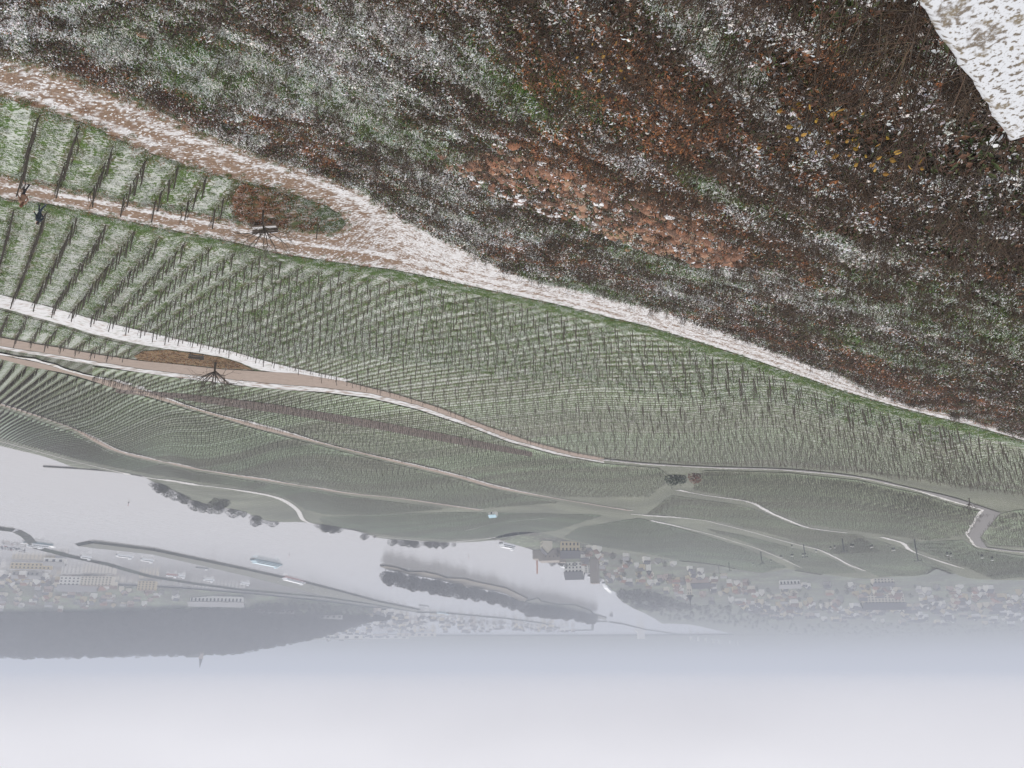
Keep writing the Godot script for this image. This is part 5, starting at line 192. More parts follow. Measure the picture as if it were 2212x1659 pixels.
func tinted(rough := 0.95) -> StandardMaterial3D:
	var m := StandardMaterial3D.new()
	m.vertex_color_use_as_albedo = true
	m.roughness = rough
	return m

func make_mesh(v: PackedVector3Array, n: PackedVector3Array, c: PackedColorArray, uv: PackedVector2Array, idx: PackedInt32Array) -> ArrayMesh:
	var a := []
	a.resize(Mesh.ARRAY_MAX)
	a[Mesh.ARRAY_VERTEX] = v
	if n.size(): a[Mesh.ARRAY_NORMAL] = n
	if c.size(): a[Mesh.ARRAY_COLOR] = c
	if uv.size(): a[Mesh.ARRAY_TEX_UV] = uv
	if idx.size(): a[Mesh.ARRAY_INDEX] = idx
	var m := ArrayMesh.new()
	m.add_surface_from_arrays(Mesh.PRIMITIVE_TRIANGLES, a)
	return m

# the lie of the land: a survey of heights by bearing and distance from the terrace
func ground(x: float, z: float) -> float:
	var r := maxf(sqrt(x * x + z * z), R0)
	var fa := clampf((rad_to_deg(atan2(x, -z)) + 55.0) / 2.5, 1.0, NAZ - 2.001)
	var fr := clampf(log(r / R0) / QR, 1.0, NR - 2.001)
	var i := int(fa)
	var j := int(fr)
	var s := fa - i
	var t := fr - j
	var k := (i - 1) * NR + j
	var p0 := cubic_interpolate(table[k], table[k + 1], table[k - 1], table[k + 2], t)
	k += NR
	var p1 := cubic_interpolate(table[k], table[k + 1], table[k - 1], table[k + 2], t)
	k += NR
	var p2 := cubic_interpolate(table[k], table[k + 1], table[k - 1], table[k + 2], t)
	k += NR
	var p3 := cubic_interpolate(table[k], table[k + 1], table[k - 1], table[k + 2], t)
	return cubic_interpolate(p1, p2, p0, p3, s)

func land(x: float, z: float) -> float: return maxf(4.0, ground(x, z))

func slope(x: float, z: float, e := 0.6) -> Vector3:
	return Vector3(ground(x - e, z) - ground(x + e, z), 2.0 * e, ground(x, z - e) - ground(x, z + e)).normalized()

# lays a sheet on the land inside an outline; tint(x, z) and rise(x, z) are optional
func drape(called: String, outline: PackedVector2Array, cell: float, lift: float, mat: Material, tint = null, rise = null, turn := ROW_TURN) -> MeshInstance3D:
	var a := deg_to_rad(turn)
	var du := Vector2(sin(a), -cos(a))
	var dv := Vector2(cos(a), sin(a))
	var lo := Vector2(1e9, 1e9)
	var hi := -lo
	for p in outline:
		var q := Vector2(p.dot(du), p.dot(dv))
		lo = lo.min(q)
		hi = hi.max(q)
	var ni := int(ceil((hi.x - lo.x) / cell)) + 1
	var nj := int(ceil((hi.y - lo.y) / cell)) + 1
	var inside := PackedByteArray()
	inside.resize((ni + 1) * (nj + 1))
	for i in ni + 1:
		for j in nj + 1:
			if Geometry2D.is_point_in_polygon(du * (lo.x + i * cell) + dv * (lo.y + j * cell), outline): inside[i * (nj + 1) + j] = 1
	var seen := {}
	var v := PackedVector3Array()
	var n := PackedVector3Array()
	var c := PackedColorArray()
	var uv := PackedVector2Array()
	var idx := PackedInt32Array()
	var put_vertex := func(p: Vector2) -> int:
		var far := p.length()
		var y := ground(p.x, p.y) + lift + far * 0.0004
		if rise != null:
			var e := 0.1
			var h0: float = rise.call(p.x, p.y)
			var hx: float = rise.call(p.x + e, p.y)
			var hz: float = rise.call(p.x, p.y + e)
			y += h0
			var s := slope(p.x, p.y)
			n.append(Vector3(s.x / s.y - (hx - h0) / e, 1.0, s.z / s.y - (hz - h0) / e).normalized())
		else:
			n.append(slope(p.x, p.y))
		v.append(Vector3(p.x, y, p.y))
		if tint != null: c.append(tint.call(p.x, p.y))
		uv.append(Vector2(p.dot(du), p.dot(dv)))
		return v.size() - 1
	for i in ni:
		for j in nj:
			var k := i * (nj + 1) + j
			var sum := inside[k] + inside[k + 1] + inside[k + nj + 1] + inside[k + nj + 2]
			if sum == 0: continue
			var ks := [k, k + nj + 1, k + nj + 2, k + 1]
			var corners := PackedVector2Array()
			for o in [[0, 0], [1, 0], [1, 1], [0, 1]]: corners.append(du * (lo.x + (i + o[0]) * cell) + dv * (lo.y + (j + o[1]) * cell))
			if sum == 4:
				for q in 4:
					if not seen.has(ks[q]): seen[ks[q]] = put_vertex.call(corners[q])
				idx.append_array([seen[ks[0]], seen[ks[1]], seen[ks[2]], seen[ks[0]], seen[ks[2]], seen[ks[3]]])
			else:
				for piece in Geometry2D.intersect_polygons(corners, outline):
					var tri := Geometry2D.triangulate_polygon(piece)
					if tri.is_empty(): continue
					var base := v.size()
					for p in piece: put_vertex.call(p)
					for t in range(0, tri.size(), 3):
						var pa: Vector2 = piece[tri[t]]
						var pb: Vector2 = piece[tri[t + 1]]
						var pc: Vector2 = piece[tri[t + 2]]
						if (pb - pa).cross(pc - pa) > 0: idx.append_array([base + tri[t], base + tri[t + 1], base + tri[t + 2]])
						else: idx.append_array([base + tri[t], base + tri[t + 2], base + tri[t + 1]])
	return put(make_mesh(v, n, c, uv, idx), called, mat)

# a road along a centre line, from one offset to another across it
func ribbon(called: String, line: PackedVector2Array, from: float, to: float, lift: float, mat: Material, ragged := 0.0) -> MeshInstance3D:
	var v := PackedVector3Array()
	var n := PackedVector3Array()
	var uv := PackedVector2Array()
	var idx := PackedInt32Array()
	var along := 0.0
	var across_n := 4
	var smooth_line := PackedVector2Array()
	for i in line.size() - 1:
		var parts := maxi(1, int(line[i].distance_to(line[i + 1]) / 4.0))
		for k in parts: smooth_line.append(line[i].lerp(line[i + 1], float(k) / parts))
	smooth_line.append(line[line.size() - 1])
	line = smooth_line
	for i in line.size():
		var d := (line[mini(i + 1, line.size() - 1)] - line[maxi(i - 1, 0)]).normalized()
		var side := Vector2(-d.y, d.x)
		if i > 0: along += line[i].distance_to(line[i - 1])
		for k in across_n + 1:
			var w := lerpf(from, to, float(k) / across_n)
			if ragged > 0.0 and (k == 0 or k == across_n): w += ragged * noise_a.get_noise_2d(along * 3.0, k * 50.0)
			var p := line[i] + side * w
			v.append(Vector3(p.x, ground(p.x, p.y) + lift + p.length() * 0.0004, p.y))
			n.append(slope(p.x, p.y))
			uv.append(Vector2(along, w))
			if i > 0 and k > 0:
				var b := v.size() - 1
				var row := across_n + 1
				idx.append_array([b - row - 1, b, b - row, b - row - 1, b - 1, b])
	return put(make_mesh(v, n, PackedColorArray(), uv, idx), called, mat)

# a flat piece of land with a bank down into the water
func plate(called: String, outline: PackedVector2Array, y: float, mat: Material, deep := 3.0, batter := 2.0) -> MeshInstance3D:
	var st := SurfaceTool.new()
	st.begin(Mesh.PRIMITIVE_TRIANGLES)
	if Geometry2D.is_polygon_clockwise(outline): outline.reverse()
	var tri := Geometry2D.triangulate_polygon(outline)
	for t in range(0, tri.size(), 3):
		var pa := outline[tri[t]]
		var pb := outline[tri[t + 1]]
		var pc := outline[tri[t + 2]]
		for p in ([pa, pb, pc] if (pb - pa).cross(pc - pa) > 0 else [pa, pc, pb]):
			st.set_normal(Vector3.UP)
			st.set_uv(p)
			st.add_vertex(Vector3(p.x, y, p.y))
	for i in outline.size():
		var a := outline[i]
		var b := outline[(i + 1) % outline.size()]
		var d := (b - a).normalized()
		var out := Vector2(d.y, -d.x) * batter
		var q := [Vector3(a.x, y, a.y), Vector3(b.x, y, b.y), Vector3(b.x + out.x, -deep, b.y + out.y), Vector3(a.x + out.x, -deep, a.y + out.y)]
		for k in [0, 1, 2, 0, 2, 3]:
			st.set_normal(Vector3(out.x, 0.5, out.y).normalized())
			st.set_uv(Vector2(q[k].x, q[k].z))
			st.add_vertex(q[k])
	return put(st.commit(), called, mat)

func tube(st: SurfaceTool, a: Vector3, b: Vector3, ra: float, rb: float, sides := 5, col := Color.WHITE) -> void:
	var d := (b - a).normalized()
	var x := d.cross(Vector3.RIGHT if absf(d.x) < 0.8 else Vector3.UP).normalized()
	var y := d.cross(x)
	for i in sides:
		var t0 := TAU * i / sides
		var t1 := TAU * (i + 1) / sides
		var n0 := x * cos(t0) + y * sin(t0)
		var n1 := x * cos(t1) + y * sin(t1)
		var q := [a + n0 * ra, a + n1 * ra, b + n1 * rb, b + n0 * rb]
		var nn := [n0, n1, n1, n0]
		for k in [0, 2, 1, 0, 3, 2]:
			st.set_color(col)
			st.set_normal(nn[k])
			st.add_vertex(q[k])

func box(st: SurfaceTool, at: Vector3, size: Vector3, turn := Basis(), col := Color.WHITE) -> void:
	var h := size * 0.5
	for f in [[0, 1, 2], [1, 2, 0], [2, 0, 1]]:
		for s in [-1.0, 1.0]:
			var n := Vector3.ZERO
			n[f[0]] = s
			var q := []
			for o in [[-1, -1], [1, -1], [1, 1], [-1, 1]]:
				var p := Vector3.ZERO
				p[f[0]] = s * h[f[0]]
				p[f[1]] = o[0] * h[f[1]]
				p[f[2]] = o[1] * h[f[2]]
				q.append(at + turn * p)
			for k in ([0, 2, 1, 0, 3, 2] if s > 0 else [0, 1, 2, 0, 2, 3]):
				st.set_color(col)
				st.set_normal(turn * n)
				st.add_vertex(q[k])

func tri(st: SurfaceTool, a: Vector3, b: Vector3, c: Vector3, col := Color.WHITE) -> void:
	var n := (c - a).cross(b - a).normalized()
	for p in [a, b, c]:
		st.set_color(col)
		st.set_normal(n)
		st.add_vertex(p)

func tool() -> SurfaceTool:
	var st := SurfaceTool.new()
	st.begin(Mesh.PRIMITIVE_TRIANGLES)
	return st

func scatter(called: String, mesh: Mesh, mat: Material, places: Array, tints: Array, label: String, category: String) -> MultiMeshInstance3D:
	var mm := MultiMesh.new()
	mm.transform_format = MultiMesh.TRANSFORM_3D
	mm.use_colors = tints.size() > 0
	mm.mesh = mesh
	mm.instance_count = places.size()
	for i in places.size():
		mm.set_instance_transform(i, places[i])
		if tints.size(): mm.set_instance_color(i, tints[i])
	var o := MultiMeshInstance3D.new()
	o.multimesh = mm
	o.material_override = mat
	o.name = numbered(called)
	add_child(o)
	tag(o, label, category, "", "stuff")
	return o

func noise(n: FastNoiseLite, s: int, freq: float, octaves := 3) -> void:
	n.seed = s
	n.noise_type = FastNoiseLite.TYPE_SIMPLEX_SMOOTH
	n.frequency = freq
	n.fractal_octaves = octaves

func field(s: int, freq: float, octaves: int, size: int) -> PackedByteArray:
	var f := FastNoiseLite.new()
	noise(f, s, freq, octaves)
	var im := f.get_seamless_image(size, size)
	im.convert(Image.FORMAT_L8)
	return im.get_data()

func picture(data: PackedByteArray, size: int) -> ImageTexture:
	var im := Image.create_from_data(size, size, false, Image.FORMAT_RGB8, data)
	im.generate_mipmaps()
	return ImageTexture.create_from_image(im)

func srgb8(c: float) -> int: return int(clampf((12.92 * c if c < 0.0031308 else 1.055 * pow(c, 1.0 / 2.4) - 0.055) * 255.0, 0.0, 255.0))

# a square colour texture: mix(i, a, b, c) gives the linear colour from three noises in 0..1
func texture(size: int, fields: Array, mix: Callable) -> ImageTexture:
	var ramp := PackedByteArray()
	ramp.resize(1024)
	for i in 1024: ramp[i] = srgb8(i / 1023.0)
	var out := PackedByteArray()
	out.resize(size * size * 3)
	var fa: PackedByteArray = fields[0]
	var fb: PackedByteArray = fields[1]
	var fc: PackedByteArray = fields[2]
	for i in size * size:
		var c: Color = mix.call(i, fa[i] / 255.0, fb[i] / 255.0, fc[i] / 255.0)
		out[i * 3] = ramp[int(clampf(c.r, 0, 1) * 1023)]
		out[i * 3 + 1] = ramp[int(clampf(c.g, 0, 1) * 1023)]
		out[i * 3 + 2] = ramp[int(clampf(c.b, 0, 1) * 1023)]
	return picture(out, size)

const SNOW := Color(0.49, 0.495, 0.515)

func _ready() -> void:
	# ------------------------------------------------ camera, sky, sun, exposure
	var cam := Camera3D.new()
	cam.name = "camera"
	add_child(cam)
	cam.fov = 53.13
	cam.near = 0.05
	cam.far = 90000.0
	cam.position = EYE
	cam.look_at(EYE + Vector3(0, -283, -768), Vector3.DOWN)
	var env := Environment.new()
	env.background_mode = Environment.BG_SKY
	var air := ProceduralSkyMaterial.new()
	air.sky_top_color = lin(Color(0.97, 0.97, 1.0))
	air.sky_horizon_color = lin(Color(0.232, 0.229, 0.245))
	air.sky_curve = 1.3
	air.ground_bottom_color = Color(0.45, 0.46, 0.48)
	air.ground_horizon_color = Color(0.8, 0.82, 0.86)
	air.energy_multiplier = 2.85
	var veil := FastNoiseLite.new()
	noise(veil, 91, 0.006, 4)
	var clouds := Image.create(512, 256, false, Image.FORMAT_RGBA8)
	for yy in 256:
		for xx in 512:
			var az := TAU * xx / 512.0
			var el := PI * (yy / 256.0 - 0.5)
			var q := Vector3(cos(az) * cos(el), sin(el) * 2.5, sin(az) * cos(el)) * 260.0
			clouds.set_pixel(xx, yy, Color(1, 1, 1, clampf(0.5 + veil.get_noise_3dv(q) * 0.9, 0, 1)))
	air.sky_cover = ImageTexture.create_from_image(clouds)
	air.sky_cover_modulate = Color(1, 1, 1, 0.045)
	env.sky = Sky.new()
	env.sky.sky_material = air
	env.tonemap_mode = Environment.TONE_MAPPER_LINEAR
	env.tonemap_exposure = 1.0
	env.fog_enabled = true
	env.fog_density = 0.00033
	env.fog_light_color = Color(0.905, 0.938, 1.0)
	env.sdfgi_enabled = true
	env.ssao_enabled = true
	env.ssil_enabled = true
	var world := WorldEnvironment.new()
	world.name = "sky_and_haze"
	world.environment = env
	add_child(world)
	var sun := DirectionalLight3D.new()
	sun.name = "veiled_sun"
	sun.light_color = Color(1.0, 0.97, 0.93)
	sun.light_energy = 0.5
	sun.light_angular_distance = 40.0
	sun.shadow_enabled = true
	add_child(sun)
	sun.look_at_from_position(Vector3.ZERO, Vector3(-0.35, -1.0, 0.3))
	# ------------------------------------------------ the place
	noise(noise_a, 11, 0.12, 3)
	noise(noise_b, 23, 0.9, 3)
	noise(noise_c, 37, 0.35, 4)
	for h in HEIGHTS: table.append(h * 0.1)
	make_materials()
	build_land()
	build_far_land()
	build_parapet()
	build_ground_cover()
	build_bramble_bushes()
	build_stones()
	build_vines()
	build_near_trees()
	build_benches()
	build_people()
	build_town()
	build_far_trees()
	build_boats()
	build_cable_car()

func make_materials() -> void:
	var fine := field(3, 0.045, 3, 1024)
	var broad := field(5, 0.010, 3, 1024)
	var grit := field(7, 0.14, 2, 1024)
	# vineyard floor: 16 m square, eight rows across
	var floor_mix := func(i: int, a: float, b: float, c: float) -> Color:
		var t := (i / 1024) / 64.0
		var row := roundf(t / 2.0)
		var side := t - row * 2.0
		var off := absf(side)
		var strip := 0.09 if side > -0.78 and side < -0.22 else -0.03
		var alley := int(floor(t / 2.0)) % 8
		var green := Color(0.028, 0.082, 0.004).lerp(Color(0.084, 0.132, 0.010), c)
		green = green.lerp(Color(0.10, 0.060, 0.030), clampf((b - 0.52) * 3.0, 0.0, 0.6))
		var cover := a * 0.62 + c * 0.28 + b * 0.25
		var need: float = 0.50 + (0.15 if off < 0.38 else 0.0) + [0.0, 0.05, -0.03, 0.08, 0.0, -0.04, 0.06, 0.02][alley] + strip
		if off < 0.30: green = green.lerp(Color(0.085, 0.060, 0.040), 0.6)
		var s := clampf((cover - need) * 13.0, 0.0, 1.0) * 0.92
		return green.lerp(Color(0.48, 0.505, 0.50), s)
	M.vines = StandardMaterial3D.new()
	M.vines.albedo_texture = texture(1024, [fine, broad, grit], floor_mix)
	M.vines.uv1_scale = Vector3(1 / 16.0, 1 / 16.0, 1)
	M.vines.roughness = 0.95
	M.vines_tinted = M.vines.duplicate()
	M.vines_tinted.vertex_color_use_as_albedo = true
	# grain that multiplies a tint
	var grain_mix := func(_i: int, a: float, b: float, c: float) -> Color:
		var g := 0.66 + 0.5 * c + 0.35 * (a - 0.5)
		return Color(g, g, g)
	M.soil = tinted()
	M.soil.albedo_texture = texture(1024, [fine, broad, grit], grain_mix)
	M.soil.uv1_scale = Vector3(0.2, 0.2, 1)
	# fallen leaves
	var leaf_mix := func(_i: int, a: float, b: float, c: float) -> Color:
		return Color(0.075, 0.040, 0.020).lerp(Color(0.21, 0.105, 0.048), clampf(c * 1.2 - 0.1, 0, 1)).lerp(Color(0.07, 0.08, 0.025), clampf((a - 0.48) * 5.0, 0, 0.85))
	M.leaves = StandardMaterial3D.new()
	M.leaves.albedo_texture = texture(512, [field(13, 0.05, 3, 512), field(15, 0.02, 2, 512), field(17, 0.2, 2, 512)], leaf_mix)
	M.leaves.uv1_scale = Vector3(0.25, 0.25, 1)
	# weathered concrete of the vineyard roads
	var concrete_mix := func(_i: int, a: float, b: float, c: float) -> Color:
		return Color(0.165, 0.128, 0.106).lerp(Color(0.235, 0.188, 0.158), a * 0.6 + b * 0.5) * (0.9 + 0.2 * c)
	M.concrete = StandardMaterial3D.new()
	M.concrete.albedo_texture = texture(512, [field(23, 0.02, 3, 512), field(25, 0.008, 2, 512), field(27, 0.25, 2, 512)], concrete_mix)
	M.concrete.uv1_scale = Vector3(0.08, 0.08, 1)
	M.concrete.roughness = 0.85
	var asphalt_mix := func(_i: int, a: float, b: float, c: float) -> Color:
		return Color(0.10, 0.097, 0.10).lerp(Color(0.16, 0.155, 0.155), a) * (0.85 + 0.3 * c)
	M.asphalt = StandardMaterial3D.new()
	M.asphalt.albedo_texture = texture(256, [field(33, 0.03, 3, 256), field(35, 0.02, 2, 256), field(37, 0.3, 2, 256)], asphalt_mix)
	M.asphalt.uv1_scale = Vector3(0.1, 0.1, 1)
	var snow_mix := func(_i: int, a: float, b: float, c: float) -> Color:
		return Color(0.48, 0.485, 0.505).lerp(Color(0.30, 0.25, 0.21), clampf((c * 0.6 + a * 0.7 - 0.80) * 5.0, 0, 0.8))
	M.snow = StandardMaterial3D.new()
	M.snow.albedo_texture = texture(512, [field(43, 0.03, 3, 512), field(45, 0.02, 2, 512), field(47, 0.2, 2, 512)], snow_mix)
	M.snow.uv1_scale = Vector3(0.15, 0.15, 1)
	M.snow.roughness = 0.8
	var patchy_mix := func(_i: int, a: float, b: float, c: float) -> Color:
		return Color(0.46, 0.465, 0.485).lerp(Color(0.17, 0.145, 0.10), clampf((a * 0.7 + c * 0.3 + b * 0.3 - 0.62) * 5.0, 0, 0.9))
	M.patchy = M.snow.duplicate()
	M.patchy.albedo_texture = texture(512, [field(44, 0.02, 3, 512), field(46, 0.012, 2, 512), field(48, 0.1, 2, 512)], patchy_mix)
	M.patchy.uv1_scale = Vector3(0.05, 0.05, 1)
	# meadows, gardens and fields far away
	var plain_mix := func(_i: int, a: float, b: float, c: float) -> Color:
		var k := Color(0.060, 0.066, 0.052).lerp(Color(0.105, 0.125, 0.08), clampf((b - 0.35) * 2.5, 0, 1))
		k = k.lerp(Color(0.055, 0.047, 0.042), clampf((a - 0.5) * 4.0, 0, 0.9))
		return k.lerp(Color(0.5, 0.51, 0.52), clampf((c - 0.66) * 3.0, 0, 0.35))
	M.plain = StandardMaterial3D.new()
	M.plain.albedo_texture = texture(512, [field(53, 0.03, 4, 512), field(55, 0.012, 3, 512), field(57, 0.15, 2, 512)], plain_mix)
	M.plain.uv1_scale = Vector3(0.0016, 0.0016, 1)
	M.tint = tinted()
	M.leaf = tinted(0.8)
	M.leaf.backlight_enabled = false
	M.water = StandardMaterial3D.new()
	M.water.albedo_color = lin(Color(0.29, 0.285, 0.29))
	M.water.roughness = 0.05
	M.water.metallic_specular = 0.9
	var ripple := NoiseTexture2D.new()
	ripple.width = 512
	ripple.height = 512
	ripple.seamless = true
	ripple.as_normal_map = true
	ripple.bump_strength = 3.0
	var rn := FastNoiseLite.new()
	noise(rn, 71, 0.02, 4)
	ripple.noise = rn
	M.water.normal_enabled = true
	M.water.normal_texture = ripple
	M.water.normal_scale = 0.22
	M.water.uv1_triplanar = true
	M.water.uv1_world_triplanar = true
	M.water.uv1_scale = Vector3(0.006, 0.006, 0.017)
	M.earth_bank = paint(Color(0.10, 0.102, 0.088))
	M.sand = paint(Color(0.145, 0.128, 0.105))
	M.wood = paint(Color(0.09, 0.068, 0.052))
	M.bark = paint(Color(0.070, 0.058, 0.046))
	M.vine_bark = paint(Color(0.040, 0.030, 0.024))
	M.post = paint(Color(0.105, 0.088, 0.076))

# what grows where on the near slope: x green, y brown leaves, z snow
func cover(x: float, z: float) -> Vector3:
	var w := Vector3.ZERO
	for b in COVER:
		var d2: float = ((x - b[0]) * (x - b[0]) + (z - b[1]) * (z - b[1])) / (b[2] * b[2])
		if d2 < 4.0: w[b[3]] += exp(-d2 * 1.3)
	return w

func slope_tint(x: float, z: float) -> Color:
	var w := cover(x, z)
	var a := noise_c.get_noise_2d(x, z)
	var b := noise_b.get_noise_2d(x * 1.7, z * 1.7)
	var c := Color(0.030, 0.022, 0.017).lerp(Color(0.026, 0.048, 0.010), clampf(0.35 + a * 1.6 + w.x, 0, 1))
	c = c.lerp(Color(0.095, 0.040, 0.022), clampf(b * 1.2 + w.y * 0.8 - 0.1, 0, 0.85))
	var s := clampf((b * 0.9 + a * 0.7 + w.z * 0.35 - w.y * 0.25 - 0.22) * 3.0, 0, 1)
	return c.lerp(SNOW, s * 0.8)

func slope_rise(x: float, z: float) -> float:
	var r := Vector2(x, z).length()
	var edge := clampf(edge_gap(track_near, x, z) / 2.5, 0.0, 1.0)
	return (0.22 + noise_c.get_noise_2d(x + 60, z) * 0.30 + noise_b.get_noise_2d(x, z) * 0.10) * edge * clampf(r / 8.0, 0.25, 1.0)

var track_near := PackedVector2Array()
var track_far := PackedVector2Array()
var track_line := PackedVector2Array()

func edge_gap(line: PackedVector2Array, x: float, z: float) -> float:
	var p := Vector2(x, z)
	var best := 1e9
	for q in line: best = minf(best, p.distance_squared_to(q))
	return sqrt(best)

func track_tint(x: float, z: float) -> Color:
	var far := edge_gap(track_far, x, z)
	var near := edge_gap(track_near, x, z)
	var fork := clampf((x - 7.0) / 8.0, 0.0, 1.0)
	var a := noise_c.get_noise_2d(x * 2.2, z * 2.2)
	var b := noise_b.get_noise_2d(x * 4.0, z * 4.0)
	var c := Color(0.118, 0.076, 0.050).lerp(Color(0.185, 0.125, 0.088), clampf(0.5 + b, 0, 1))
	var s := 0.54 - fork * 0.72
	# wheel tracks and drifted edges
	if far < 1.0: s += 0.35
	if far > 1.5 and far < 2.5: s -= 0.42
	if far > 3.9 and far < 4.8 and fork < 0.5: s -= 0.38
	if fork > 0.5 and near > 1.0 and near < 1.9: s += 0.45 if x < 21.0 else 0.12
	if fork > 0.5 and x > 21.0 and near > 2.9 and near < 3.6 and far > 9.0: s += 0.45
	if fork > 0.5 and far > 2.6 and far < 3.4: s += 0.55
	var k := clampf((s + a * 0.8 + b * 1.1) * 2.4, 0, 1)
	return c.lerp(SNOW, k * 0.92)

func path_tint(x: float, z: float) -> Color:
	var a := noise_c.get_noise_2d(x * 1.4, z * 1.4)
	var b := noise_b.get_noise_2d(x * 3.0, z * 3.0)
	return SNOW.lerp(Color(0.17, 0.11, 0.075), clampf((a * 0.9 + b * 0.9 - 0.30) * 2.5, 0, 0.85)).lerp(Color(0.06, 0.085, 0.03), clampf((-a + b * 0.5 - 0.42) * 4.0, 0, 0.7))

func roadside_tint(x: float, z: float) -> Color:
	var a := noise_c.get_noise_2d(x * 0.9, z * 0.9)
	var b := noise_b.get_noise_2d(x * 1.2, z * 1.2)
	return SNOW.lerp(Color(0.060, 0.078, 0.028).lerp(Color(0.15, 0.085, 0.05), clampf(0.5 + a * 2.0, 0, 1)), clampf((a * 0.8 + b * 0.8 - 0.02) * 3.0, 0, 0.9))

func verge_tint(x: float, z: float) -> Color:
	var b := noise_b.get_noise_2d(x * 1.3, z * 1.3)
	return Color(0.024, 0.062, 0.008).lerp(Color(0.060, 0.10, 0.020), clampf(0.5 + b, 0, 1)).lerp(SNOW, clampf((noise_c.get_noise_2d(x * 3.0, z * 3.0) - 0.14) * 4.0, 0, 0.8))

func earth_tint(x: float, z: float) -> Color:
	var b := noise_b.get_noise_2d(x, z)
	return Color(0.080, 0.064, 0.056).lerp(Color(0.125, 0.10, 0.088), clampf(0.5 + b, 0, 1))

func plot_tint(shade: Color) -> Callable:
	return func(x: float, z: float) -> Color:
		var k := 0.94 + 0.22 * noise_a.get_noise_2d(x * 0.15, z * 0.15)
		# parcels of different owners, side by side along the rows
		var t := x * cos(deg_to_rad(ROW_TURN)) + z * sin(deg_to_rad(ROW_TURN))
		var parcel := sin(floorf(t / 17.0) * 12.9898 + shade.r * 40.0) * 43758.5453
		parcel -= floorf(parcel)
		var far := clampf((Vector2(x, z).length() - 120.0) / 120.0, 0.25, 1.0)
		k *= 1.0 + (parcel - 0.5) * 0.42 * far
		return Color(shade.r * k * (1.0 + (0.5 - parcel) * 0.16 * far), shade.g * k, shade.b * k * (1.0 + (0.5 - parcel) * 0.10 * far))

func setting(o: MeshInstance3D, label := "") -> void:
	o.set_meta("kind", "structure")
	if label != "": o.set_meta("label", label)

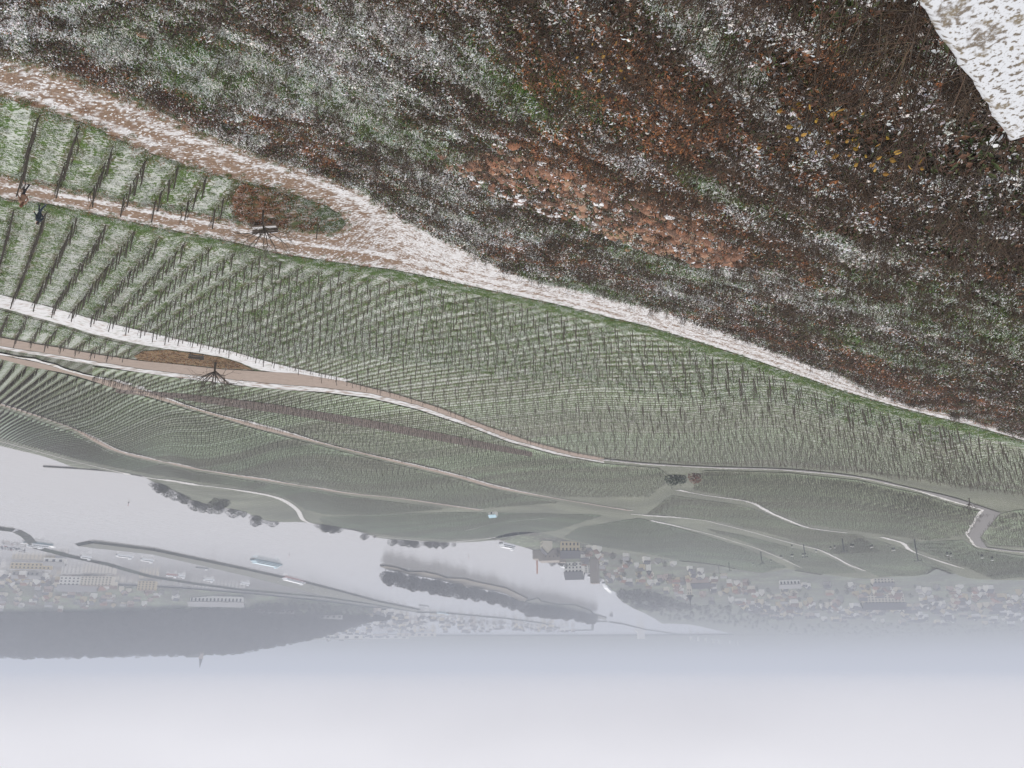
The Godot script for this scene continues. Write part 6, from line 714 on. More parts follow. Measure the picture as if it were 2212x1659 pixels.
func build_land() -> void:
	track_near = pts(TRACK_NEAR_EDGE)
	track_far = pts(TRACK_FAR_EDGE)
	# the whole hillside down to the river
	var na := 180
	var nr := 380
	var v := PackedVector3Array()
	var uv := PackedVector2Array()
	var c := PackedColorArray()
	var idx := PackedInt32Array()
	var a0 := deg_to_rad(ROW_TURN)
	var du := Vector2(sin(a0), -cos(a0))
	var dv := Vector2(cos(a0), sin(a0))
	for i in na + 1:
		for j in nr + 1:
			var a := deg_to_rad(-54.0 + 108.0 * i / na)
			var r := 2.6 * exp(log(2100.0 / 2.6) * j / nr)
			var p := Vector2(r * sin(a), -r * cos(a))
			v.append(Vector3(p.x, ground(p.x, p.y), p.y))
			uv.append(Vector2(p.dot(du), p.dot(dv)))
			var k := 0.44 + 0.2 * noise_a.get_noise_2d(p.x * 0.1, p.y * 0.1)
			c.append(Color(k, k * 0.97, k * 0.92))
			if i > 0 and j > 0:
				var b := v.size() - 1
				idx.append_array([b - nr - 2, b, b - 1, b - nr - 2, b - nr - 1, b])
	var n := PackedVector3Array()
	for i in na + 1:
		for j in nr + 1:
			var k := i * (nr + 1) + j
			var e1 := v[mini(i + 1, na) * (nr + 1) + j] - v[maxi(i - 1, 0) * (nr + 1) + j]
			var e2 := v[i * (nr + 1) + mini(j + 1, nr)] - v[i * (nr + 1) + maxi(j - 1, 0)]
			var nn := e1.cross(e2).normalized()
			n.append(nn if nn.y > 0 else -nn)
	setting(put(make_mesh(v, n, c, uv, idx), "hillside", M.vines_tinted), "steep hillside of snow-dusted vineyard grass falling to the river")
	setting(drape("scrub_slope", pts(SCRUB), 0.25, 0.03, M.soil, slope_tint, slope_rise), "rough slope of dark soil, moss and thin snow below the terrace")
	setting(drape("dirt_track", pts(TRACK), 0.15, 0.05, M.soil, track_tint), "reddish dirt track that forks, half covered by thin snow")
	setting(drape("grass_verge", pts(VERGE), 0.5, 0.06, M.soil, verge_tint), "green grass verge along the lower side of the dirt track")
	setting(drape("track_island", pts(NOSE), 0.25, 0.06, M.soil, nose_tint), "tongue of ground with rusty leaves between the two tracks")
	setting(drape("snow_path", pts(SNOW_PATH), 0.3, 0.04, M.soil, path_tint), "snow-covered path along the lower end of the vine rows")
	setting(drape("vineyard_road", pts(CONCRETE_ROAD), 1.2, 0.07, M.concrete), "pale brown concrete vineyard road swept clear of snow")
	setting(drape("snowy_verge", pts(ROAD_VERGE_SNOW), 0.6, 0.05, M.soil, roadside_tint), "strip of snow along the concrete vineyard road")
	for e in [["upper_vineyard", VINEYARD_UPPER, 1.0], ["main_vineyard", VINEYARD_MAIN, 3.0], ["narrow_vineyard", VINES_BETWEEN, 1.5]]:
		setting(drape(e[0], pts(e[1]), e[2], 0.02, M.vines_tinted, plot_tint(Color(0.73, 0.74, 0.72))), "grass and thin snow under the vine rows")
	setting(drape("leaf_patch", pts(LEAF_PATCH), 0.6, 0.05, M.leaves), "patch of rusty fallen leaves where the roads fork")
	setting(drape("earth_strip", pts(EARTH_STRIP), 2.0, 0.22, M.soil, earth_tint), "bare purplish-brown earth strip below the concrete road")
	for e in [["lower_plot", PLOT_A, Color(0.58, 0.61, 0.56)], ["lower_plot", PLOT_B, Color(0.48, 0.51, 0.47)], ["upper_plot", PLOT_C, Color(0.68, 0.71, 0.65)], ["river_plot", PLOT_D, Color(0.49, 0.54, 0.48)], ["slope_plot", PLOT_E, Color(0.50, 0.51, 0.44)], ["slope_plot", PLOT_F, Color(0.50, 0.52, 0.44)], ["slope_plot", PLOT_G, Color(0.66, 0.70, 0.62)], ["slope_plot", PLOT_H, Color(0.46, 0.50, 0.45)], ["slope_plot", PLOT_I, Color(0.47, 0.50, 0.45)], ["slope_plot", PLOT_J, Color(0.48, 0.51, 0.46)], ["slope_plot", PLOT_K, Color(0.46, 0.50, 0.45)]]:
		setting(drape(e[0], pts(e[1]), 5.0, 0.12, M.vines_tinted, plot_tint(e[2])))
	for e in [["middle_road", ROAD_TWO, M.concrete, 1.9], ["lower_road", ROAD_THREE, M.concrete, 1.8], ["river_road", RIVER_ROAD, M.patchy, 2.6], ["hill_road", ASPHALT_ROAD, M.asphalt, 2.2], ["hill_road", SIDE_ROAD, M.asphalt, 2.8]]:
		setting(ribbon(e[0], pts(e[1]), -e[3], e[3], 0.22, e[2]))
	for e in [["middle_road_snow", ROAD_TWO, -3.6, -1.9], ["lower_road_snow", ROAD_THREE, -3.4, -1.8], ["hill_road_snow", ASPHALT_ROAD, 2.2, 4.0], ["hill_road_snow", SIDE_ROAD, 2.8, 4.0]]:
		setting(ribbon(e[0], pts(e[1]), e[2], e[3], 0.2, M.patchy, 1.3))
	for e in [[PATH_A, 2.2], [PATH_B, 1.8], [PATH_C, 1.6], [PATH_D, 2.2], [PATH_E, 1.0]]:
		setting(ribbon("field_path", pts(e[0]), -e[1] * 0.75, e[1] * 0.75, 0.22, M.patchy, 1.0))

func nose_tint(x: float, z: float) -> Color:
	var a := noise_c.get_noise_2d(x * 2.5, z * 2.5)
	var b := noise_b.get_noise_2d(x * 3, z * 3)
	var c := Color(0.032, 0.050, 0.014).lerp(Color(0.17, 0.070, 0.032), clampf((x - 16.0) * 0.25 + a * 1.6 + b * 0.6, 0, 0.9))
	return c.lerp(SNOW, clampf((b + a * 0.5 - 0.22) * 3.0, 0, 0.7))

func arc(from: float, to: float, r: float, n := 16) -> PackedVector2Array:
	var p := PackedVector2Array()
	for i in n + 1:
		var a := deg_to_rad(lerpf(from, to, float(i) / n))
		p.append(Vector2(r * sin(a), -r * cos(a)))
	return p

func bearing(p: Vector2) -> float: return rad_to_deg(atan2(p.x, -p.y))

func build_far_land() -> void:
	var w := PlaneMesh.new()
	w.size = Vector2(16000, 12000)
	var river := put(w, "river", M.water, self, Transform3D(Basis(), Vector3(0, 0, -5600)))
	setting(river, "broad grey river mirroring the overcast sky")
	var quay := pts(QUAY)
	var shore := quay.duplicate()
	shore.append_array(arc(bearing(quay[quay.size() - 1]), -62, 4900))
	shore.append_array(PackedVector2Array([Vector2(-1100, -600), Vector2(-420, -760), Vector2(-150, -900)]))
	setting(plate("town_plain", shore, 4.0, M.plain, 3.0, 1.0), "flat land beside the river that carries the town")
	var bank := pts(FAR_BANK)
	var other := bank.duplicate()
	other.append_array(arc(bearing(bank[bank.size() - 1]), 62, 4850))
	other.append_array(arc(62, 62, 1100, 1))
	setting(plate("far_bank", other, 3.0, M.plain, 1.0, 14.0), "low land along the far bank of the river")
	var wide := arc(-65, 65, 4600, 24)
	var out := arc(65, -65, 52000, 24)
	wide.append_array(out)
	setting(plate("distant_plain", wide, 4.6, M.plain, 0.0, 0.0), "distant plain fading into the haze")
	# hills on the skyline, lost in the haze
	var ridge := PackedVector3Array()
	var ridge_idx := PackedInt32Array()
	for i in 61:
		var a := deg_to_rad(-66.0 + 132.0 * i / 60)
		var top := 206.0 + 12.0 * noise_a.get_noise_2d(i * 1.3, 5.0)
		for q in [[30000.0, 0.0], [34000.0, top * 0.7], [38000.0, top], [46000.0, 0.0]]: ridge.append(Vector3(q[0] * sin(a), q[1], -q[0] * cos(a)))
		if i > 0:
			for k in 3:
				var b := i * 4 + k
				ridge_idx.append_array([b - 4, b, b + 1, b - 4, b + 1, b - 3])
	var rst := SurfaceTool.new()
	rst.create_from_arrays(make_arrays(ridge, PackedVector2Array(), ridge_idx))
	rst.generate_normals()
	setting(put(rst.commit(), "distant_hills", M.earth_bank), "distant hills lost in the haze")
	setting(plate("harbour_mole", pts(MOLE), 3.0, M.earth_bank, 1.0, 8.0), "long stone mole that shelters the harbour basin")
	setting(plate("river_island", pts(ISLAND_LONG), 2.5, M.sand, 2.0, 3.0), "long low river island with sandy shore")
	setting(plate("river_island", pts(ISLAND_SHORT), 2.5, M.earth_bank, 2.0, 3.0), "short wooded river island")
	# wooded hill across the river
	var v := PackedVector3Array()
	var uv := PackedVector2Array()
	var idx := PackedInt32Array()
	var cols := 24
	for i in HILL.size():
		for j in cols + 1:
			var t := 1.25 * j / cols
			var p := hill_point(i, t)
			v.append(p)
			uv.append(Vector2(p.x, p.z))
			if i > 0 and j > 0:
				var b := v.size() - 1
				idx.append_array([b - cols - 2, b - cols - 1, b, b - cols - 2, b, b - 1])
	var st := SurfaceTool.new()
	st.create_from_arrays(make_arrays(v, uv, idx))
	st.generate_normals()
	setting(put(st.commit(), "far_hill", M.plain), "long wooded hill across the river")

func make_arrays(v: PackedVector3Array, uv: PackedVector2Array, idx: PackedInt32Array) -> Array:
	var a := []
	a.resize(Mesh.ARRAY_MAX)
	a[Mesh.ARRAY_VERTEX] = v
	a[Mesh.ARRAY_TEX_UV] = uv
	a[Mesh.ARRAY_INDEX] = idx
	return a

# the hill's profile on survey line i: 0 at the foot, 0.45 at the edge of the wood, 1 at the crest, then down behind
func hill_point(i: int, t: float) -> Vector3:
	var s: Array = HILL[i]
	var a := deg_to_rad(s[0])
	var r: float
	var y: float
	if t < 0.45:
		r = lerpf(s[1], s[2], t / 0.45)
		y = lerpf(2.9, s[3], t / 0.45)
	elif t <= 1.0:
		var k := (t - 0.45) / 0.55
		r = lerpf(s[2], s[4], k)
		y = lerpf(s[3], s[5], sin(k * PI * 0.5) * 0.5 + k * 0.5)
	else:
		r = s[4] + (t - 1.0) * 2400.0
		y = s[5] - (t - 1.0) * 240.0 - 2.0
	return Vector3(r * sin(a), y, -r * cos(a))

func shot(x: float, z: float, lift := 0.0) -> Vector3: return Vector3(x, ground(x, z) + lift, z)

func seeded(s: int) -> RandomNumberGenerator:
	var g := RandomNumberGenerator.new()
	g.seed = s
	return g

func in_view(p: Vector3) -> bool:
	var d := p - EYE
	var f := Vector3(0, -283, -768).normalized()
	var up := Vector3(0, 768, -283).normalized()
	var depth := d.dot(f)
	return depth > 0.5 and absf(d.x) < depth * 0.667 and absf(d.dot(up)) < depth * 0.5

# ---------------------------------------------------------------- the terrace wall
func build_parapet() -> void:
	var g := seeded(3)
	var y := EYE.y - 0.95
	var a := Vector2(COPING[0][0], COPING[0][1])
	var b := Vector2(COPING[1][0], COPING[1][1])
	var along := (a - b).normalized()
	var across := Vector2(along.y, -along.x)
	if across.dot(Vector2(-1, 0)) < 0: across = -across
	var t := thing("parapet_wall", "thick stone parapet dusted with speckled snow at the terrace edge", "wall", Vector3(b.x, y, b.y))
	# coping slab: grid top with worn edges and a thin uneven crust
	var st := tool()
	var nu := 150
	var nv := 70
	var du := 2.2 / nu
	var dv := 0.75 / nv
	var grid := []
	for i in nu + 1:
		for j in nv + 1:
			var u := i * du
			var w := j * dv
			var edge := minf(minf(u, w), 0.75 - w)
			var chip := 0.004 * noise_b.get_noise_2d(u * 9.0, w * 9.0) + 0.003 * noise_b.get_noise_2d(u * 30.0, w * 30.0 + 9)
			var round_off := -0.012 * pow(clampf(1.0 - edge / 0.014, 0, 1), 2.0)
			var p2 := along * (u + (chip * 1.2 if i == 0 else 0.0)) + across * (w + (chip * 1.2 if j == 0 else 0.0))
			grid.append(Vector3(p2.x, chip * 0.35 + round_off, p2.y))
	for i in nu:
		for j in nv:
			var k := i * (nv + 1) + j
			for o in [[k, k + nv + 1, k + nv + 2], [k, k + nv + 2, k + 1]]:
				for q in o:
					st.set_uv(Vector2((q / (nv + 1)) * du, (q % (nv + 1)) * dv))
					st.add_vertex(grid[q])
	for i in nu:
		var k := i * (nv + 1)
		for p in [grid[k], grid[k + nv + 1], grid[k + nv + 1] + Vector3(0, -0.16, 0), grid[k], grid[k + nv + 1] + Vector3(0, -0.16, 0), grid[k] + Vector3(0, -0.16, 0)]:
			st.set_uv(Vector2(i * du, 0.0))
			st.add_vertex(p)
	for j in nv:
		for p in [grid[j], grid[j + 1], grid[j + 1] + Vector3(0, -0.16, 0), grid[j], grid[j + 1] + Vector3(0, -0.16, 0), grid[j] + Vector3(0, -0.16, 0)]:
			st.set_uv(Vector2(0.0, j * dv))
			st.add_vertex(p)
	st.index()
	st.generate_normals()
	var stains := [Vector2(COPING_STAINS[0][0], COPING_STAINS[0][1]), Vector2(COPING_STAINS[1][0], COPING_STAINS[1][1])]
	var crust := func(i: int, p: float, q: float, r: float) -> Color:
		var rock := Color(0.06, 0.052, 0.043).lerp(Color(0.15, 0.125, 0.10), r).lerp(Color(0.15, 0.125, 0.08), clampf((q - 0.55) * 4, 0, 0.5))
		var bare := clampf((p - 0.60) * 9.0, 0, 1)
		bare = maxf(bare, clampf((q - 0.68) * 9.0, 0, 1) * clampf(r * 2.6 - 0.3, 0, 1))
		bare = maxf(bare, clampf((r - 0.70) * 8.0, 0, 0.8))
		var at_stain := Vector2((i % 1024) / 1280.0, (i / 1024) / 1280.0)
		for b2 in stains: bare = maxf(bare, clampf(1.6 - at_stain.distance_to(b2) / 0.022 + (p - 0.5) * 4.0, 0, 1) * clampf(r * 2.4 - 0.2, 0, 1))
		return Color(0.41, 0.43, 0.465).lerp(rock, bare)
	var m := StandardMaterial3D.new()
	m.albedo_texture = texture(1024, [field(61, 0.050, 4, 1024), field(62, 0.010, 4, 1024), field(63, 0.14, 3, 1024)], crust)
	m.uv1_scale = Vector3(1.25, 1.25, 1)
	m.roughness = 0.9
	put(st.commit(), "coping_stone", m, t)
	var body := tool()
	var mid := along * 1.15 + across * 0.40
	box(body, Vector3(mid.x, -1.4, mid.y), Vector3(0.58, 2.5, 2.1), Basis(Vector3.UP, atan2(along.x, along.y)))
	put(body.commit(), "wall_body", paint(Color(0.17, 0.15, 0.12)), t)

# ---------------------------------------------------------------- plants, leaves and snow on the slope
func leaf_clump(s: int, n: int, radius: float, high: float, size: float, cols: Array, snowy: float) -> ArrayMesh:
	var g := seeded(s)
	var st := tool()
	for i in n:
		var a := g.randf() * TAU
		var d := sqrt(g.randf()) * radius
		var p := Vector3(cos(a) * d, g.randf() * high * (1.0 - 0.5 * d / radius), sin(a) * d)
		var white := g.randf() < snowy
		var nrm := Vector3(g.randfn() * 0.5, 1.0 if white else g.randf_range(0.2, 1.0), g.randfn() * 0.5).normalized()
		var x := nrm.cross(Vector3(g.randfn(), g.randfn(), g.randfn())).normalized()
		var y := nrm.cross(x)
		var l := size * g.randf_range(0.6, 1.3)
		var w := l * g.randf_range(0.35, 0.6)
		var c: Color = Color(0.56, 0.57, 0.60) if white else cols[g.randi() % cols.size()]
		c = c * g.randf_range(0.8, 1.15)
		var dip := nrm * l * 0.18
		tri(st, p - x * l - dip, p + y * w, p + x * l - dip, c)
		tri(st, p - x * l - dip, p + x * l - dip, p - y * w, c)
	return st.commit()

func grass_clump(s: int, n: int, radius: float, tall: float, cols: Array, frosted: float) -> ArrayMesh:
	var g := seeded(s)
	var st := tool()
	for i in n:
		var a := g.randf() * TAU
		var d := sqrt(g.randf()) * radius
		var p := Vector3(cos(a) * d, 0, sin(a) * d)
		var lean := Vector3(g.randfn(), 0, g.randfn()) * 0.55
		var h := tall * g.randf_range(0.5, 1.2)
		var m := p + Vector3(0, h * 0.6, 0) + lean * h * 0.35
		var e := p + Vector3(0, h * 0.75, 0) + lean * h
		var side := Vector3(lean.z, 0, -lean.x).normalized() * tall * 0.045
		var c: Color = cols[g.randi() % cols.size()] * g.randf_range(0.75, 1.2)
		var c2 := c.lerp(Color(0.52, 0.54, 0.56), 0.9) if g.randf() < frosted else c
		tri(st, p - side, m + side * 0.8, p + side, c)
		tri(st, p - side, m - side * 0.8, m + side * 0.8, c)
		tri(st, m - side * 0.9, e, m + side * 0.9, c2)
	return st.commit()

func stem_clump(s: int, n: int, radius: float, tall: float, cols: Array) -> ArrayMesh:
	var g := seeded(s)
	var st := tool()
	for i in n:
		var a := g.randf() * TAU
		var d := sqrt(g.randf()) * radius
		var p := Vector3(cos(a) * d, -0.05, sin(a) * d)
		var h := tall * g.randf_range(0.4, 1.2)
		var m := p + Vector3(g.randfn() * 0.10, 0.6, g.randfn() * 0.10) * h
		var e := m + Vector3(g.randfn() * 0.22, 0.4, g.randfn() * 0.22) * h
		var c: Color = cols[g.randi() % cols.size()]
		tube(st, p, m, 0.006, 0.005, 3, c)
		tube(st, m, e, 0.005, 0.002, 3, c)
		if g.randf() < 0.6: tube(st, m, m + Vector3(g.randfn(), 0.7, g.randfn()) * h * 0.25, 0.004, 0.002, 3, c)
	return st.commit()

func build_ground_cover() -> void:
	var g := seeded(101)
	var brown := [Color(0.14, 0.062, 0.038), Color(0.19, 0.088, 0.050), Color(0.085, 0.042, 0.030), Color(0.27, 0.11, 0.042), Color(0.060, 0.040, 0.028), Color(0.17, 0.105, 0.058)]
	var dark := [Color(0.046, 0.032, 0.024), Color(0.078, 0.044, 0.030), Color(0.034, 0.054, 0.016), Color(0.115, 0.056, 0.034), Color(0.048, 0.064, 0.020), Color(0.030, 0.024, 0.019)]
	var green := [Color(0.036, 0.098, 0.010), Color(0.062, 0.128, 0.018), Color(0.028, 0.068, 0.010), Color(0.098, 0.122, 0.024)]
	var kinds := {
		"bramble_thicket": [], "snowy_leaves": [], "leaf_litter": [], "grass_tufts": [], "frosted_grass": [], "dead_stems": []}
	var meshes := {
		"bramble_thicket": leaf_clump(1, 46, 0.34, 0.36, 0.045, dark, 0.04),
		"snowy_leaves": leaf_clump(2, 46, 0.34, 0.22, 0.038, dark + [brown[1]], 0.80),
		"leaf_litter": leaf_clump(3, 46, 0.36, 0.16, 0.045, brown, 0.03),
		"grass_tufts": grass_clump(4, 44, 0.30, 0.20, green, 0.10),
		"frosted_grass": grass_clump(5, 44, 0.32, 0.20, green, 0.92),
		"dead_stems": stem_clump(6, 9, 0.30, 0.62, [Color(0.060, 0.040, 0.030), Color(0.085, 0.055, 0.038), Color(0.04, 0.03, 0.026)])}
	var tints := {}
	for k in kinds: tints[k] = []
	var outline := pts(SCRUB)
	var rubble := pts(RUBBLE)
	var tries := 0
	var count := 0
	while count < 64000 and tries < 260000:
		tries += 1
		var r := exp(lerpf(log(3.0), log(118.0), pow(g.randf(), 0.62)))
		var a := deg_to_rad(g.randf_range(-47.0, 47.0))
		var x := r * sin(a)
		var z := -r * cos(a)
		if not Geometry2D.is_point_in_polygon(Vector2(x, z), outline): continue
		if g.randf() < 0.62 and Geometry2D.is_point_in_polygon(Vector2(x, z), rubble): continue
		if r > 25.0 and edge_gap(track_near, x, z) < 0.7: continue
		if noise_c.get_noise_2d(x * 1.3 + 200, z * 1.3) < -0.24 and g.randf() < 0.8: continue
		count += 1
		var w := cover(x, z)
		var n1 := noise_c.get_noise_2d(x + 40, z)
		var n2 := noise_a.get_noise_2d(x * 2.2, z * 2.2 + 90)
		var n3 := noise_b.get_noise_2d(x, z + 30)
		var pg := clampf(0.20 + w.x * 1.6 + n1 * 0.55 - w.y * 0.25, 0.02, 0.92)
		var pl := clampf(0.32 + w.y * 0.55 + n2 * 1.0, 0.05, 0.88)
		var ps := clampf(0.40 + w.z * 0.8 + n3 * 0.9 + n1 * 0.8 - w.y * 0.20, 0.03, 0.97)
		var q := g.randf()
		var kind := "bramble_thicket"
		if g.randf() < 0.10: kind = "dead_stems"
		elif q < pg: kind = "frosted_grass" if g.randf() < ps else "grass_tufts"
		elif g.randf() < ps: kind = "snowy_leaves"
		elif g.randf() < pl: kind = "leaf_litter"
		var s := clampf(0.55 + r / 48.0, 0.55, 1.7) * g.randf_range(0.75, 1.3)
		if r < 15.0 and kind.contains("grass"): s *= 0.62
		var up := slope(x, z).lerp(Vector3.UP, 0.5).normalized()
		var bs := Basis(Vector3.UP, g.randf() * TAU)
		var ax := Vector3.UP.cross(up)
		if ax.length() > 0.001: bs = Basis(ax.normalized(), Vector3.UP.angle_to(up)) * bs
		kinds[kind].append(Transform3D(bs.scaled(Vector3(s, s * g.randf_range(0.7, 1.2), s)), shot(x, z, slope_rise(x, z))))
		var k := g.randf_range(0.75, 1.2)
		tints[kind].append(Color(k * g.randf_range(0.9, 1.1), k, k * g.randf_range(0.9, 1.08)))
	var says := {
		"bramble_thicket": ["low dark bramble leaves covering the slope", "brambles"], "snowy_leaves": ["low leaves flecked with snow on the slope", "undergrowth"],
		"leaf_litter": ["rusty brown dead leaves lying on the slope", "leaf litter"], "grass_tufts": ["green grass tufts on the slope", "grass"],
		"frosted_grass": ["grass tufts bent under thin snow on the slope", "grass"], "dead_stems": ["thin dry brown stems standing on the slope", "stems"]}
	for k in kinds: scatter(k, meshes[k], M.leaf, kinds[k], tints[k], says[k][0], says[k][1])
	# grass along the verge and between the near vine rows
	var grass := []
	var grass_tint := []
	var frost := []
	var frost_tint := []
	var verge := pts(VERGE)
	var fields := [pts(VINEYARD_UPPER), pts(VINEYARD_MAIN), pts(VINES_BETWEEN), verge]
	count = 0
	tries = 0
	while count < 12000 and tries < 200000:
		tries += 1
		var r := exp(lerpf(log(38.0), log(120.0), g.randf()))
		var a := deg_to_rad(g.randf_range(-44.0, 44.0))
		var p := Vector2(r * sin(a), -r * cos(a))
		var hit := -1
		for i in 4:
			if Geometry2D.is_point_in_polygon(p, fields[i]): hit = i
		if hit < 0 or (hit != 3 and g.randf() < 0.72): continue
		count += 1
		var s := clampf(r / 55.0, 0.8, 2.2) * g.randf_range(0.7, 1.2)
		var tr := Transform3D(Basis(Vector3.UP, g.randf() * TAU).scaled(Vector3(s, s * 0.6, s)), shot(p.x, p.y, 0.05))
		var k := g.randf_range(0.8, 1.25)
		if g.randf() < (0.12 if hit == 3 else 0.62) + noise_c.get_noise_2d(p.x, p.y) * 0.8:
			frost.append(tr)
			frost_tint.append(Color(k, k, k))
		else:
			grass.append(tr)
			grass_tint.append(Color(k, k, k * 0.9))
	# broken grass edges and litter on the dirt track
	var track := pts(TRACK)
	var litter := []
	var litter_tint := []
	for p in track:
		for k in 9:
			var q := p + Vector2(g.randfn(), g.randfn()) * 0.45
			var tr := Transform3D(Basis(Vector3.UP, g.randf() * TAU).scaled(Vector3.ONE * g.randf_range(0.5, 1.0)), shot(q.x, q.y, 0.05))
			var k2 := g.randf_range(0.7, 1.1)
			if k < 3:
				litter.append(tr)
				litter_tint.append(Color(k2, k2, k2))
			elif k < 7:
				grass.append(tr)
				grass_tint.append(Color(k2, k2, k2))
			else:
				frost.append(tr)
				frost_tint.append(Color(k2, k2, k2))
	scatter("track_litter", meshes["leaf_litter"], M.leaf, litter, litter_tint, "brown leaves blown against the edges of the dirt track", "leaf litter")
	var pebbles := []
	var pebble_tint := []
	var crumbs := []
	while crumbs.size() < 10000:
		var r := exp(lerpf(log(30.0), log(105.0), g.randf()))
		var a := deg_to_rad(g.randf_range(-44.0, 44.0))
		var p := Vector2(r * sin(a), -r * cos(a))
		if not Geometry2D.is_point_in_polygon(p, track): continue
		var s := g.randf_range(0.04, 0.11) * clampf(r / 60.0, 0.7, 1.3)
		var snowy := track_tint(p.x, p.y).r > 0.33
		var b := Basis(Vector3.UP, g.randf() * TAU).scaled(Vector3(s * 1.6, s * 0.45, s * 1.2))
		if snowy == (g.randf() < 0.75): crumbs.append(Transform3D(b, shot(p.x, p.y, 0.06)))
		else:
			pebbles.append(Transform3D(b.scaled(Vector3.ONE * 0.8), shot(p.x, p.y, 0.06)))
			pebble_tint.append(Color(0.13, 0.085, 0.06).lerp(Color(0.26, 0.19, 0.14), g.randf()))
	scatter("track_pebbles", stone_mesh(310, 0.6), M.tint, pebbles, pebble_tint, "small stones lying on the dirt track", "pebbles")
	scatter("snow_crumbs", stone_mesh(311, 0.5), paint(SNOW), crumbs, [], "crumbs of thin snow on the dirt track", "snow")
	# rusty bramble leaves on the tongue between the tracks and where the roads fork
	var rust := leaf_clump(9, 40, 0.34, 0.20, 0.05, [Color(0.19, 0.070, 0.03), Color(0.14, 0.050, 0.025), Color(0.22, 0.095, 0.04), Color(0.05, 0.06, 0.02), Color(0.09, 0.06, 0.035)], 0.16)
	var rusty := []
	var rust_tint := []
	for e in [[pts(NOSE), 420], [pts(LEAF_PATCH), 500]]:
		var box_lo := Vector2(1e9, 1e9)
		var box_hi := -box_lo
		for p in e[0]:
			box_lo = box_lo.min(p)
			box_hi = box_hi.max(p)
		var left: int = e[1]
		while left > 0:
			var p := Vector2(g.randf_range(box_lo.x, box_hi.x), g.randf_range(box_lo.y, box_hi.y))
			if not Geometry2D.is_point_in_polygon(p, e[0]): continue
			left -= 1
			if e[1] == 420 and g.randf() > clampf((p.x - 13.0) * 0.16, 0.06, 0.95):
				var low := Transform3D(Basis(Vector3.UP, g.randf() * TAU).scaled(Vector3.ONE * g.randf_range(0.7, 1.3)), shot(p.x, p.y, 0.05))
				if g.randf() < 0.5: grass.append(low)
				else: frost.append(low)
				(grass_tint if grass.size() > grass_tint.size() else frost_tint).append(Color(0.8, 0.8, 0.8))
				continue
			var s := g.randf_range(0.7, 1.4)
			rusty.append(Transform3D(Basis(Vector3.UP, g.randf() * TAU).scaled(Vector3.ONE * s), shot(p.x, p.y, 0.05)))
			var k := g.randf_range(0.6, 1.2)
			rust_tint.append(Color(k, k, k))
	scatter("rusty_leaves", rust, M.leaf, rusty, rust_tint, "rusty fallen leaves and bramble on the islands between the tracks", "leaf litter")
	scatter("vineyard_grass", meshes["grass_tufts"], M.leaf, grass, grass_tint, "green grass between the vine rows and along the track", "grass")
	scatter("frosted_vineyard_grass", meshes["frosted_grass"], M.leaf, frost, frost_tint, "snow-dusted grass between the vine rows", "grass")
	# shrubs that still carry yellow leaves
	for i in YELLOW_SHRUBS.size():
		var e: Array = YELLOW_SHRUBS[i]
		var at := shot(e[0], e[1], slope_rise(e[0], e[1]) - 0.03)
		var t := thing("yellow_shrub", "thin shrub with a few large yellow leaves standing in the brambles", "shrub", at, g.randf() * TAU, "yellow-leaved shrubs on the slope")
		var size: float = e[2]
		var stems := tool()
		var tips := []
		for k in 6:
			var m := Vector3(g.randfn() * 0.12, 0.35 * size, g.randfn() * 0.12)
			var tip := m + Vector3(g.randfn() * 0.22, 0.3 * size, g.randfn() * 0.22)
			tube(stems, Vector3(g.randfn() * 0.04, 0, g.randfn() * 0.04), m, 0.006, 0.005, 4)
			tube(stems, m, tip, 0.005, 0.002, 4)
			tips.append_array([tip, m, m.lerp(tip, 0.6)])
		put(stems.commit(), "stem", M.bark, t)
		for k in mini(tips.size(), 14):
			var leaf := tool()
			var p: Vector3 = tips[k] + Vector3(g.randfn(), g.randfn() * 0.5, g.randfn()) * 0.06
			var nrm := Vector3(g.randfn(), 0.6, g.randfn()).normalized()
			var x := nrm.cross(Vector3.UP).normalized()
			var y := nrm.cross(x)
			var l := 0.036 * g.randf_range(0.7, 1.2)
			var c := Color(0.34, 0.22, 0.035).lerp(Color(0.26, 0.12, 0.03), g.randf() * 0.7)
			var ring := [Vector2(-1, 0), Vector2(-0.5, 0.55), Vector2(0.2, 0.6), Vector2(1.1, 0), Vector2(0.2, -0.6), Vector2(-0.5, -0.55)]
			for q in 6:
				var ra: Vector2 = ring[q]
				var rb: Vector2 = ring[(q + 1) % 6]
				tri(leaf, p + nrm * 0.006, p + x * ra.x * l + y * ra.y * l, p + x * rb.x * l + y * rb.y * l, c)
			put(leaf.commit(), "leaf", M.leaf, t)

# reddish bramble bushes along the upper edge of the track
func build_bramble_bushes() -> void:
	var g := seeded(640)
	var cols := [Color(0.105, 0.046, 0.038), Color(0.075, 0.036, 0.030), Color(0.135, 0.062, 0.046), Color(0.050, 0.030, 0.026)]
	var crowns := [leaf_clump(41, 330, 0.85, 0.95, 0.045, cols, 0.14), leaf_clump(42, 330, 0.9, 0.8, 0.045, cols, 0.22), leaf_clump(43, 300, 0.8, 1.0, 0.045, cols + [Color(0.06, 0.065, 0.02)], 0.10)]
	var stems := [stem_clump(44, 34, 0.6, 1.25, [Color(0.07, 0.038, 0.032)]), stem_clump(45, 30, 0.6, 1.1, [Color(0.06, 0.036, 0.03)])]
	for i in BRAMBLE_BUSHES.size():
		var e: Array = BRAMBLE_BUSHES[i]
		var t := thing("bramble_bush", "low reddish-brown bramble bush flecked with snow above the dirt track", "bush", shot(e[0], e[1], slope_rise(e[0], e[1])), g.randf() * TAU, "bramble bushes above the track")
		var b := Transform3D(Basis().scaled(Vector3.ONE * e[2]), Vector3.ZERO)
		put(crowns[i % 3], "leaves", M.leaf, t, b)
		put(stems[i % 2], "stem", M.leaf, t, b)

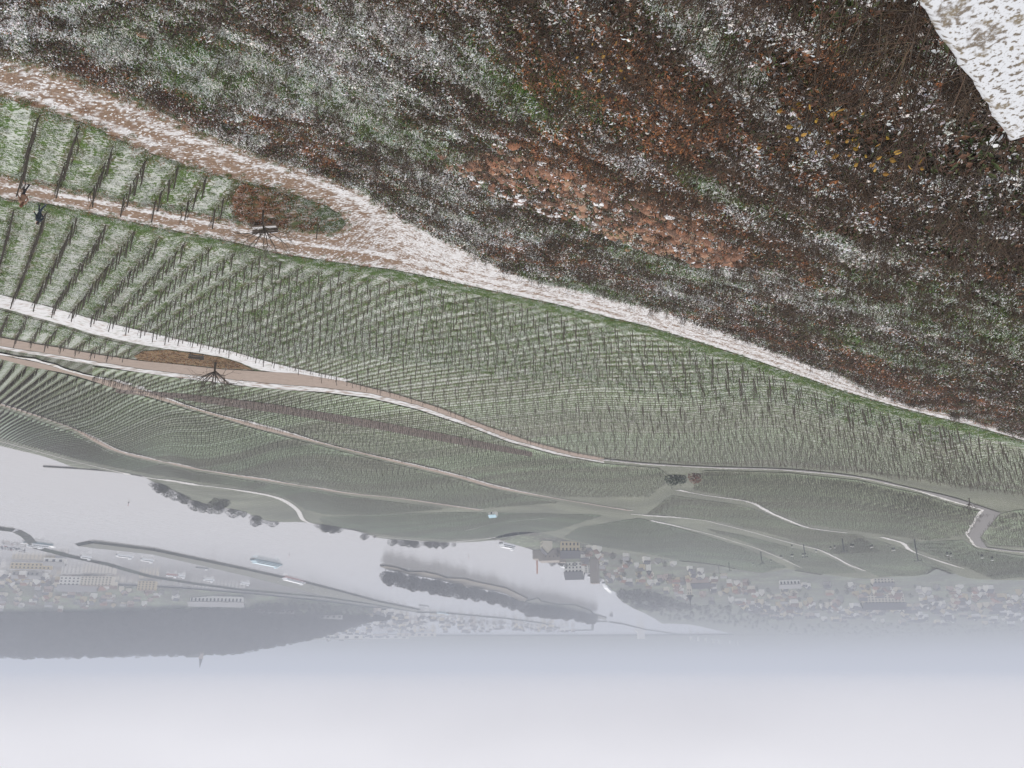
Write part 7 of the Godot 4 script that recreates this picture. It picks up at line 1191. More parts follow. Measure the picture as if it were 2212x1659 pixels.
# ---------------------------------------------------------------- stones
func stone_mesh(s: int, flat: float) -> ArrayMesh:
	var g := seeded(s)
	var st := tool()
	var dirs := []
	for i in 14: dirs.append(Vector3(g.randfn(), g.randfn(), g.randfn()).normalized())
	var ring := []
	for i in 5:
		var lat := -PI / 2 + PI * i / 4
		for j in 7:
			var d := Vector3(cos(lat) * cos(TAU * j / 7), sin(lat), cos(lat) * sin(TAU * j / 7))
			var cut := 1.0
			for q in dirs: cut = minf(cut, 0.78 / maxf(d.dot(q), 0.05))
			ring.append(d * clampf(cut, 0.62, 1.0) * Vector3(1, flat, 0.8))
	for i in 4:
		for j in 7:
			var a: Vector3 = ring[i * 7 + j]
			var b: Vector3 = ring[i * 7 + (j + 1) % 7]
			var c: Vector3 = ring[(i + 1) * 7 + (j + 1) % 7]
			var d: Vector3 = ring[(i + 1) * 7 + j]
			if i > 0: tri(st, a, c, b)
			if i < 3: tri(st, a, d, c)
	return st.commit()

func build_stones() -> void:
	var g := seeded(55)
	var shapes := []
	for i in 6: shapes.append(stone_mesh(200 + i, g.randf_range(0.5, 0.8)))
	var mats := []
	for c in [Color(0.22, 0.115, 0.075), Color(0.17, 0.088, 0.058), Color(0.28, 0.17, 0.115), Color(0.12, 0.07, 0.05), Color(0.25, 0.115, 0.065)]:
		var m := paint(c)
		m.albedo_texture = M.soil.albedo_texture
		m.uv1_triplanar = true
		m.uv1_scale = Vector3(0.7, 0.7, 0.7)
		mats.append(m)
	for e in ROCKS:
		var at := shot(e[0], e[1], slope_rise(e[0], e[1]) + e[2] * 0.15)
		var r: float = clampf(at.distance_to(EYE) / 40.0, 0.35, 1.0)
		var t := thing("boulder", "tan boulder half sunk in brambles on the slope", "boulder", at, g.randf() * TAU, "boulders on the scrub slope")
		put(shapes[g.randi() % 6], "rock", mats[g.randi() % 5], t, Transform3D(Basis(Vector3(g.randfn(), g.randfn(), g.randfn()).normalized(), g.randf() * 0.5).scaled(Vector3.ONE * e[2] * 1.25 * r), Vector3.ZERO))
	# the rubble fan
	var outline := pts(RUBBLE)
	var snow_zone := pts(RUBBLE_SNOW)
	var heap := thing("stone_rubble", "heap of broken reddish stones spilling across the slope", "rubble", shot(outline[0].x, outline[0].y))
	var origin := heap.position
	var stones := []
	while stones.size() < 2400:
		var r := exp(lerpf(log(20.0), log(50.0), g.randf()))
		var a := deg_to_rad(g.randf_range(-35.0, 20.0))
		var p := Vector2(r * sin(a), -r * cos(a))
		if not Geometry2D.is_point_in_polygon(p, outline): continue
		if g.randf() < 0.3: p += Vector2(g.randfn(), g.randfn()) * 1.3
		stones.append([p, 0.135 * pow(g.randf_range(0.5, 1.5), 1.6)])
	stones.sort_custom(func(a, b): return a[1] / a[0].length() > b[1] / b[0].length())
	var rest := []
	var rest_tint := []
	var caps := []
	for i in stones.size():
		var p: Vector2 = stones[i][0]
		var s: float = stones[i][1]
		var at := shot(p.x, p.y, slope_rise(p.x, p.y) + s * 0.3)
		var b := Basis(Vector3(g.randfn(), g.randfn(), g.randfn()).normalized(), g.randf() * 1.2).rotated(Vector3.UP, g.randf() * TAU).scaled(Vector3.ONE * s * 1.5)
		if i < 290: put(shapes[g.randi() % 6], "stone", mats[g.randi() % 5], heap, Transform3D(b, at - origin))
		else:
			rest.append(Transform3D(b, at - origin))
			var c: Color = [Color(0.21, 0.112, 0.074), Color(0.16, 0.085, 0.058), Color(0.27, 0.165, 0.112), Color(0.10, 0.062, 0.046)][g.randi() % 4]
			rest_tint.append(c)
		if (g.randf() < 0.6 and Geometry2D.is_point_in_polygon(p, snow_zone)) or g.randf() < 0.03:
			caps.append(Transform3D(Basis(Vector3.UP, g.randf() * TAU).scaled(Vector3(s * 1.15, s * 0.35, s * 1.0)), at + Vector3(0, s * 0.8, 0) - origin))
	var small := scatter("small_stones", shapes[1], M.tint, rest, rest_tint, "", "")
	var white := scatter("snow_caps", shapes[2], paint(Color(0.56, 0.57, 0.60)), caps, [], "", "")
	for o in [small, white]:
		o.get_parent().remove_child(o)
		heap.add_child(o, true)

# ---------------------------------------------------------------- vines and posts
func vine_mesh(s: int, fine: bool) -> ArrayMesh:
	var g := seeded(s)
	var st := tool()
	var p := Vector3(0, -0.08, 0)
	var r := 0.030
	for i in 3:
		var q := p + Vector3(g.randfn() * 0.06, 0.27, g.randfn() * 0.10)
		tube(st, p, q, r, r * 0.85, 5 if fine else 4)
		p = q
		r *= 0.85
	# head and the canes tied along the row (the row runs along z)
	var ends := []
	for side in [-1.0, 1.0]:
		var e := p + Vector3(g.randfn() * 0.03, 0.10 + g.randf() * 0.12, side * (0.28 + g.randf() * 0.2))
		tube(st, p, e, r * 0.8, 0.014, 4)
		ends.append(e)
	for k in (5 if fine else 2):
		var b: Vector3 = p.lerp(ends[k % 2], g.randf())
		tube(st, b, b + Vector3(g.randfn() * 0.08, 0.35 + g.randf() * 0.45, g.randfn() * 0.12), 0.010, 0.005, 3)
	return st.commit()

func row_places(outline: PackedVector2Array, step: float, jitter: float, g: RandomNumberGenerator) -> Array:
	var a := deg_to_rad(ROW_TURN)
	var du := Vector2(sin(a), -cos(a))
	var dv := Vector2(cos(a), sin(a))
	var lo := Vector2(1e9, 1e9)
	var hi := -lo
	for p in outline:
		var q := Vector2(p.dot(du), p.dot(dv))
		lo = lo.min(q)
		hi = hi.max(q)
	var out := []
	for k in range(int(ceil(lo.y / ROW_GAP)), int(floor(hi.y / ROW_GAP)) + 1):
		var s := (ceilf(lo.x / step) + g.randf()) * step
		var n := int(s / step) + g.randi() % 4
		while s < hi.x:
			var p := du * (s + g.randfn() * jitter) + dv * (k * ROW_GAP + g.randfn() * 0.03)
			if Geometry2D.is_point_in_polygon(p, outline): out.append([p, n])
			s += step
			n += 1
	return out

func build_vines() -> void:
	var g := seeded(77)
	var turn := Basis(Vector3.UP, -deg_to_rad(ROW_TURN))
	var shapes := [vine_mesh(1, true), vine_mesh(2, true), vine_mesh(3, true), vine_mesh(4, true)]
	var where := ["the short vine rows between the two tracks", "the long vine rows below the dirt track", "the narrow vine strip beside the concrete road"]
	var vines := []
	var posts := []
	var plot := -1
	for e in [VINEYARD_UPPER, VINEYARD_MAIN, VINES_BETWEEN]:
		plot += 1
		for q in row_places(pts(e), 1.1, 0.08, g):
			var p: Vector2 = q[0]
			var at := shot(p.x, p.y)
			if not in_view(at) and p.length() > 30.0 and g.randf() < 0.7: continue
			vines.append([at, at.distance_to(EYE) + (0.0 if in_view(at) else 500.0), plot])
			if q[1] % 4 == 0 or (p.length() < 110.0 and q[1] % 4 == 2): posts.append([at + turn * Vector3(0, 0, 0.35), at.distance_to(EYE) + (0.0 if in_view(at) else 500.0), plot])
	vines.sort_custom(func(a, b): return a[1] < b[1])
	posts.sort_custom(func(a, b): return a[1] < b[1])
	var far_vines := [[], [], [], [], [], []]
	shapes.append_array([vine_mesh(5, false), vine_mesh(6, false)])
	for i in vines.size():
		var k := g.randi() % 4
		var b := (turn * Basis(Vector3.UP, PI if g.randf() < 0.5 else 0.0)).scaled(Vector3.ONE * g.randf_range(0.85, 1.2))
		if i < 300:
			var o := put(shapes[k], "grapevine", M.vine_bark, self, Transform3D(b, vines[i][0]))
			tag(o, "gnarled leafless grapevine in %s" % where[vines[i][2]], "grapevine", "grapevines in %s" % where[vines[i][2]])
		else: far_vines[k if vines[i][1] < 95.0 else 4 + k % 2].append(Transform3D(b, vines[i][0]))
	for k in 6: scatter("grapevines", shapes[k], M.vine_bark, far_vines[k], [], "leafless grapevines in long rows down the slope", "grapevines")
	var pst := tool()
	tube(pst, Vector3(0, -0.25, 0), Vector3(0, 1.85, 0), 0.05, 0.046, 6)
	tube(pst, Vector3(0, 1.85, 0), Vector3(0, 1.87, 0), 0.046, 0.0, 6)
	var post := pst.commit()
	var far_posts := []
	for i in posts.size():
		var b := Basis(Vector3(g.randfn(), 0, g.randfn()).normalized(), g.randfn() * 0.05)
		if i < 300:
			var o := put(post, "vine_post", M.post, self, Transform3D(b, posts[i][0]))
			tag(o, "slim weathered post standing in %s" % where[posts[i][2]], "post", "vine posts in %s" % where[posts[i][2]])
		else: far_posts.append(Transform3D(b.scaled(Vector3(1.15, 1, 1.15)), posts[i][0]))
	scatter("vine_posts", post, M.post, far_posts, [], "weathered posts along the vine rows farther down the slope", "posts")
	# lower plots: five vines and a post to a piece
	var seg := tool()
	for k in 5:
		var z := -2.2 + k * 1.1
		tube(seg, Vector3(0, -0.1, z), Vector3(g.randfn() * 0.05, 0.75, z + g.randfn() * 0.1), 0.06, 0.045, 3)
		tube(seg, Vector3(0, 0.75, z), Vector3(g.randfn() * 0.05, 0.95, z + 0.6), 0.04, 0.03, 3)
		tube(seg, Vector3(0, 0.75, z), Vector3(g.randfn() * 0.1, 1.4, z - 0.3), 0.035, 0.02, 3)
	tube(seg, Vector3(0, -0.1, 0.4), Vector3(0, 1.8, 0.4), 0.05, 0.045, 4)
	var segment := seg.commit()
	var places := []
	for e in [PLOT_A, PLOT_B, PLOT_C, PLOT_D, PLOT_E, PLOT_F, PLOT_G, PLOT_H, PLOT_I, PLOT_J, PLOT_K]:
		for q in row_places(pts(e), 5.5, 0.2, g):
			var p: Vector2 = q[0]
			places.append(Transform3D(turn, shot(p.x, p.y)))
	scatter("lower_vine_rows", segment, M.vine_bark, places, [], "vine rows on the lower slopes above the river", "vine rows")

# ---------------------------------------------------------------- trees
func grow(st: SurfaceTool, tw: SurfaceTool, g: RandomNumberGenerator, p: Vector3, d: Vector3, len_: float, r: float, level: int, spread: float, droop: float) -> void:
	var q := p
	var dir := d
	var steps := 3
	for i in steps:
		var nd := (dir + Vector3(g.randfn(), g.randfn() + droop, g.randfn()) * 0.16).normalized()
		var e := q + nd * len_ / steps
		var r1 := r * (1.0 - 0.25 * (i + 1) / steps * (1.6 if level <= 1 else 1.0))
		tube(st if level > 1 else tw, q, e, r, r1, 6 if r > 0.03 else 4 if r > 0.012 else 3)
		r = r1
		q = e
		dir = nd
		if level > 0 and i > 0:
			for k in (2 if level > 1 else 3):
				var side := dir.cross(Vector3(g.randfn(), g.randfn(), g.randfn())).normalized()
				grow(st, tw, g, q, (dir * (1.0 - spread) + side * spread * 1.3 + Vector3(0, droop, 0)).normalized(), len_ * g.randf_range(0.5, 0.75), r * 0.66, level - 1, spread, droop)

func near_tree(called: String, label: String, at: Vector3, trunk_h: float, trunk_r: float, limbs: int, reach: float, s: int, spread: float) -> void:
	var g := seeded(s)
	var t := thing(called, label, "tree", at)
	var st := tool()
	var lean := Vector3(g.randfn() * 0.04, 0, g.randfn() * 0.04)
	var p := Vector3(0, -0.25, 0)
	for i in 6:
		var q := Vector3(0, -0.25, 0) + (Vector3.UP + lean * i) * (trunk_h + 0.25) * (i + 1) / 6.0
		tube(st, p, q, trunk_r * (1.5 if i == 0 else 1.0 - 0.05 * i), trunk_r * (1.0 - 0.05 * (i + 1)), 8)
		p = q
	put(st.commit(), "trunk", M.bark, t)
	for k in limbs:
		var a := TAU * (k + g.randf() * 0.5) / limbs
		var up := g.randf_range(0.35, 1.0) if k % 3 else 1.6
		var br := tool()
		var fine := tool()
		var from := p - Vector3(0, g.randf() * trunk_h * 0.22, 0)
		grow(br, fine, g, from, Vector3(cos(a), up, sin(a)).normalized(), reach * g.randf_range(0.75, 1.1), maxf(trunk_r * 0.40, 0.034), 3, spread, 0.02)
		var limb := put(br.commit(), "limb", M.bark, t)
		put(fine.commit(), "twigs", M.bark, limb)

func build_near_trees() -> void:
	near_tree("bare_tree", "young bare tree beside the bench between the two tracks", shot(SPOTS.tree_path[0], SPOTS.tree_path[1]), 2.4, 0.085, 14, 1.9, 8, 0.42)
	near_tree("bare_tree", "pollarded bare tree with thick trunk on the leaf patch where the roads fork", shot(SPOTS.tree_fork[0], SPOTS.tree_fork[1]), 2.1, 0.24, 12, 3.6, 21, 0.45)
	near_tree("bare_tree", "dark bare tree beside the asphalt bend on the upper slope", shot(SPOTS.tree_right[0], SPOTS.tree_right[1]), 2.2, 0.22, 8, 2.4, 23, 0.40)
	near_tree("bare_tree", "low bare tree in the grass across the asphalt bend", shot(SPOTS.tree_right2[0], SPOTS.tree_right2[1]), 1.4, 0.16, 8, 2.2, 24, 0.45)
	for e in [["bush_dark", "rounded dark evergreen bush below the asphalt road", Color(0.022, 0.034, 0.020), 3.4], ["bush_dark2", "slim dark evergreen bush beside the rounded one", Color(0.020, 0.030, 0.020), 2.8], ["bush_red", "reddish-brown bare thicket below the asphalt road", Color(0.12, 0.055, 0.038), 3.0]]:
		var at := shot(SPOTS[e[0]][0], SPOTS[e[0]][1])
		var t := thing("bush", e[1], "bush", at)
		var c: Color = e[2]
		put(leaf_clump(31, 420, 1.0, 1.7, 0.13, [c, c * 1.5, c * 0.7], 0.0), "foliage", M.leaf, t, Transform3D(Basis().scaled(Vector3(e[3], e[3] * 1.15, e[3])), Vector3(0, 0.2, 0)))
		var st := tool()
		for k in 7: tube(st, Vector3(0, -0.2, 0), Vector3(cos(k) * 1.2, 2.2, sin(k * 1.7) * 1.2), 0.07, 0.02, 4)
		put(st.commit(), "stem", M.bark, t)
	# a lone stake on the tongue between the tracks
	var st2 := tool()
	tube(st2, Vector3(0, -0.3, 0), Vector3(0.05, 1.5, 0), 0.045, 0.04, 6)
	tube(st2, Vector3(0.05, 1.5, 0), Vector3(0.05, 1.53, 0), 0.04, 0.0, 6)
	tag(put(st2.commit(), "wooden_stake", M.post, self, Transform3D(Basis(), shot(SPOTS.post_nose[0], SPOTS.post_nose[1]))), "lone wooden stake at the tip of the tongue between the tracks", "stake")

# ---------------------------------------------------------------- benches
func plank(t: Node3D, size: Vector3, pos: Vector3, called: String, mat: Material) -> void:
	var st := tool()
	box(st, Vector3.ZERO, size)
	put(st.commit(), called, mat, t, Transform3D(Basis(), pos))

func build_benches() -> void:
	var p: Array = SPOTS.bench_path
	var at := shot(p[0], p[1], 0.06)
	var t := thing("bench", "dark wooden bench with snow on its seat beside the dirt track", "bench", at, 0.12)
	for k in 3: plank(t, Vector3(2.1, 0.045, 0.13), Vector3(0, 0.46, -0.16 + k * 0.15), "seat_plank", M.wood)
	for k in 2: plank(t, Vector3(2.1, 0.16, 0.04), Vector3(0, 0.62 + k * 0.20, -0.27), "back_plank", M.wood)
	for s in [-0.78, 0.78]:
		plank(t, Vector3(0.12, 0.46, 0.40), Vector3(s, 0.21, -0.03), "leg", M.concrete)
		plank(t, Vector3(0.07, 0.50, 0.05), Vector3(s, 0.68, -0.315), "back_post", M.wood)
	plank(t, Vector3(1.9, 0.025, 0.22), Vector3(0, 0.496, -0.06), "snow_cover", M.snow)
	plank(t, Vector3(2.06, 0.025, 0.06), Vector3(0, 0.912, -0.27), "snow_cover", M.snow)
	var q: Array = SPOTS.stump
	var stump := thing("tree_stump", "round snow-capped stump in front of the bench", "stump", shot(q[0] - 0.1, q[1] - 0.6, 0.05))
	var st := tool()
	tube(st, Vector3(0, -0.2, 0), Vector3(0, 0.42, 0), 0.27, 0.25, 12)
	put(st.commit(), "log", M.bark, stump)
	st = tool()
	tube(st, Vector3(0, 0.42, 0), Vector3(0, 0.46, 0), 0.255, 0.2, 12)
	tube(st, Vector3(0, 0.46, 0), Vector3(0, 0.47, 0), 0.2, 0.0, 12)
	put(st.commit(), "snow_cap", M.snow, stump)
	p = SPOTS.bench_fork
	t = thing("bench", "black slatted bench on the leaf patch where the roads fork", "bench", shot(p[0], p[1], 0.06), -0.35)
	var black := paint(Color(0.02, 0.02, 0.022), 0.6)
	for k in 4: plank(t, Vector3(2.4, 0.05, 0.10), Vector3(0, 0.45, -0.2 + k * 0.13), "seat_slat", black)
	for k in 3: plank(t, Vector3(2.4, 0.10, 0.04), Vector3(0, 0.58 + k * 0.14, -0.30), "back_slat", black)
	for s in [-0.95, 0.95]:
		plank(t, Vector3(0.07, 0.45, 0.45), Vector3(s, 0.2, -0.02), "leg", black)
		plank(t, Vector3(0.06, 0.5, 0.05), Vector3(s, 0.7, -0.345), "back_post", black)

# ---------------------------------------------------------------- people
# bones: [from, to, radius at from, radius at to, colour]; one continuous skin round them
func body_mesh(bones: Array, cell: float, blend: float) -> ArrayMesh:
	var lo := Vector3.ONE * 1e9
	var hi := -lo
	for b in bones:
		var r: float = maxf(b[2], b[3]) + cell * 2.0 + blend
		lo = lo.min((b[0] as Vector3).min(b[1]) - Vector3.ONE * r)
		hi = hi.max((b[0] as Vector3).max(b[1]) + Vector3.ONE * r)
	var n := Vector3i(((hi - lo) / cell).ceil()) + Vector3i.ONE
	var f := PackedFloat32Array()
	f.resize(n.x * n.y * n.z)
	f.fill(1.0)
	for b in bones:
		var a: Vector3 = b[0]
		var e: Vector3 = b[1]
		var reach: float = maxf(b[2], b[3]) + blend + cell * 2.0
		var i0 := Vector3i(((a.min(e) - Vector3.ONE * reach - lo) / cell).floor()).clamp(Vector3i.ZERO, n - Vector3i.ONE)
		var i1 := Vector3i(((a.max(e) + Vector3.ONE * reach - lo) / cell).ceil()).clamp(Vector3i.ZERO, n - Vector3i.ONE)
		var ab := e - a
		var l2 := maxf(ab.length_squared(), 1e-6)
		for x in range(i0.x, i1.x + 1):
			for y in range(i0.y, i1.y + 1):
				for z in range(i0.z, i1.z + 1):
					var p := lo + Vector3(x, y, z) * cell
					var t := clampf((p - a).dot(ab) / l2, 0.0, 1.0)
					var d: float = p.distance_to(a + ab * t) - lerpf(b[2], b[3], t)
					var k := (x * n.y + y) * n.z + z
					var o := f[k]
					var h := clampf(0.5 + 0.5 * (o - d) / blend, 0.0, 1.0)
					f[k] = lerpf(o, d, h) - blend * h * (1.0 - h)
	var v := PackedVector3Array()
	var c := PackedColorArray()
	var at := {}
	var corner := [Vector3i(0, 0, 0), Vector3i(1, 0, 0), Vector3i(0, 1, 0), Vector3i(1, 1, 0), Vector3i(0, 0, 1), Vector3i(1, 0, 1), Vector3i(0, 1, 1), Vector3i(1, 1, 1)]
	var edges := [[0, 1], [2, 3], [4, 5], [6, 7], [0, 2], [1, 3], [4, 6], [5, 7], [0, 4], [1, 5], [2, 6], [3, 7]]
	for x in n.x - 1:
		for y in n.y - 1:
			for z in n.z - 1:
				var val := []
				var neg := 0
				for q in corner:
					var d := f[((x + q.x) * n.y + y + q.y) * n.z + z + q.z]
					val.append(d)
					if d < 0: neg += 1
				if neg == 0 or neg == 8: continue
				var sum := Vector3.ZERO
				var m := 0
				for e in edges:
					if (val[e[0]] < 0) != (val[e[1]] < 0):
						var t: float = val[e[0]] / (val[e[0]] - val[e[1]])
						sum += Vector3(corner[e[0]]).lerp(Vector3(corner[e[1]]), t)
						m += 1
				var p := lo + (Vector3(x, y, z) + sum / m) * cell
				at[Vector3i(x, y, z)] = v.size()
				v.append(p)
				var best := 1e9
				var col := Color.WHITE
				for b in bones:
					var ab: Vector3 = b[1] - b[0]
					var t2 := clampf((p - b[0]).dot(ab) / maxf(ab.length_squared(), 1e-6), 0.0, 1.0)
					var d2: float = p.distance_to(b[0] + ab * t2) - lerpf(b[2], b[3], t2)
					if d2 < best:
						best = d2
						col = b[4]
				c.append(col)
	var idx := PackedInt32Array()
	for key in at:
		var q: Vector3i = key
		var k := (q.x * n.y + q.y) * n.z + q.z
		for axis in 3:
			var step := Vector3i.ZERO
			step[axis] = 1
			var u := Vector3i.ZERO
			u[(axis + 1) % 3] = 1
			var w := Vector3i.ZERO
			w[(axis + 2) % 3] = 1
			var d0 := f[k]
			var q1 := q + step
			var d1 := f[(q1.x * n.y + q1.y) * n.z + q1.z]
			if (d0 < 0) == (d1 < 0): continue
			if not (at.has(q - u) and at.has(q - w) and at.has(q - u - w)): continue
			var i := [at[q], at[q - u], at[q - u - w], at[q - w]]
			if d0 < 0: i.reverse()
			idx.append_array([i[0], i[1], i[2], i[0], i[2], i[3]])
	var st := SurfaceTool.new()
	var arr := []
	arr.resize(Mesh.ARRAY_MAX)
	arr[Mesh.ARRAY_VERTEX] = v
	arr[Mesh.ARRAY_COLOR] = c
	arr[Mesh.ARRAY_INDEX] = idx
	st.create_from_arrays(arr)
	st.generate_normals()
	return st.commit()

func person(label: String, at: Vector3, turn: float, coat: Color, trousers: Color, hair: Color, stride: float, hood: bool) -> void:
	var skin := Color(0.45, 0.27, 0.19)
	var shoe := Color(0.02, 0.02, 0.022)
	var hip := Vector3(0, 0.93, 0)
	var chest := Vector3(0, 1.34, 0.03)
	var neck := Vector3(0, 1.50, 0.03)
	var bones := [
		[hip + Vector3(-0.05, 0.02, 0), hip + Vector3(0.05, 0.02, 0), 0.15, 0.15, coat],
		[hip, chest, 0.150, 0.170, coat], [chest + Vector3(-0.09, 0.03, 0), chest + Vector3(0.09, 0.03, 0), 0.125, 0.125, coat],
		[chest + Vector3(0, 0.08, 0), neck, 0.10, 0.065, coat], [neck, neck + Vector3(0, 0.06, 0.01), 0.055, 0.052, skin],
		[Vector3(0, 1.63, 0.045), Vector3(0, 1.685, 0.035), 0.085, 0.095, skin], [Vector3(0, 1.60, 0.085), Vector3(0, 1.59, 0.095), 0.05, 0.045, skin],
		[Vector3(0, 1.635, 0.135), Vector3(0, 1.62, 0.145), 0.014, 0.014, skin],
		[Vector3(-0.095, 1.64, 0.03), Vector3(-0.095, 1.66, 0.03), 0.02, 0.02, skin], [Vector3(0.095, 1.64, 0.03), Vector3(0.095, 1.66, 0.03), 0.02, 0.02, skin],
		[Vector3(0, 1.70, 0.0), Vector3(0, 1.655, -0.035), 0.100, 0.090, hair]]
	if hood: bones.append([Vector3(0, 1.62, -0.06), Vector3(0, 1.45, -0.10), 0.075, 0.06, hair])
	for s in [-1.0, 1.0]:
		var f: float = stride * s
		var h0 := hip + Vector3(0.09 * s, -0.04, 0)
		var knee := Vector3(0.10 * s, 0.50, 0.20 * f + 0.03)
		var ankle := Vector3(0.10 * s, 0.10 + (0.06 if f < 0 else 0.0), 0.32 * f - (0.10 if f < 0 else 0.0))
		bones.append([h0, knee, 0.100, 0.068, trousers])
		bones.append([knee, ankle, 0.066, 0.045, trousers])
		bones.append([ankle + Vector3(0, -0.04, -0.03), ankle + Vector3(0.01 * s, -0.06, 0.15), 0.045, 0.036, shoe])
		var sh := Vector3(0.185 * s, 1.41, 0.02)
		var el := Vector3(0.245 * s, 1.13, -0.04 - 0.12 * f)
		var wr := Vector3(0.225 * s, 0.90, 0.10 - 0.20 * f)
		bones.append([sh, el, 0.072, 0.055, coat])
		bones.append([el, wr, 0.052, 0.038, coat])
		bones.append([wr, wr + Vector3(-0.01 * s, -0.07, 0.02), 0.032, 0.035, skin])
		for k in 4: bones.append([wr + Vector3(-0.01 * s, -0.08, -0.012 + k * 0.018), wr + Vector3(-0.02 * s, -0.155 + absf(k - 1.3) * 0.012, 0.004 + k * 0.020), 0.010, 0.009, skin])
		bones.append([wr + Vector3(-0.01 * s, -0.04, 0.04), wr + Vector3(-0.03 * s, -0.09, 0.065), 0.011, 0.009, skin])
	var o := put(body_mesh(bones, 0.022, 0.035), "person", M.tint, self, Transform3D(Basis(Vector3.UP, turn), at))
	tag(o, label, "person")

func build_people() -> void:
	var a: Array = SPOTS.person_tan
	person("walker in a tan jacket and black trousers on the dirt track", shot(a[0], a[1], 0.06), 1.85, Color(0.26, 0.16, 0.11), Color(0.018, 0.018, 0.022), Color(0.10, 0.045, 0.025), 0.9, true)
	var b: Array = SPOTS.person_navy
	person("walker in a dark navy jacket and blue jeans on the dirt track", shot(b[0], b[1], 0.06), 1.6, Color(0.014, 0.020, 0.032), Color(0.030, 0.042, 0.065), Color(0.02, 0.018, 0.016), 0.85, false)

# ---------------------------------------------------------------- the town and the houses across the river
var wall_unit: ArrayMesh
var roof_unit: ArrayMesh
var window_unit: ArrayMesh
var walls := {}
var roofs := {}

# far land: hillside, town plain or the hill across the river
func footing(x: float, z: float) -> float:
	var here := ground(x, z)
	if here > 4.0: return here
	var b := bearing(Vector2(x, z))
	var r := Vector2(x, z).length()
	for i in HILL.size() - 1:
		if (HILL[i][0] - b) * (HILL[i + 1][0] - b) <= 0.0:
			var k: float = (b - HILL[i][0]) / (HILL[i + 1][0] - HILL[i][0])
			var s := []
			for q in 6: s.append(lerpf(HILL[i][q], HILL[i + 1][q], k))
			if r > s[1] and r <= s[2]: return lerpf(2.9, s[3], (r - s[1]) / (s[2] - s[1]))
			if r > s[2]:
				var t := clampf((r - s[2]) / (s[4] - s[2]), 0, 1)
				return lerpf(s[3], s[5], sin(t * PI * 0.5) * 0.5 + t * 0.5)
			return 3.0
	return 4.0 if b < 5.0 else 3.0

func make_house_units() -> void:
	var st := tool()
	var q := [Vector2(-0.5, -0.05), Vector2(0.5, -0.05), Vector2(0.5, 1.0), Vector2(0.0, 1.6), Vector2(-0.5, 1.0)]
	for s in [-0.5, 0.5]:
		for t in [[0, 1, 2], [0, 2, 4], [4, 2, 3]]:
			var p := []
			for k in t: p.append(Vector3(s, q[k].y, q[k].x))
			if s > 0: tri(st, p[0], p[1], p[2])
			else: tri(st, p[0], p[2], p[1])
	for z in [-0.5, 0.5]:
		var c := [Vector3(-0.5, -0.05, z), Vector3(0.5, -0.05, z), Vector3(0.5, 1, z), Vector3(-0.5, 1, z)]
		if z < 0:
			tri(st, c[0], c[1], c[2])
			tri(st, c[0], c[2], c[3])
		else:
			tri(st, c[0], c[2], c[1])
			tri(st, c[0], c[3], c[2])
	wall_unit = st.commit()
	st = tool()
	for z in [-1.0, 1.0]:
		var eave := Vector3(0, 0.92, z * 0.57)
		var ridge := Vector3(0, 1.63, 0)
		var mid := (eave + ridge) * 0.5
		var d := ridge - eave
		box(st, mid, Vector3(1.08, 0.06, d.length()), Basis(Vector3.RIGHT, -atan2(d.y, d.z)))
	roof_unit = st.commit()
	st = tool()
	box(st, Vector3.ZERO, Vector3.ONE)
	window_unit = st.commit()
	walls = {"white": paint(Color(0.66, 0.65, 0.62)), "cream": paint(Color(0.56, 0.52, 0.44)), "ochre": paint(Color(0.48, 0.41, 0.28)), "grey": paint(Color(0.30, 0.29, 0.28)), "pink": paint(Color(0.42, 0.34, 0.31))}
	roofs = {"slate": paint(Color(0.075, 0.075, 0.085)), "brown": paint(Color(0.11, 0.075, 0.065)), "red": paint(Color(0.16, 0.085, 0.065)), "grey": paint(Color(0.19, 0.19, 0.20))}
	M.window = paint(Color(0.035, 0.04, 0.05), 0.25)

func house(p: Vector2, w: float, d: float, h: float, turn: float, wall: String, roof: String, where: String, group: String) -> Node3D:
	var t := thing("house", "%s %s-walled house with %s roof %s" % ["narrow" if w < 11.0 else "long" if w > 1.5 * d else "broad", wall, {"slate": "dark slate", "brown": "dark brown", "red": "reddish tile", "grey": "pale grey"}[roof], where], "house", Vector3(p.x, footing(p.x, p.y), p.y), turn, "%s-walled, %s-roofed %s" % [wall, roof, group])
	var b := Transform3D(Basis().scaled(Vector3(w, h, d)), Vector3.ZERO)
	put(wall_unit, "wall", walls[wall], t, b)
	var top := put(roof_unit, "roof", roofs[roof], t, b)
	put(window_unit, "chimney", walls["grey"] if roof != "slate" else roofs["red"], top, Transform3D(Basis().scaled(Vector3(0.07, 0.36, 0.09)), Vector3(0.22, 1.5, 0.12)))
	return t

# a larger building with rows of windows on the two sides that face the terrace
func block(called: String, label: String, at: Array, w: float, d: float, h: float, turn: float, wall: String, roof: String, floors: int, bays: int, pitched := true) -> Node3D:
	var p := Vector2(at[0], at[1])
	var t := thing(called, label, "building", Vector3(p.x, footing(p.x, p.y), p.y), turn)
	var b := Transform3D(Basis().scaled(Vector3(w, h, d)), Vector3.ZERO)
	if pitched:
		put(wall_unit, "wall", walls[wall], t, b)
		put(roof_unit, "roof", roofs[roof], t, b)
	else:
		put(window_unit, "wall", walls[wall], t, Transform3D(Basis().scaled(Vector3(w, h, d)), Vector3(0, h * 0.5, 0)))
		put(window_unit, "roof", roofs[roof], t, Transform3D(Basis().scaled(Vector3(w * 1.02, 0.5, d * 1.02)), Vector3(0, h + 0.25, 0)))
	for f in floors:
		for k in bays:
			var x := lerpf(-0.5, 0.5, (k + 0.5) / bays) * w
			put(window_unit, "window", M.window, t, Transform3D(Basis().scaled(Vector3(w / bays * 0.42, h / floors * 0.5, 0.2)), Vector3(x, h * (f + 0.55) / floors, d * 0.5 + 0.02)))
	return t

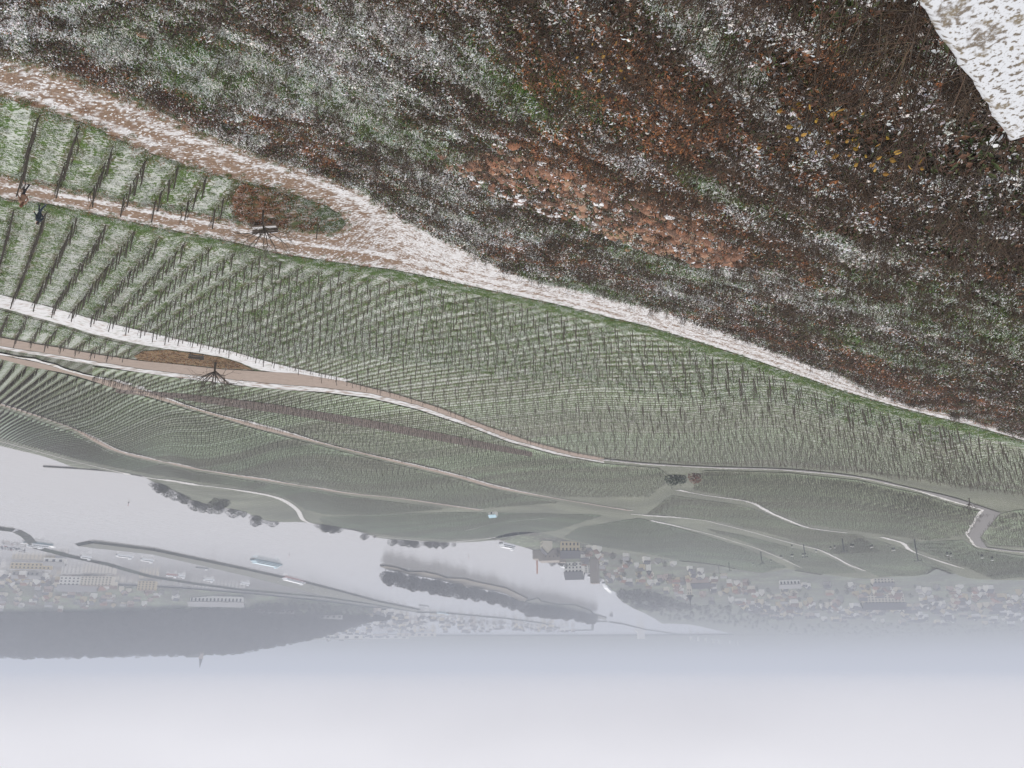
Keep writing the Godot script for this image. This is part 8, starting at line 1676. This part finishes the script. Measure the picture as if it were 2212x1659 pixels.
func build_town() -> void:
	make_house_units()
	var g := seeded(900)
	var ws := ["white", "white", "cream", "cream", "grey", "ochre", "white", "pink"]
	var rs := ["slate", "slate", "brown", "brown", "slate", "red", "grey"]
	for i in TOWN_HOUSES.size():
		var e: Array = TOWN_HOUSES[i]
		var far := clampf(Vector2(e[0], e[1]).length() / 1500.0, 0.9, 1.5)
		house(Vector2(e[0], e[1]), g.randf_range(8, 14) * far, g.randf_range(7, 10) * far, g.randf_range(5.0, 8.0) * far, g.randf() * PI, ws[g.randi() % 8], rs[g.randi() % 7], "in the old town on the near bank", "houses of the old town")
	for i in BANK_HOUSES.size():
		var e: Array = BANK_HOUSES[i]
		house(Vector2(e[0], e[1]), g.randf_range(9, 15), g.randf_range(8, 11), g.randf_range(5.5, 8.5), g.randf() * PI, ws[g.randi() % 8], rs[g.randi() % 7], "among gardens on the far bank", "houses on the far bank")
	# houses too far off to tell apart
	var crowd := tool()
	crowd.append_from(wall_unit, 0, Transform3D())
	var rest_wall := []
	var rest_tint := []
	for e in TOWN_FAR_HOUSES + VILLAGE_HOUSES:
		var p := Vector2(e[0], e[1])
		rest_wall.append(Transform3D(Basis(Vector3.UP, g.randf() * PI).scaled_local(Vector3(g.randf_range(14, 26), g.randf_range(8, 12), g.randf_range(11, 16))), Vector3(p.x, footing(p.x, p.y), p.y)))
		rest_tint.append([Color(0.66, 0.65, 0.62), Color(0.60, 0.54, 0.42), Color(0.45, 0.40, 0.36), Color(0.7, 0.7, 0.7)][g.randi() % 4])
	scatter("distant_houses", wall_unit, M.tint, rest_wall, rest_tint, "pale walls of distant houses upriver", "houses")
	scatter("distant_roofs", roof_unit, roofs["slate"], rest_wall, [], "dark roofs of distant houses upriver", "roofs")
	# buildings that stand out
	var B := BUILDINGS
	block("riverside_villa", "large white riverside villa with rows of tall windows", B.villa, 30, 20, 17, 0.25, "white", "slate", 3, 5)
	block("apartment_house", "white flat-roofed apartment house beside the riverside villa", B.white_villa, 22, 14, 13, 0.2, "white", "grey", 4, 4, false)
	block("gabled_house", "cream half-timbered house with steep gable beside the castle", B.house_gable, 16, 14, 11, 1.4, "cream", "slate", 2, 3)
	block("yellow_house", "yellow house with bare trees before it below the vineyard", B.yellow_house, 26, 15, 14, 0.0, "ochre", "slate", 2, 5)
	block("blue_hall", "broad hall with pale blue-grey roof behind the hillside", B.blue_hall, 40, 26, 10, 0.3, "white", "grey", 1, 6)
	block("long_hotel", "long cream hotel with four rows of windows in the town", B.long_hotel, 95, 20, 22, 0.05, "cream", "slate", 4, 12)
	block("town_hall", "dark-roofed hall at the upper edge of the town", B.clock_roof, 38, 18, 9, 0.1, "cream", "slate", 2, 6)
	block("yellow_flats", "long yellow block of flats near the ferry landing", B.yellow_flats, 62, 13, 10, -0.25, "ochre", "grey", 2, 10, false)
	block("school", "white school with three rows of windows across the river", B.school, 66, 20, 17, -0.2, "white", "grey", 3, 9)
	block("apartment_block", "beige apartment block beside the white school", B.beige_block, 58, 18, 17, -0.15, "cream", "brown", 4, 9, false)
	block("red_roofed_house", "house with a red roof below the beige apartment block", B.red_house, 24, 20, 9, 0.4, "white", "red", 2, 3)
	block("yellow_block", "yellow apartment block beside the harbour road", B.yellow_block, 34, 18, 18, -0.2, "ochre", "brown", 4, 5, false)
	block("warehouse", "long white glass-fronted hall behind the harbour", B.hall_white, 120, 40, 14, -0.25, "white", "grey", 1, 14)
	block("warehouse", "low pale freight hall beside the railway", B.hall_long, 110, 26, 9, -0.2, "grey", "grey", 1, 10, false)
	block("warehouse", "long flat grey freight hall beneath the hill", B.hall_flat, 130, 30, 9, -0.2, "grey", "grey", 1, 8, false)
	block("station_hall", "white tent-roofed station hall beside the ferry landing", B.station, 30, 18, 7, -0.3, "white", "grey", 1, 3)
	block("green_roofed_hall", "low hall with pale roof among gardens across the river", B.hall_green, 46, 16, 8, -0.2, "grey", "grey", 1, 6)
	block("factory", "broad pale factory hall at the end of the wooded hill", B.plant_a, 230, 60, 16, -0.1, "white", "grey", 1, 6, false)
	block("factory", "long white factory hall upriver of the village", B.plant_b, 260, 60, 20, -0.05, "white", "grey", 1, 6, false)
	block("factory", "cream factory hall at the upriver end of the plant", B.plant_c, 200, 50, 18, 0.0, "cream", "grey", 1, 6, false)
	var hut := thing("garden_hut", "small white hut with pale blue roof beside the field path", "hut", Vector3(HUT[0], ground(HUT[0], HUT[1]), HUT[1]), 0.4)
	put(wall_unit, "wall", walls["white"], hut, Transform3D(Basis().scaled(Vector3(7, 3.2, 5)), Vector3.ZERO))
	put(roof_unit, "roof", paint(Color(0.35, 0.5, 0.58)), hut, Transform3D(Basis().scaled(Vector3(7, 3.2, 5)), Vector3.ZERO))
	put(window_unit, "door", M.window, hut, Transform3D(Basis().scaled(Vector3(1.2, 2.2, 0.2)), Vector3(0.5, 1.1, 2.52)))
	# church
	var c := Vector2(B.church[0], B.church[1])
	var t := thing("church", "town church with stone tower, belfry and dark lantern spire", "church", Vector3(c.x, footing(c.x, c.y), c.y), 0.25)
	put(wall_unit, "nave", walls["pink"], t, Transform3D(Basis().scaled(Vector3(34, 13, 17)), Vector3(-22, 0, 0)))
	put(roof_unit, "nave_roof", roofs["slate"], t, Transform3D(Basis().scaled(Vector3(34, 13, 17)), Vector3(-22, 0, 0)))
	put(window_unit, "tower", walls["cream"], t, Transform3D(Basis().scaled(Vector3(10, 34, 10)), Vector3(0, 17, 0)))
	var st := tool()
	tube(st, Vector3(0, 34, 0), Vector3(0, 37, 0), 8.2, 5.0, 8)
	tube(st, Vector3(0, 37, 0), Vector3(0, 40, 0), 3.2, 3.0, 8)
	tube(st, Vector3(0, 40, 0), Vector3(0, 43, 0), 4.0, 1.6, 8)
	tube(st, Vector3(0, 43, 0), Vector3(0, 56, 0), 1.4, 0.1, 8)
	put(st.commit(), "spire", roofs["slate"], t)
	for y in [24.0, 30.0]:
		for x in [-2.2, 2.2]: put(window_unit, "belfry_window", M.window, t, Transform3D(Basis().scaled(Vector3(1.5, 3.2, 0.3)), Vector3(x, y, 5.0)))
	# castle ruin by the water: a squat block, and the tall keep behind it
	var k := Vector2(B.castle[0], B.castle[1])
	var rock := paint(Color(0.24, 0.215, 0.195))
	t = thing("castle", "squat dark stone castle without roof beside the river", "castle", Vector3(k.x, footing(k.x, k.y), k.y), 0.2)
	for e in [[Vector3(0, 8, 0), Vector3(34, 16, 26), "curtain_wall"], [Vector3(-19, 9.5, 8), Vector3(9, 19, 9), "corner_tower"], [Vector3(18, 6.5, 4), Vector3(16, 13, 20), "annexe"]]:
		put(window_unit, e[2], rock, t, Transform3D(Basis().scaled(e[1]), e[0]))
	for i in 5: put(window_unit, "window", M.window, t, Transform3D(Basis().scaled(Vector3(1.2, 2.2, 0.3)), Vector3(-12 + i * 6, 10, 13.05)))
	var kp := Vector2(k.x - 75, k.y - 90)
	t = thing("stone_keep", "tall square dark stone keep rising among the town roofs", "tower", Vector3(kp.x, footing(kp.x, kp.y), kp.y), 0.3)
	put(window_unit, "shaft", rock, t, Transform3D(Basis().scaled(Vector3(13, 38, 13)), Vector3(0, 19, 0)))
	for i in 4: put(window_unit, "merlon", rock, t, Transform3D(Basis().scaled(Vector3(2.2, 1.6, 13.2)), Vector3(-5.4 + i * 3.6, 38.8, 0)))
	var tw := Vector2(B.tower_small[0], B.tower_small[1])
	t = thing("clock_tower", "slim white tower with pointed roof at the foot of the vineyard", "tower", Vector3(tw.x, footing(tw.x, tw.y), tw.y), 0.1)
	put(window_unit, "shaft", walls["white"], t, Transform3D(Basis().scaled(Vector3(7, 18, 7)), Vector3(0, 9, 0)))
	st = tool()
	tube(st, Vector3(0, 18, 0), Vector3(0, 26, 0), 5.4, 0.1, 4)
	put(st.commit(), "roof", roofs["slate"], t)
	# orange crane at the quay
	var cr := Vector2(B.crane[0], B.crane[1])
	t = thing("tower_crane", "orange tower crane mast on the quay beside the castle", "crane", Vector3(cr.x, footing(cr.x, cr.y), cr.y), 1.2)
	var orange := paint(Color(0.42, 0.16, 0.07))
	st = tool()
	for x in [-0.7, 0.7]:
		for z in [-0.7, 0.7]: tube(st, Vector3(x, -0.2, z), Vector3(x, 33, z), 0.28, 0.28, 4)
	for i in 14: tube(st, Vector3(-0.7, i * 2.3, 0.7), Vector3(0.7, (i + 1) * 2.3, 0.7), 0.16, 0.16, 3)
	put(st.commit(), "mast", orange, t)
	# chapel on the hill
	var ch := Vector2(CHAPEL[0], CHAPEL[1])
	t = thing("hilltop_chapel", "chapel with slender spire on the crest of the wooded hill", "chapel", Vector3(ch.x, footing(ch.x, ch.y) - 2.0, ch.y), 0.15)
	put(wall_unit, "nave", walls["pink"], t, Transform3D(Basis().scaled(Vector3(44, 17, 18)), Vector3(14, 0, 0)))
	put(roof_unit, "roof", roofs["slate"], t, Transform3D(Basis().scaled(Vector3(44, 17, 18)), Vector3(14, 0, 0)))
	put(window_unit, "tower", walls["pink"], t, Transform3D(Basis().scaled(Vector3(9, 32, 9)), Vector3(-11, 16, 0)))
	st = tool()
	tube(st, Vector3(-11, 32, 0), Vector3(-11, 58, 0), 5.2, 0.2, 8)
	put(st.commit(), "spire", roofs["slate"], t)
	# parked cars by the ferry landing
	var paints := [paint(Color(0.6, 0.6, 0.6), 0.4), paint(Color(0.05, 0.05, 0.06), 0.4), paint(Color(0.25, 0.27, 0.3), 0.4), paint(Color(0.3, 0.05, 0.04), 0.4)]
	var names := ["white", "black", "grey", "red"]
	for i in CARS.size():
		var e: Array = CARS[i]
		var kind := [0, 0, 1, 2, 2, 3][g.randi() % 6] as int
		t = thing("parked_car", "%s car parked in rows beside the ferry landing" % names[kind], "car", Vector3(e[0], footing(e[0], e[1]), e[1]), 0.5 + g.randfn() * 0.08, "%s cars by the ferry landing" % names[kind])
		put(window_unit, "body", paints[kind], t, Transform3D(Basis().scaled(Vector3(1.8, 0.7, 4.3)), Vector3(0, 0.6, 0)))
		put(window_unit, "cabin", M.window, t, Transform3D(Basis().scaled(Vector3(1.55, 0.6, 2.2)), Vector3(0, 1.24, -0.2)))
	# lamps on the mole
	for e in MOLE_LAMPS:
		t = thing("mole_lamp", "thin lamp post on the stone mole", "lamp post", Vector3(e[0], 3.0, e[1]), 0.0, "lamp posts along the mole")
		st = tool()
		tube(st, Vector3(0, -0.2, 0), Vector3(0, 8, 0), 0.25, 0.18, 5)
		put(st.commit(), "pole", M.post, t)
		st = tool()
		tube(st, Vector3(0, 8, 0), Vector3(0, 9, 0), 0.9, 0.9, 6)
		tube(st, Vector3(0, 9, 0), Vector3(0, 9.3, 0), 0.9, 0.0, 6)
		put(st.commit(), "lamp_head", walls["white"], t)
	# remains of the old bridge far upriver
	t = thing("bridge_pier", "lone pale bridge pier standing in the river upstream", "bridge pier", Vector3(RUIN_PIER[0], 0, RUIN_PIER[1]))
	put(window_unit, "shaft", walls["white"], t, Transform3D(Basis().scaled(Vector3(34, 42, 22)), Vector3(0, 18, 0)))
	put(window_unit, "cap", walls["white"], t, Transform3D(Basis().scaled(Vector3(52, 6, 28)), Vector3(0, 2, 0)))
	for e in RUIN_SMALL:
		t = thing("bridge_stump", "small pale pier stump of the ruined bridge", "bridge pier", Vector3(e[0], 0, e[1]), 0.0, "stumps of the ruined bridge")
		put(window_unit, "shaft", walls["white"], t, Transform3D(Basis().scaled(Vector3(12, 30, 12)), Vector3(0, 13, 0)))
		put(window_unit, "cap", walls["white"], t, Transform3D(Basis().scaled(Vector3(17, 5, 17)), Vector3(0, 1.5, 0)))

# ---------------------------------------------------------------- trees beyond the vineyard
func twig_crown(s: int, n: int, slim: float, low := 0.28, thick := 0.013) -> ArrayMesh:
	var g := seeded(s)
	var st := tool()
	for i in 9:
		var a := g.randf() * TAU
		var e := Vector3(cos(a) * slim * g.randf_range(0.2, 0.9), g.randf_range(0.65, 1.0), sin(a) * slim * g.randf_range(0.2, 0.9))
		tube(st, Vector3(0, 0.2 + g.randf() * 0.25, 0), e, 0.014, 0.003, 3)
	for i in n:
		var a := g.randf() * TAU
		var h := g.randf_range(low, 1.0)
		var w := slim * sqrt(g.randf()) * sin(clampf((h - low + 0.13) / (1.16 - low), 0, 1) * PI * 0.92 + 0.15)
		var p := Vector3(cos(a) * w, h, sin(a) * w)
		var d := (Vector3(cos(a), 1.3, sin(a)) + Vector3(g.randfn(), g.randfn(), g.randfn()) * 0.6).normalized() * 0.11
		var side := d.cross(Vector3(g.randfn(), g.randfn(), g.randfn())).normalized() * thick
		tri(st, p - side, p + d, p + side)
		tri(st, p + d * 0.3 - side, p + d.rotated(side.normalized(), 0.6), p + d * 0.3 + side)
	return st.commit()

func build_far_trees() -> void:
	var g := seeded(321)
	var crowns := [twig_crown(1, 520, 0.55, 0.12, 0.02), twig_crown(2, 520, 0.66, 0.08, 0.02), twig_crown(3, 420, 0.40, 0.15, 0.02), twig_crown(4, 560, 0.75, 0.06, 0.02)]
	var tst := tool()
	tube(tst, Vector3(0, -0.04, 0), Vector3(0, 0.45, 0), 0.022, 0.014, 6)
	var trunk := tst.commit()
	var grey := paint(Color(0.070, 0.060, 0.055))
	var olive := paint(Color(0.060, 0.060, 0.038))
	var plant := func(crowns: Array, called: String, label: String, group: String, p: Vector3, h: float, mat: Material) -> void:
		var t := thing(called, label, "tree", p, g.randf() * TAU, group)
		var b := Transform3D(Basis().scaled(Vector3.ONE * h), Vector3.ZERO)
		put(trunk, "trunk", grey, t, b)
		put(crowns[g.randi() % 4], "crown", mat, t, b)
	for e in ISLE_TREES: plant.call(crowns, "island_tree", "tall bare poplar on the long sandy river island", "trees on the long island", Vector3(e[0], 2.5, e[1]), g.randf_range(19, 31), grey)
	for e in ISLE_TREES_SHORT: plant.call(crowns, "island_tree", "tall bare tree on the short wooded river island", "trees on the short island", Vector3(e[0], 2.5, e[1]), g.randf_range(24, 36), grey)
	crowns = [twig_crown(11, 480, 0.85, 0.0, 0.022), twig_crown(12, 480, 1.0, 0.0, 0.022), twig_crown(13, 480, 0.7, 0.0, 0.022), twig_crown(14, 480, 1.1, 0.0, 0.022)]
	for e in BANK_TREES:
		for k in 3:
			var q := Vector2(e[0], e[1]) + Vector2(g.randfn(), g.randfn()) * 5.0
			plant.call(crowns, "bank_shrub", "bushy bare shrub on the near river bank below the vineyards", "shrubs along the near bank", Vector3(q.x, maxf(ground(q.x, q.y), 0.2), q.y), g.randf_range(3.5, 10), olive if k else grey)
	crowns = [twig_crown(1, 260, 0.40), twig_crown(2, 260, 0.46), twig_crown(3, 260, 0.36), twig_crown(4, 260, 0.52)]
	for e in TOWN_TREES: plant.call(crowns, "town_tree", "bare tree standing between the old town roofs", "trees in the old town", Vector3(e[0], footing(e[0], e[1]), e[1]), g.randf_range(9, 15), grey)
	var wood := []
	var tints := []
	for e in PARK_TREES + WOOD_BANK + FAR_WOOD:
		var h := g.randf_range(12, 21) if Vector2(e[0], e[1]).length() < 2300.0 else g.randf_range(8, 13)
		wood.append(Transform3D(Basis(Vector3.UP, g.randf() * TAU).scaled(Vector3(h * 1.5, h, h * 1.5)), Vector3(e[0], footing(e[0], e[1]), e[1])))
	for i in 6500:
		var k := g.randf_range(0.0, HILL.size() - 1.001)
		var t := g.randf_range(0.46, 1.02)
		var p := hill_point(int(k), t).lerp(hill_point(int(k) + 1, t), k - int(k))
		if p.y < 8.0: continue
		var h := g.randf_range(13, 21)
		wood.append(Transform3D(Basis(Vector3.UP, g.randf() * TAU).scaled(Vector3(h * 1.6, h, h * 1.6)), p))
	for i in wood.size():
		var k := g.randf_range(0.6, 1.35)
		tints.append(Color(0.062 * k, 0.054 * k, 0.052 * k))
	scatter("bare_woodland", twig_crown(7, 150, 0.42), M.tint, wood, tints, "leafless woodland on the far hill and in the river park", "woodland")

# ---------------------------------------------------------------- boats
func boat(called: String, label: String, tail: Vector2, nose: Vector2, wide: float, decks: int, hull_mat: Material, top_mat: Material, category := "ship") -> void:
	var d := nose - tail
	var l := d.length()
	var mid := (nose + tail) * 0.5
	var t := thing(called, label, category, Vector3(mid.x, 0, mid.y), atan2(d.x, d.y))
	var st := tool()
	var prof := [[-0.5, 0.8], [-0.46, 1.0], [0.3, 1.0], [0.42, 0.7], [0.5, 0.05]]
	for i in 4:
		for s in [-1.0, 1.0]:
			var a := Vector3(s * wide * 0.5 * prof[i][1], 1.6, l * prof[i][0])
			var b := Vector3(s * wide * 0.5 * prof[i + 1][1], 1.6 + (0.5 if i == 3 else 0.0), l * prof[i + 1][0])
			var lo := Vector3(0, -2.1, 0)
			tri(st, a, b, b + lo)
			tri(st, a, b + lo, a + lo)
			tri(st, a, b, Vector3(0, a.y, a.z))
			tri(st, b, Vector3(0, b.y, b.z), Vector3(0, a.y, a.z))
	put(st.commit(), "hull", hull_mat, t)
	for k in decks:
		var len_ := l * (0.84 - 0.1 * k)
		put(window_unit, "deck_house", top_mat, t, Transform3D(Basis().scaled(Vector3(wide * (0.9 - 0.06 * k), 2.3, len_)), Vector3(0, 2.75 + 2.4 * k, -l * 0.05)))
		put(window_unit, "window_band", M.window, t, Transform3D(Basis().scaled(Vector3(wide * (0.9 - 0.06 * k) + 0.06, 0.9, len_ * 0.94)), Vector3(0, 2.95 + 2.4 * k, -l * 0.05)))
	put(window_unit, "wheelhouse", top_mat, t, Transform3D(Basis().scaled(Vector3(wide * 0.5, 1.9, 4)), Vector3(0, 2.75 + 2.4 * decks, l * 0.28)))

func build_boats() -> void:
	var blue := paint(Color(0.10, 0.17, 0.20), 0.4)
	var white := paint(Color(0.72, 0.74, 0.76), 0.5)
	var pale := paint(Color(0.55, 0.68, 0.74), 0.5)
	var red := paint(Color(0.34, 0.12, 0.10), 0.5)
	var grey := paint(Color(0.16, 0.17, 0.18), 0.6)
	var v := func(k: String) -> Vector2: return Vector2(BOATS[k][0], BOATS[k][1])
	boat("passenger_ship", "pale blue passenger ship under way in the middle of the river", v.call("cruiser_tail"), v.call("cruiser_nose"), 11, 2, blue, pale)
	boat("passenger_ship", "red and white passenger ship moored along the stone mole", v.call("moored_tail"), v.call("moored_nose"), 11, 2, red, white)
	boat("barge", "low grey barge lying close to the far bank", v.call("barge1a"), v.call("barge1b"), 11, 0, grey, white, "barge")
	boat("barge", "blue barge with white wheelhouse at the far bank upriver", v.call("barge2a"), v.call("barge2b"), 11, 1, blue, pale, "barge")
	boat("river_boat", "long white excursion boat at the landing below the castle", v.call("pier1a"), v.call("pier1b"), 9, 2, white, white, "boat")
	boat("river_boat", "white excursion boat at the quay below the villa", v.call("pier2a"), v.call("pier2b"), 8, 1, white, white, "boat")
	boat("river_boat", "three-decked white excursion boat upriver of the villa", v.call("pier3a"), v.call("pier3b"), 9, 3, white, white, "boat")
	boat("river_boat", "small white boat with dark hull at the town quay", v.call("pier4a"), v.call("pier4b"), 7, 1, grey, white, "boat")
	boat("river_boat", "large grey and white hotel boat at the bend of the quay", v.call("pier5a"), v.call("pier5b"), 11, 3, grey, white, "boat")
	var i := 0
	for k in ["harb1", "harb2", "harb3", "harb4", "harb5", "harb6", "harb7", "harb8"]:
		var p: Vector2 = v.call(k)
		var along: Vector2 = Vector2(-0.55, -0.83) * [30.0, 24.0, 26.0, 24.0, 16.0, 26.0, 24.0, 18.0][i]
		boat("harbour_boat", "%s moored in the harbour basin" % ["long white motor boat", "white motor boat with pale deck", "dark motor boat", "red motor boat", "short white motor boat", "white cabin boat", "white yacht", "little white boat near the mole head"][i], p, p + along, 5.5, 1 if i != 2 else 0, [white, white, grey, red, white, white, white, white][i], white, "boat")
		i += 1
	var e: Vector2 = v.call("endon")
	boat("river_boat", "dark boat seen bow-on in mid river beyond the islands", e, e + Vector2(-3, 22), 8, 2, grey, grey, "boat")
	# ferry with open car deck
	var t := thing("car_ferry", "white car ferry with open deck at its ramp on the far bank", "ferry", Vector3(FERRY[0], 0, FERRY[1]), 0.55)
	put(window_unit, "hull", blue, t, Transform3D(Basis().scaled(Vector3(17, 2.4, 34)), Vector3(0, 0.6, 0)))
	put(window_unit, "car_deck", paint(Color(0.30, 0.30, 0.30)), t, Transform3D(Basis().scaled(Vector3(16.6, 0.2, 33.6)), Vector3(0, 1.95, 0)))
	for s in [-1.0, 1.0]:
		put(window_unit, "side_house", white, t, Transform3D(Basis().scaled(Vector3(2.4, 3.4, 24)), Vector3(s * 7.2, 3.7, 0)))
		put(window_unit, "window_band", M.window, t, Transform3D(Basis().scaled(Vector3(2.46, 0.9, 22)), Vector3(s * 7.2, 4.4, 0)))
		put(window_unit, "ramp", white, t, Transform3D(Basis(Vector3.RIGHT, s * -0.18).scaled_local(Vector3(9, 0.3, 7)), Vector3(0, 2.2, s * 20)))
	put(window_unit, "wheelhouse", white, t, Transform3D(Basis().scaled(Vector3(4, 3, 5)), Vector3(-6.4, 6.9, 0)))
	for k in 5:
		var c := thing("ferry_car", "car standing on the open ferry deck", "car", t.transform * Vector3(-3.0 + (k % 3) * 2.9, 2.06, -6.0 + (k / 3) * 9.0), 0.55, "cars on the ferry deck")
		put(window_unit, "body", white if k % 2 else grey, c, Transform3D(Basis().scaled(Vector3(1.8, 0.75, 4.3)), Vector3(0, 0.55, 0)))
		put(window_unit, "cabin", M.window, c, Transform3D(Basis().scaled(Vector3(1.6, 0.6, 2.2)), Vector3(0, 1.2, 0)))
	# buoys
	for b in BUOYS:
		var o := thing("river_buoy", "small dark buoy with top mark afloat in the river", "buoy", Vector3(b[0], 0, b[1]), 0.0, "buoys in the river")
		var st := tool()
		tube(st, Vector3(0, -0.5, 0), Vector3(0, 1.0, 0), 0.9, 0.7, 8)
		tube(st, Vector3(0, 1.0, 0), Vector3(0, 1.05, 0), 0.7, 0.0, 8)
		put(st.commit(), "float", grey, o)
		st = tool()
		tube(st, Vector3(0, 1.0, 0), Vector3(0, 4.2, 0), 0.2, 0.16, 5)
		tube(st, Vector3(-0.8, 3.4, 0), Vector3(0.8, 3.4, 0), 0.2, 0.2, 5)
		put(st.commit(), "top_mark", red, o)
	# stone groyne reaching out from the near bank
	var line := pts(GROYNE)
	var st2 := tool()
	for k in line.size() - 1:
		var a := line[k]
		var b := line[k + 1]
		var d := b - a
		box(st2, Vector3((a.x + b.x) / 2, 0.2, (a.y + b.y) / 2), Vector3(3.0, 1.4 + 0.05 * k, d.length() + 1.0), Basis(Vector3.UP, atan2(d.x, d.y)))
	setting(put(st2.commit(), "groyne", paint(Color(0.06, 0.058, 0.052))), "low dark stone groyne reaching into the river")

# ---------------------------------------------------------------- the cable car over the vines
func build_cable_car() -> void:
	var steel := paint(Color(0.06, 0.065, 0.07), 0.6)
	var white := paint(Color(0.72, 0.72, 0.72), 0.5)
	for i in PYLONS.size():
		var p: Array = PYLONS[i]
		var h: float = [17.0, 11.0, 12.0, 14.0, 12.0, 12.0][i]
		var t := thing("cable_pylon", "dark steel cable-car pylon with cross arm above the vines", "pylon", Vector3(p[0], land(p[0], p[1]), p[1]), 0.9, "cable-car pylons")
		var st := tool()
		tube(st, Vector3(0, -0.5, 0), Vector3(0, h, 0), 0.55, 0.32, 6)
		put(st.commit(), "mast", steel, t)
		st = tool()
		box(st, Vector3(0, h, 0), Vector3(6.0, 0.4, 0.5))
		put(st.commit(), "cross_arm", steel, t)
		for s in [-2.6, 2.6]:
			st = tool()
			box(st, Vector3(s, h - 0.3, 0), Vector3(0.3, 0.5, 2.6))
			put(st.commit(), "sheave_train", steel, t)
	for i in GONDOLAS.size():
		var p: Array = GONDOLAS[i]
		var t := thing("gondola", "small open gondola with white tub hanging above the vines", "gondola", Vector3(p[0], p[1] - 1.2, p[2]), 0.9, "gondolas of the cable car")
		var st := tool()
		for k in 8:
			var a := TAU * k / 8
			var b := TAU * (k + 1) / 8
			var lo0 := Vector3(cos(a) * 0.6, 0, sin(a) * 0.6)
			var lo1 := Vector3(cos(b) * 0.6, 0, sin(b) * 0.6)
			tri(st, lo0, lo1 * 1.35 + Vector3(0, 0.9, 0), lo0 * 1.35 + Vector3(0, 0.9, 0))
			tri(st, lo0, lo1, lo1 * 1.35 + Vector3(0, 0.9, 0))
			tri(st, Vector3.ZERO, lo1, lo0)
		put(st.commit(), "tub", steel, t)
		st = tool()
		tube(st, Vector3(0, 2.1, 0), Vector3(0, 2.45, 0), 1.1, 0.25, 8)
		put(st.commit(), "canopy", white, t)
		st = tool()
		tube(st, Vector3(0, 0, 0), Vector3(0, 2.4, 0), 0.08, 0.08, 4)
		tube(st, Vector3(0, 2.4, 0), Vector3(0, 4.6, 0), 0.08, 0.08, 4)
		put(st.commit(), "hanger", steel, t)
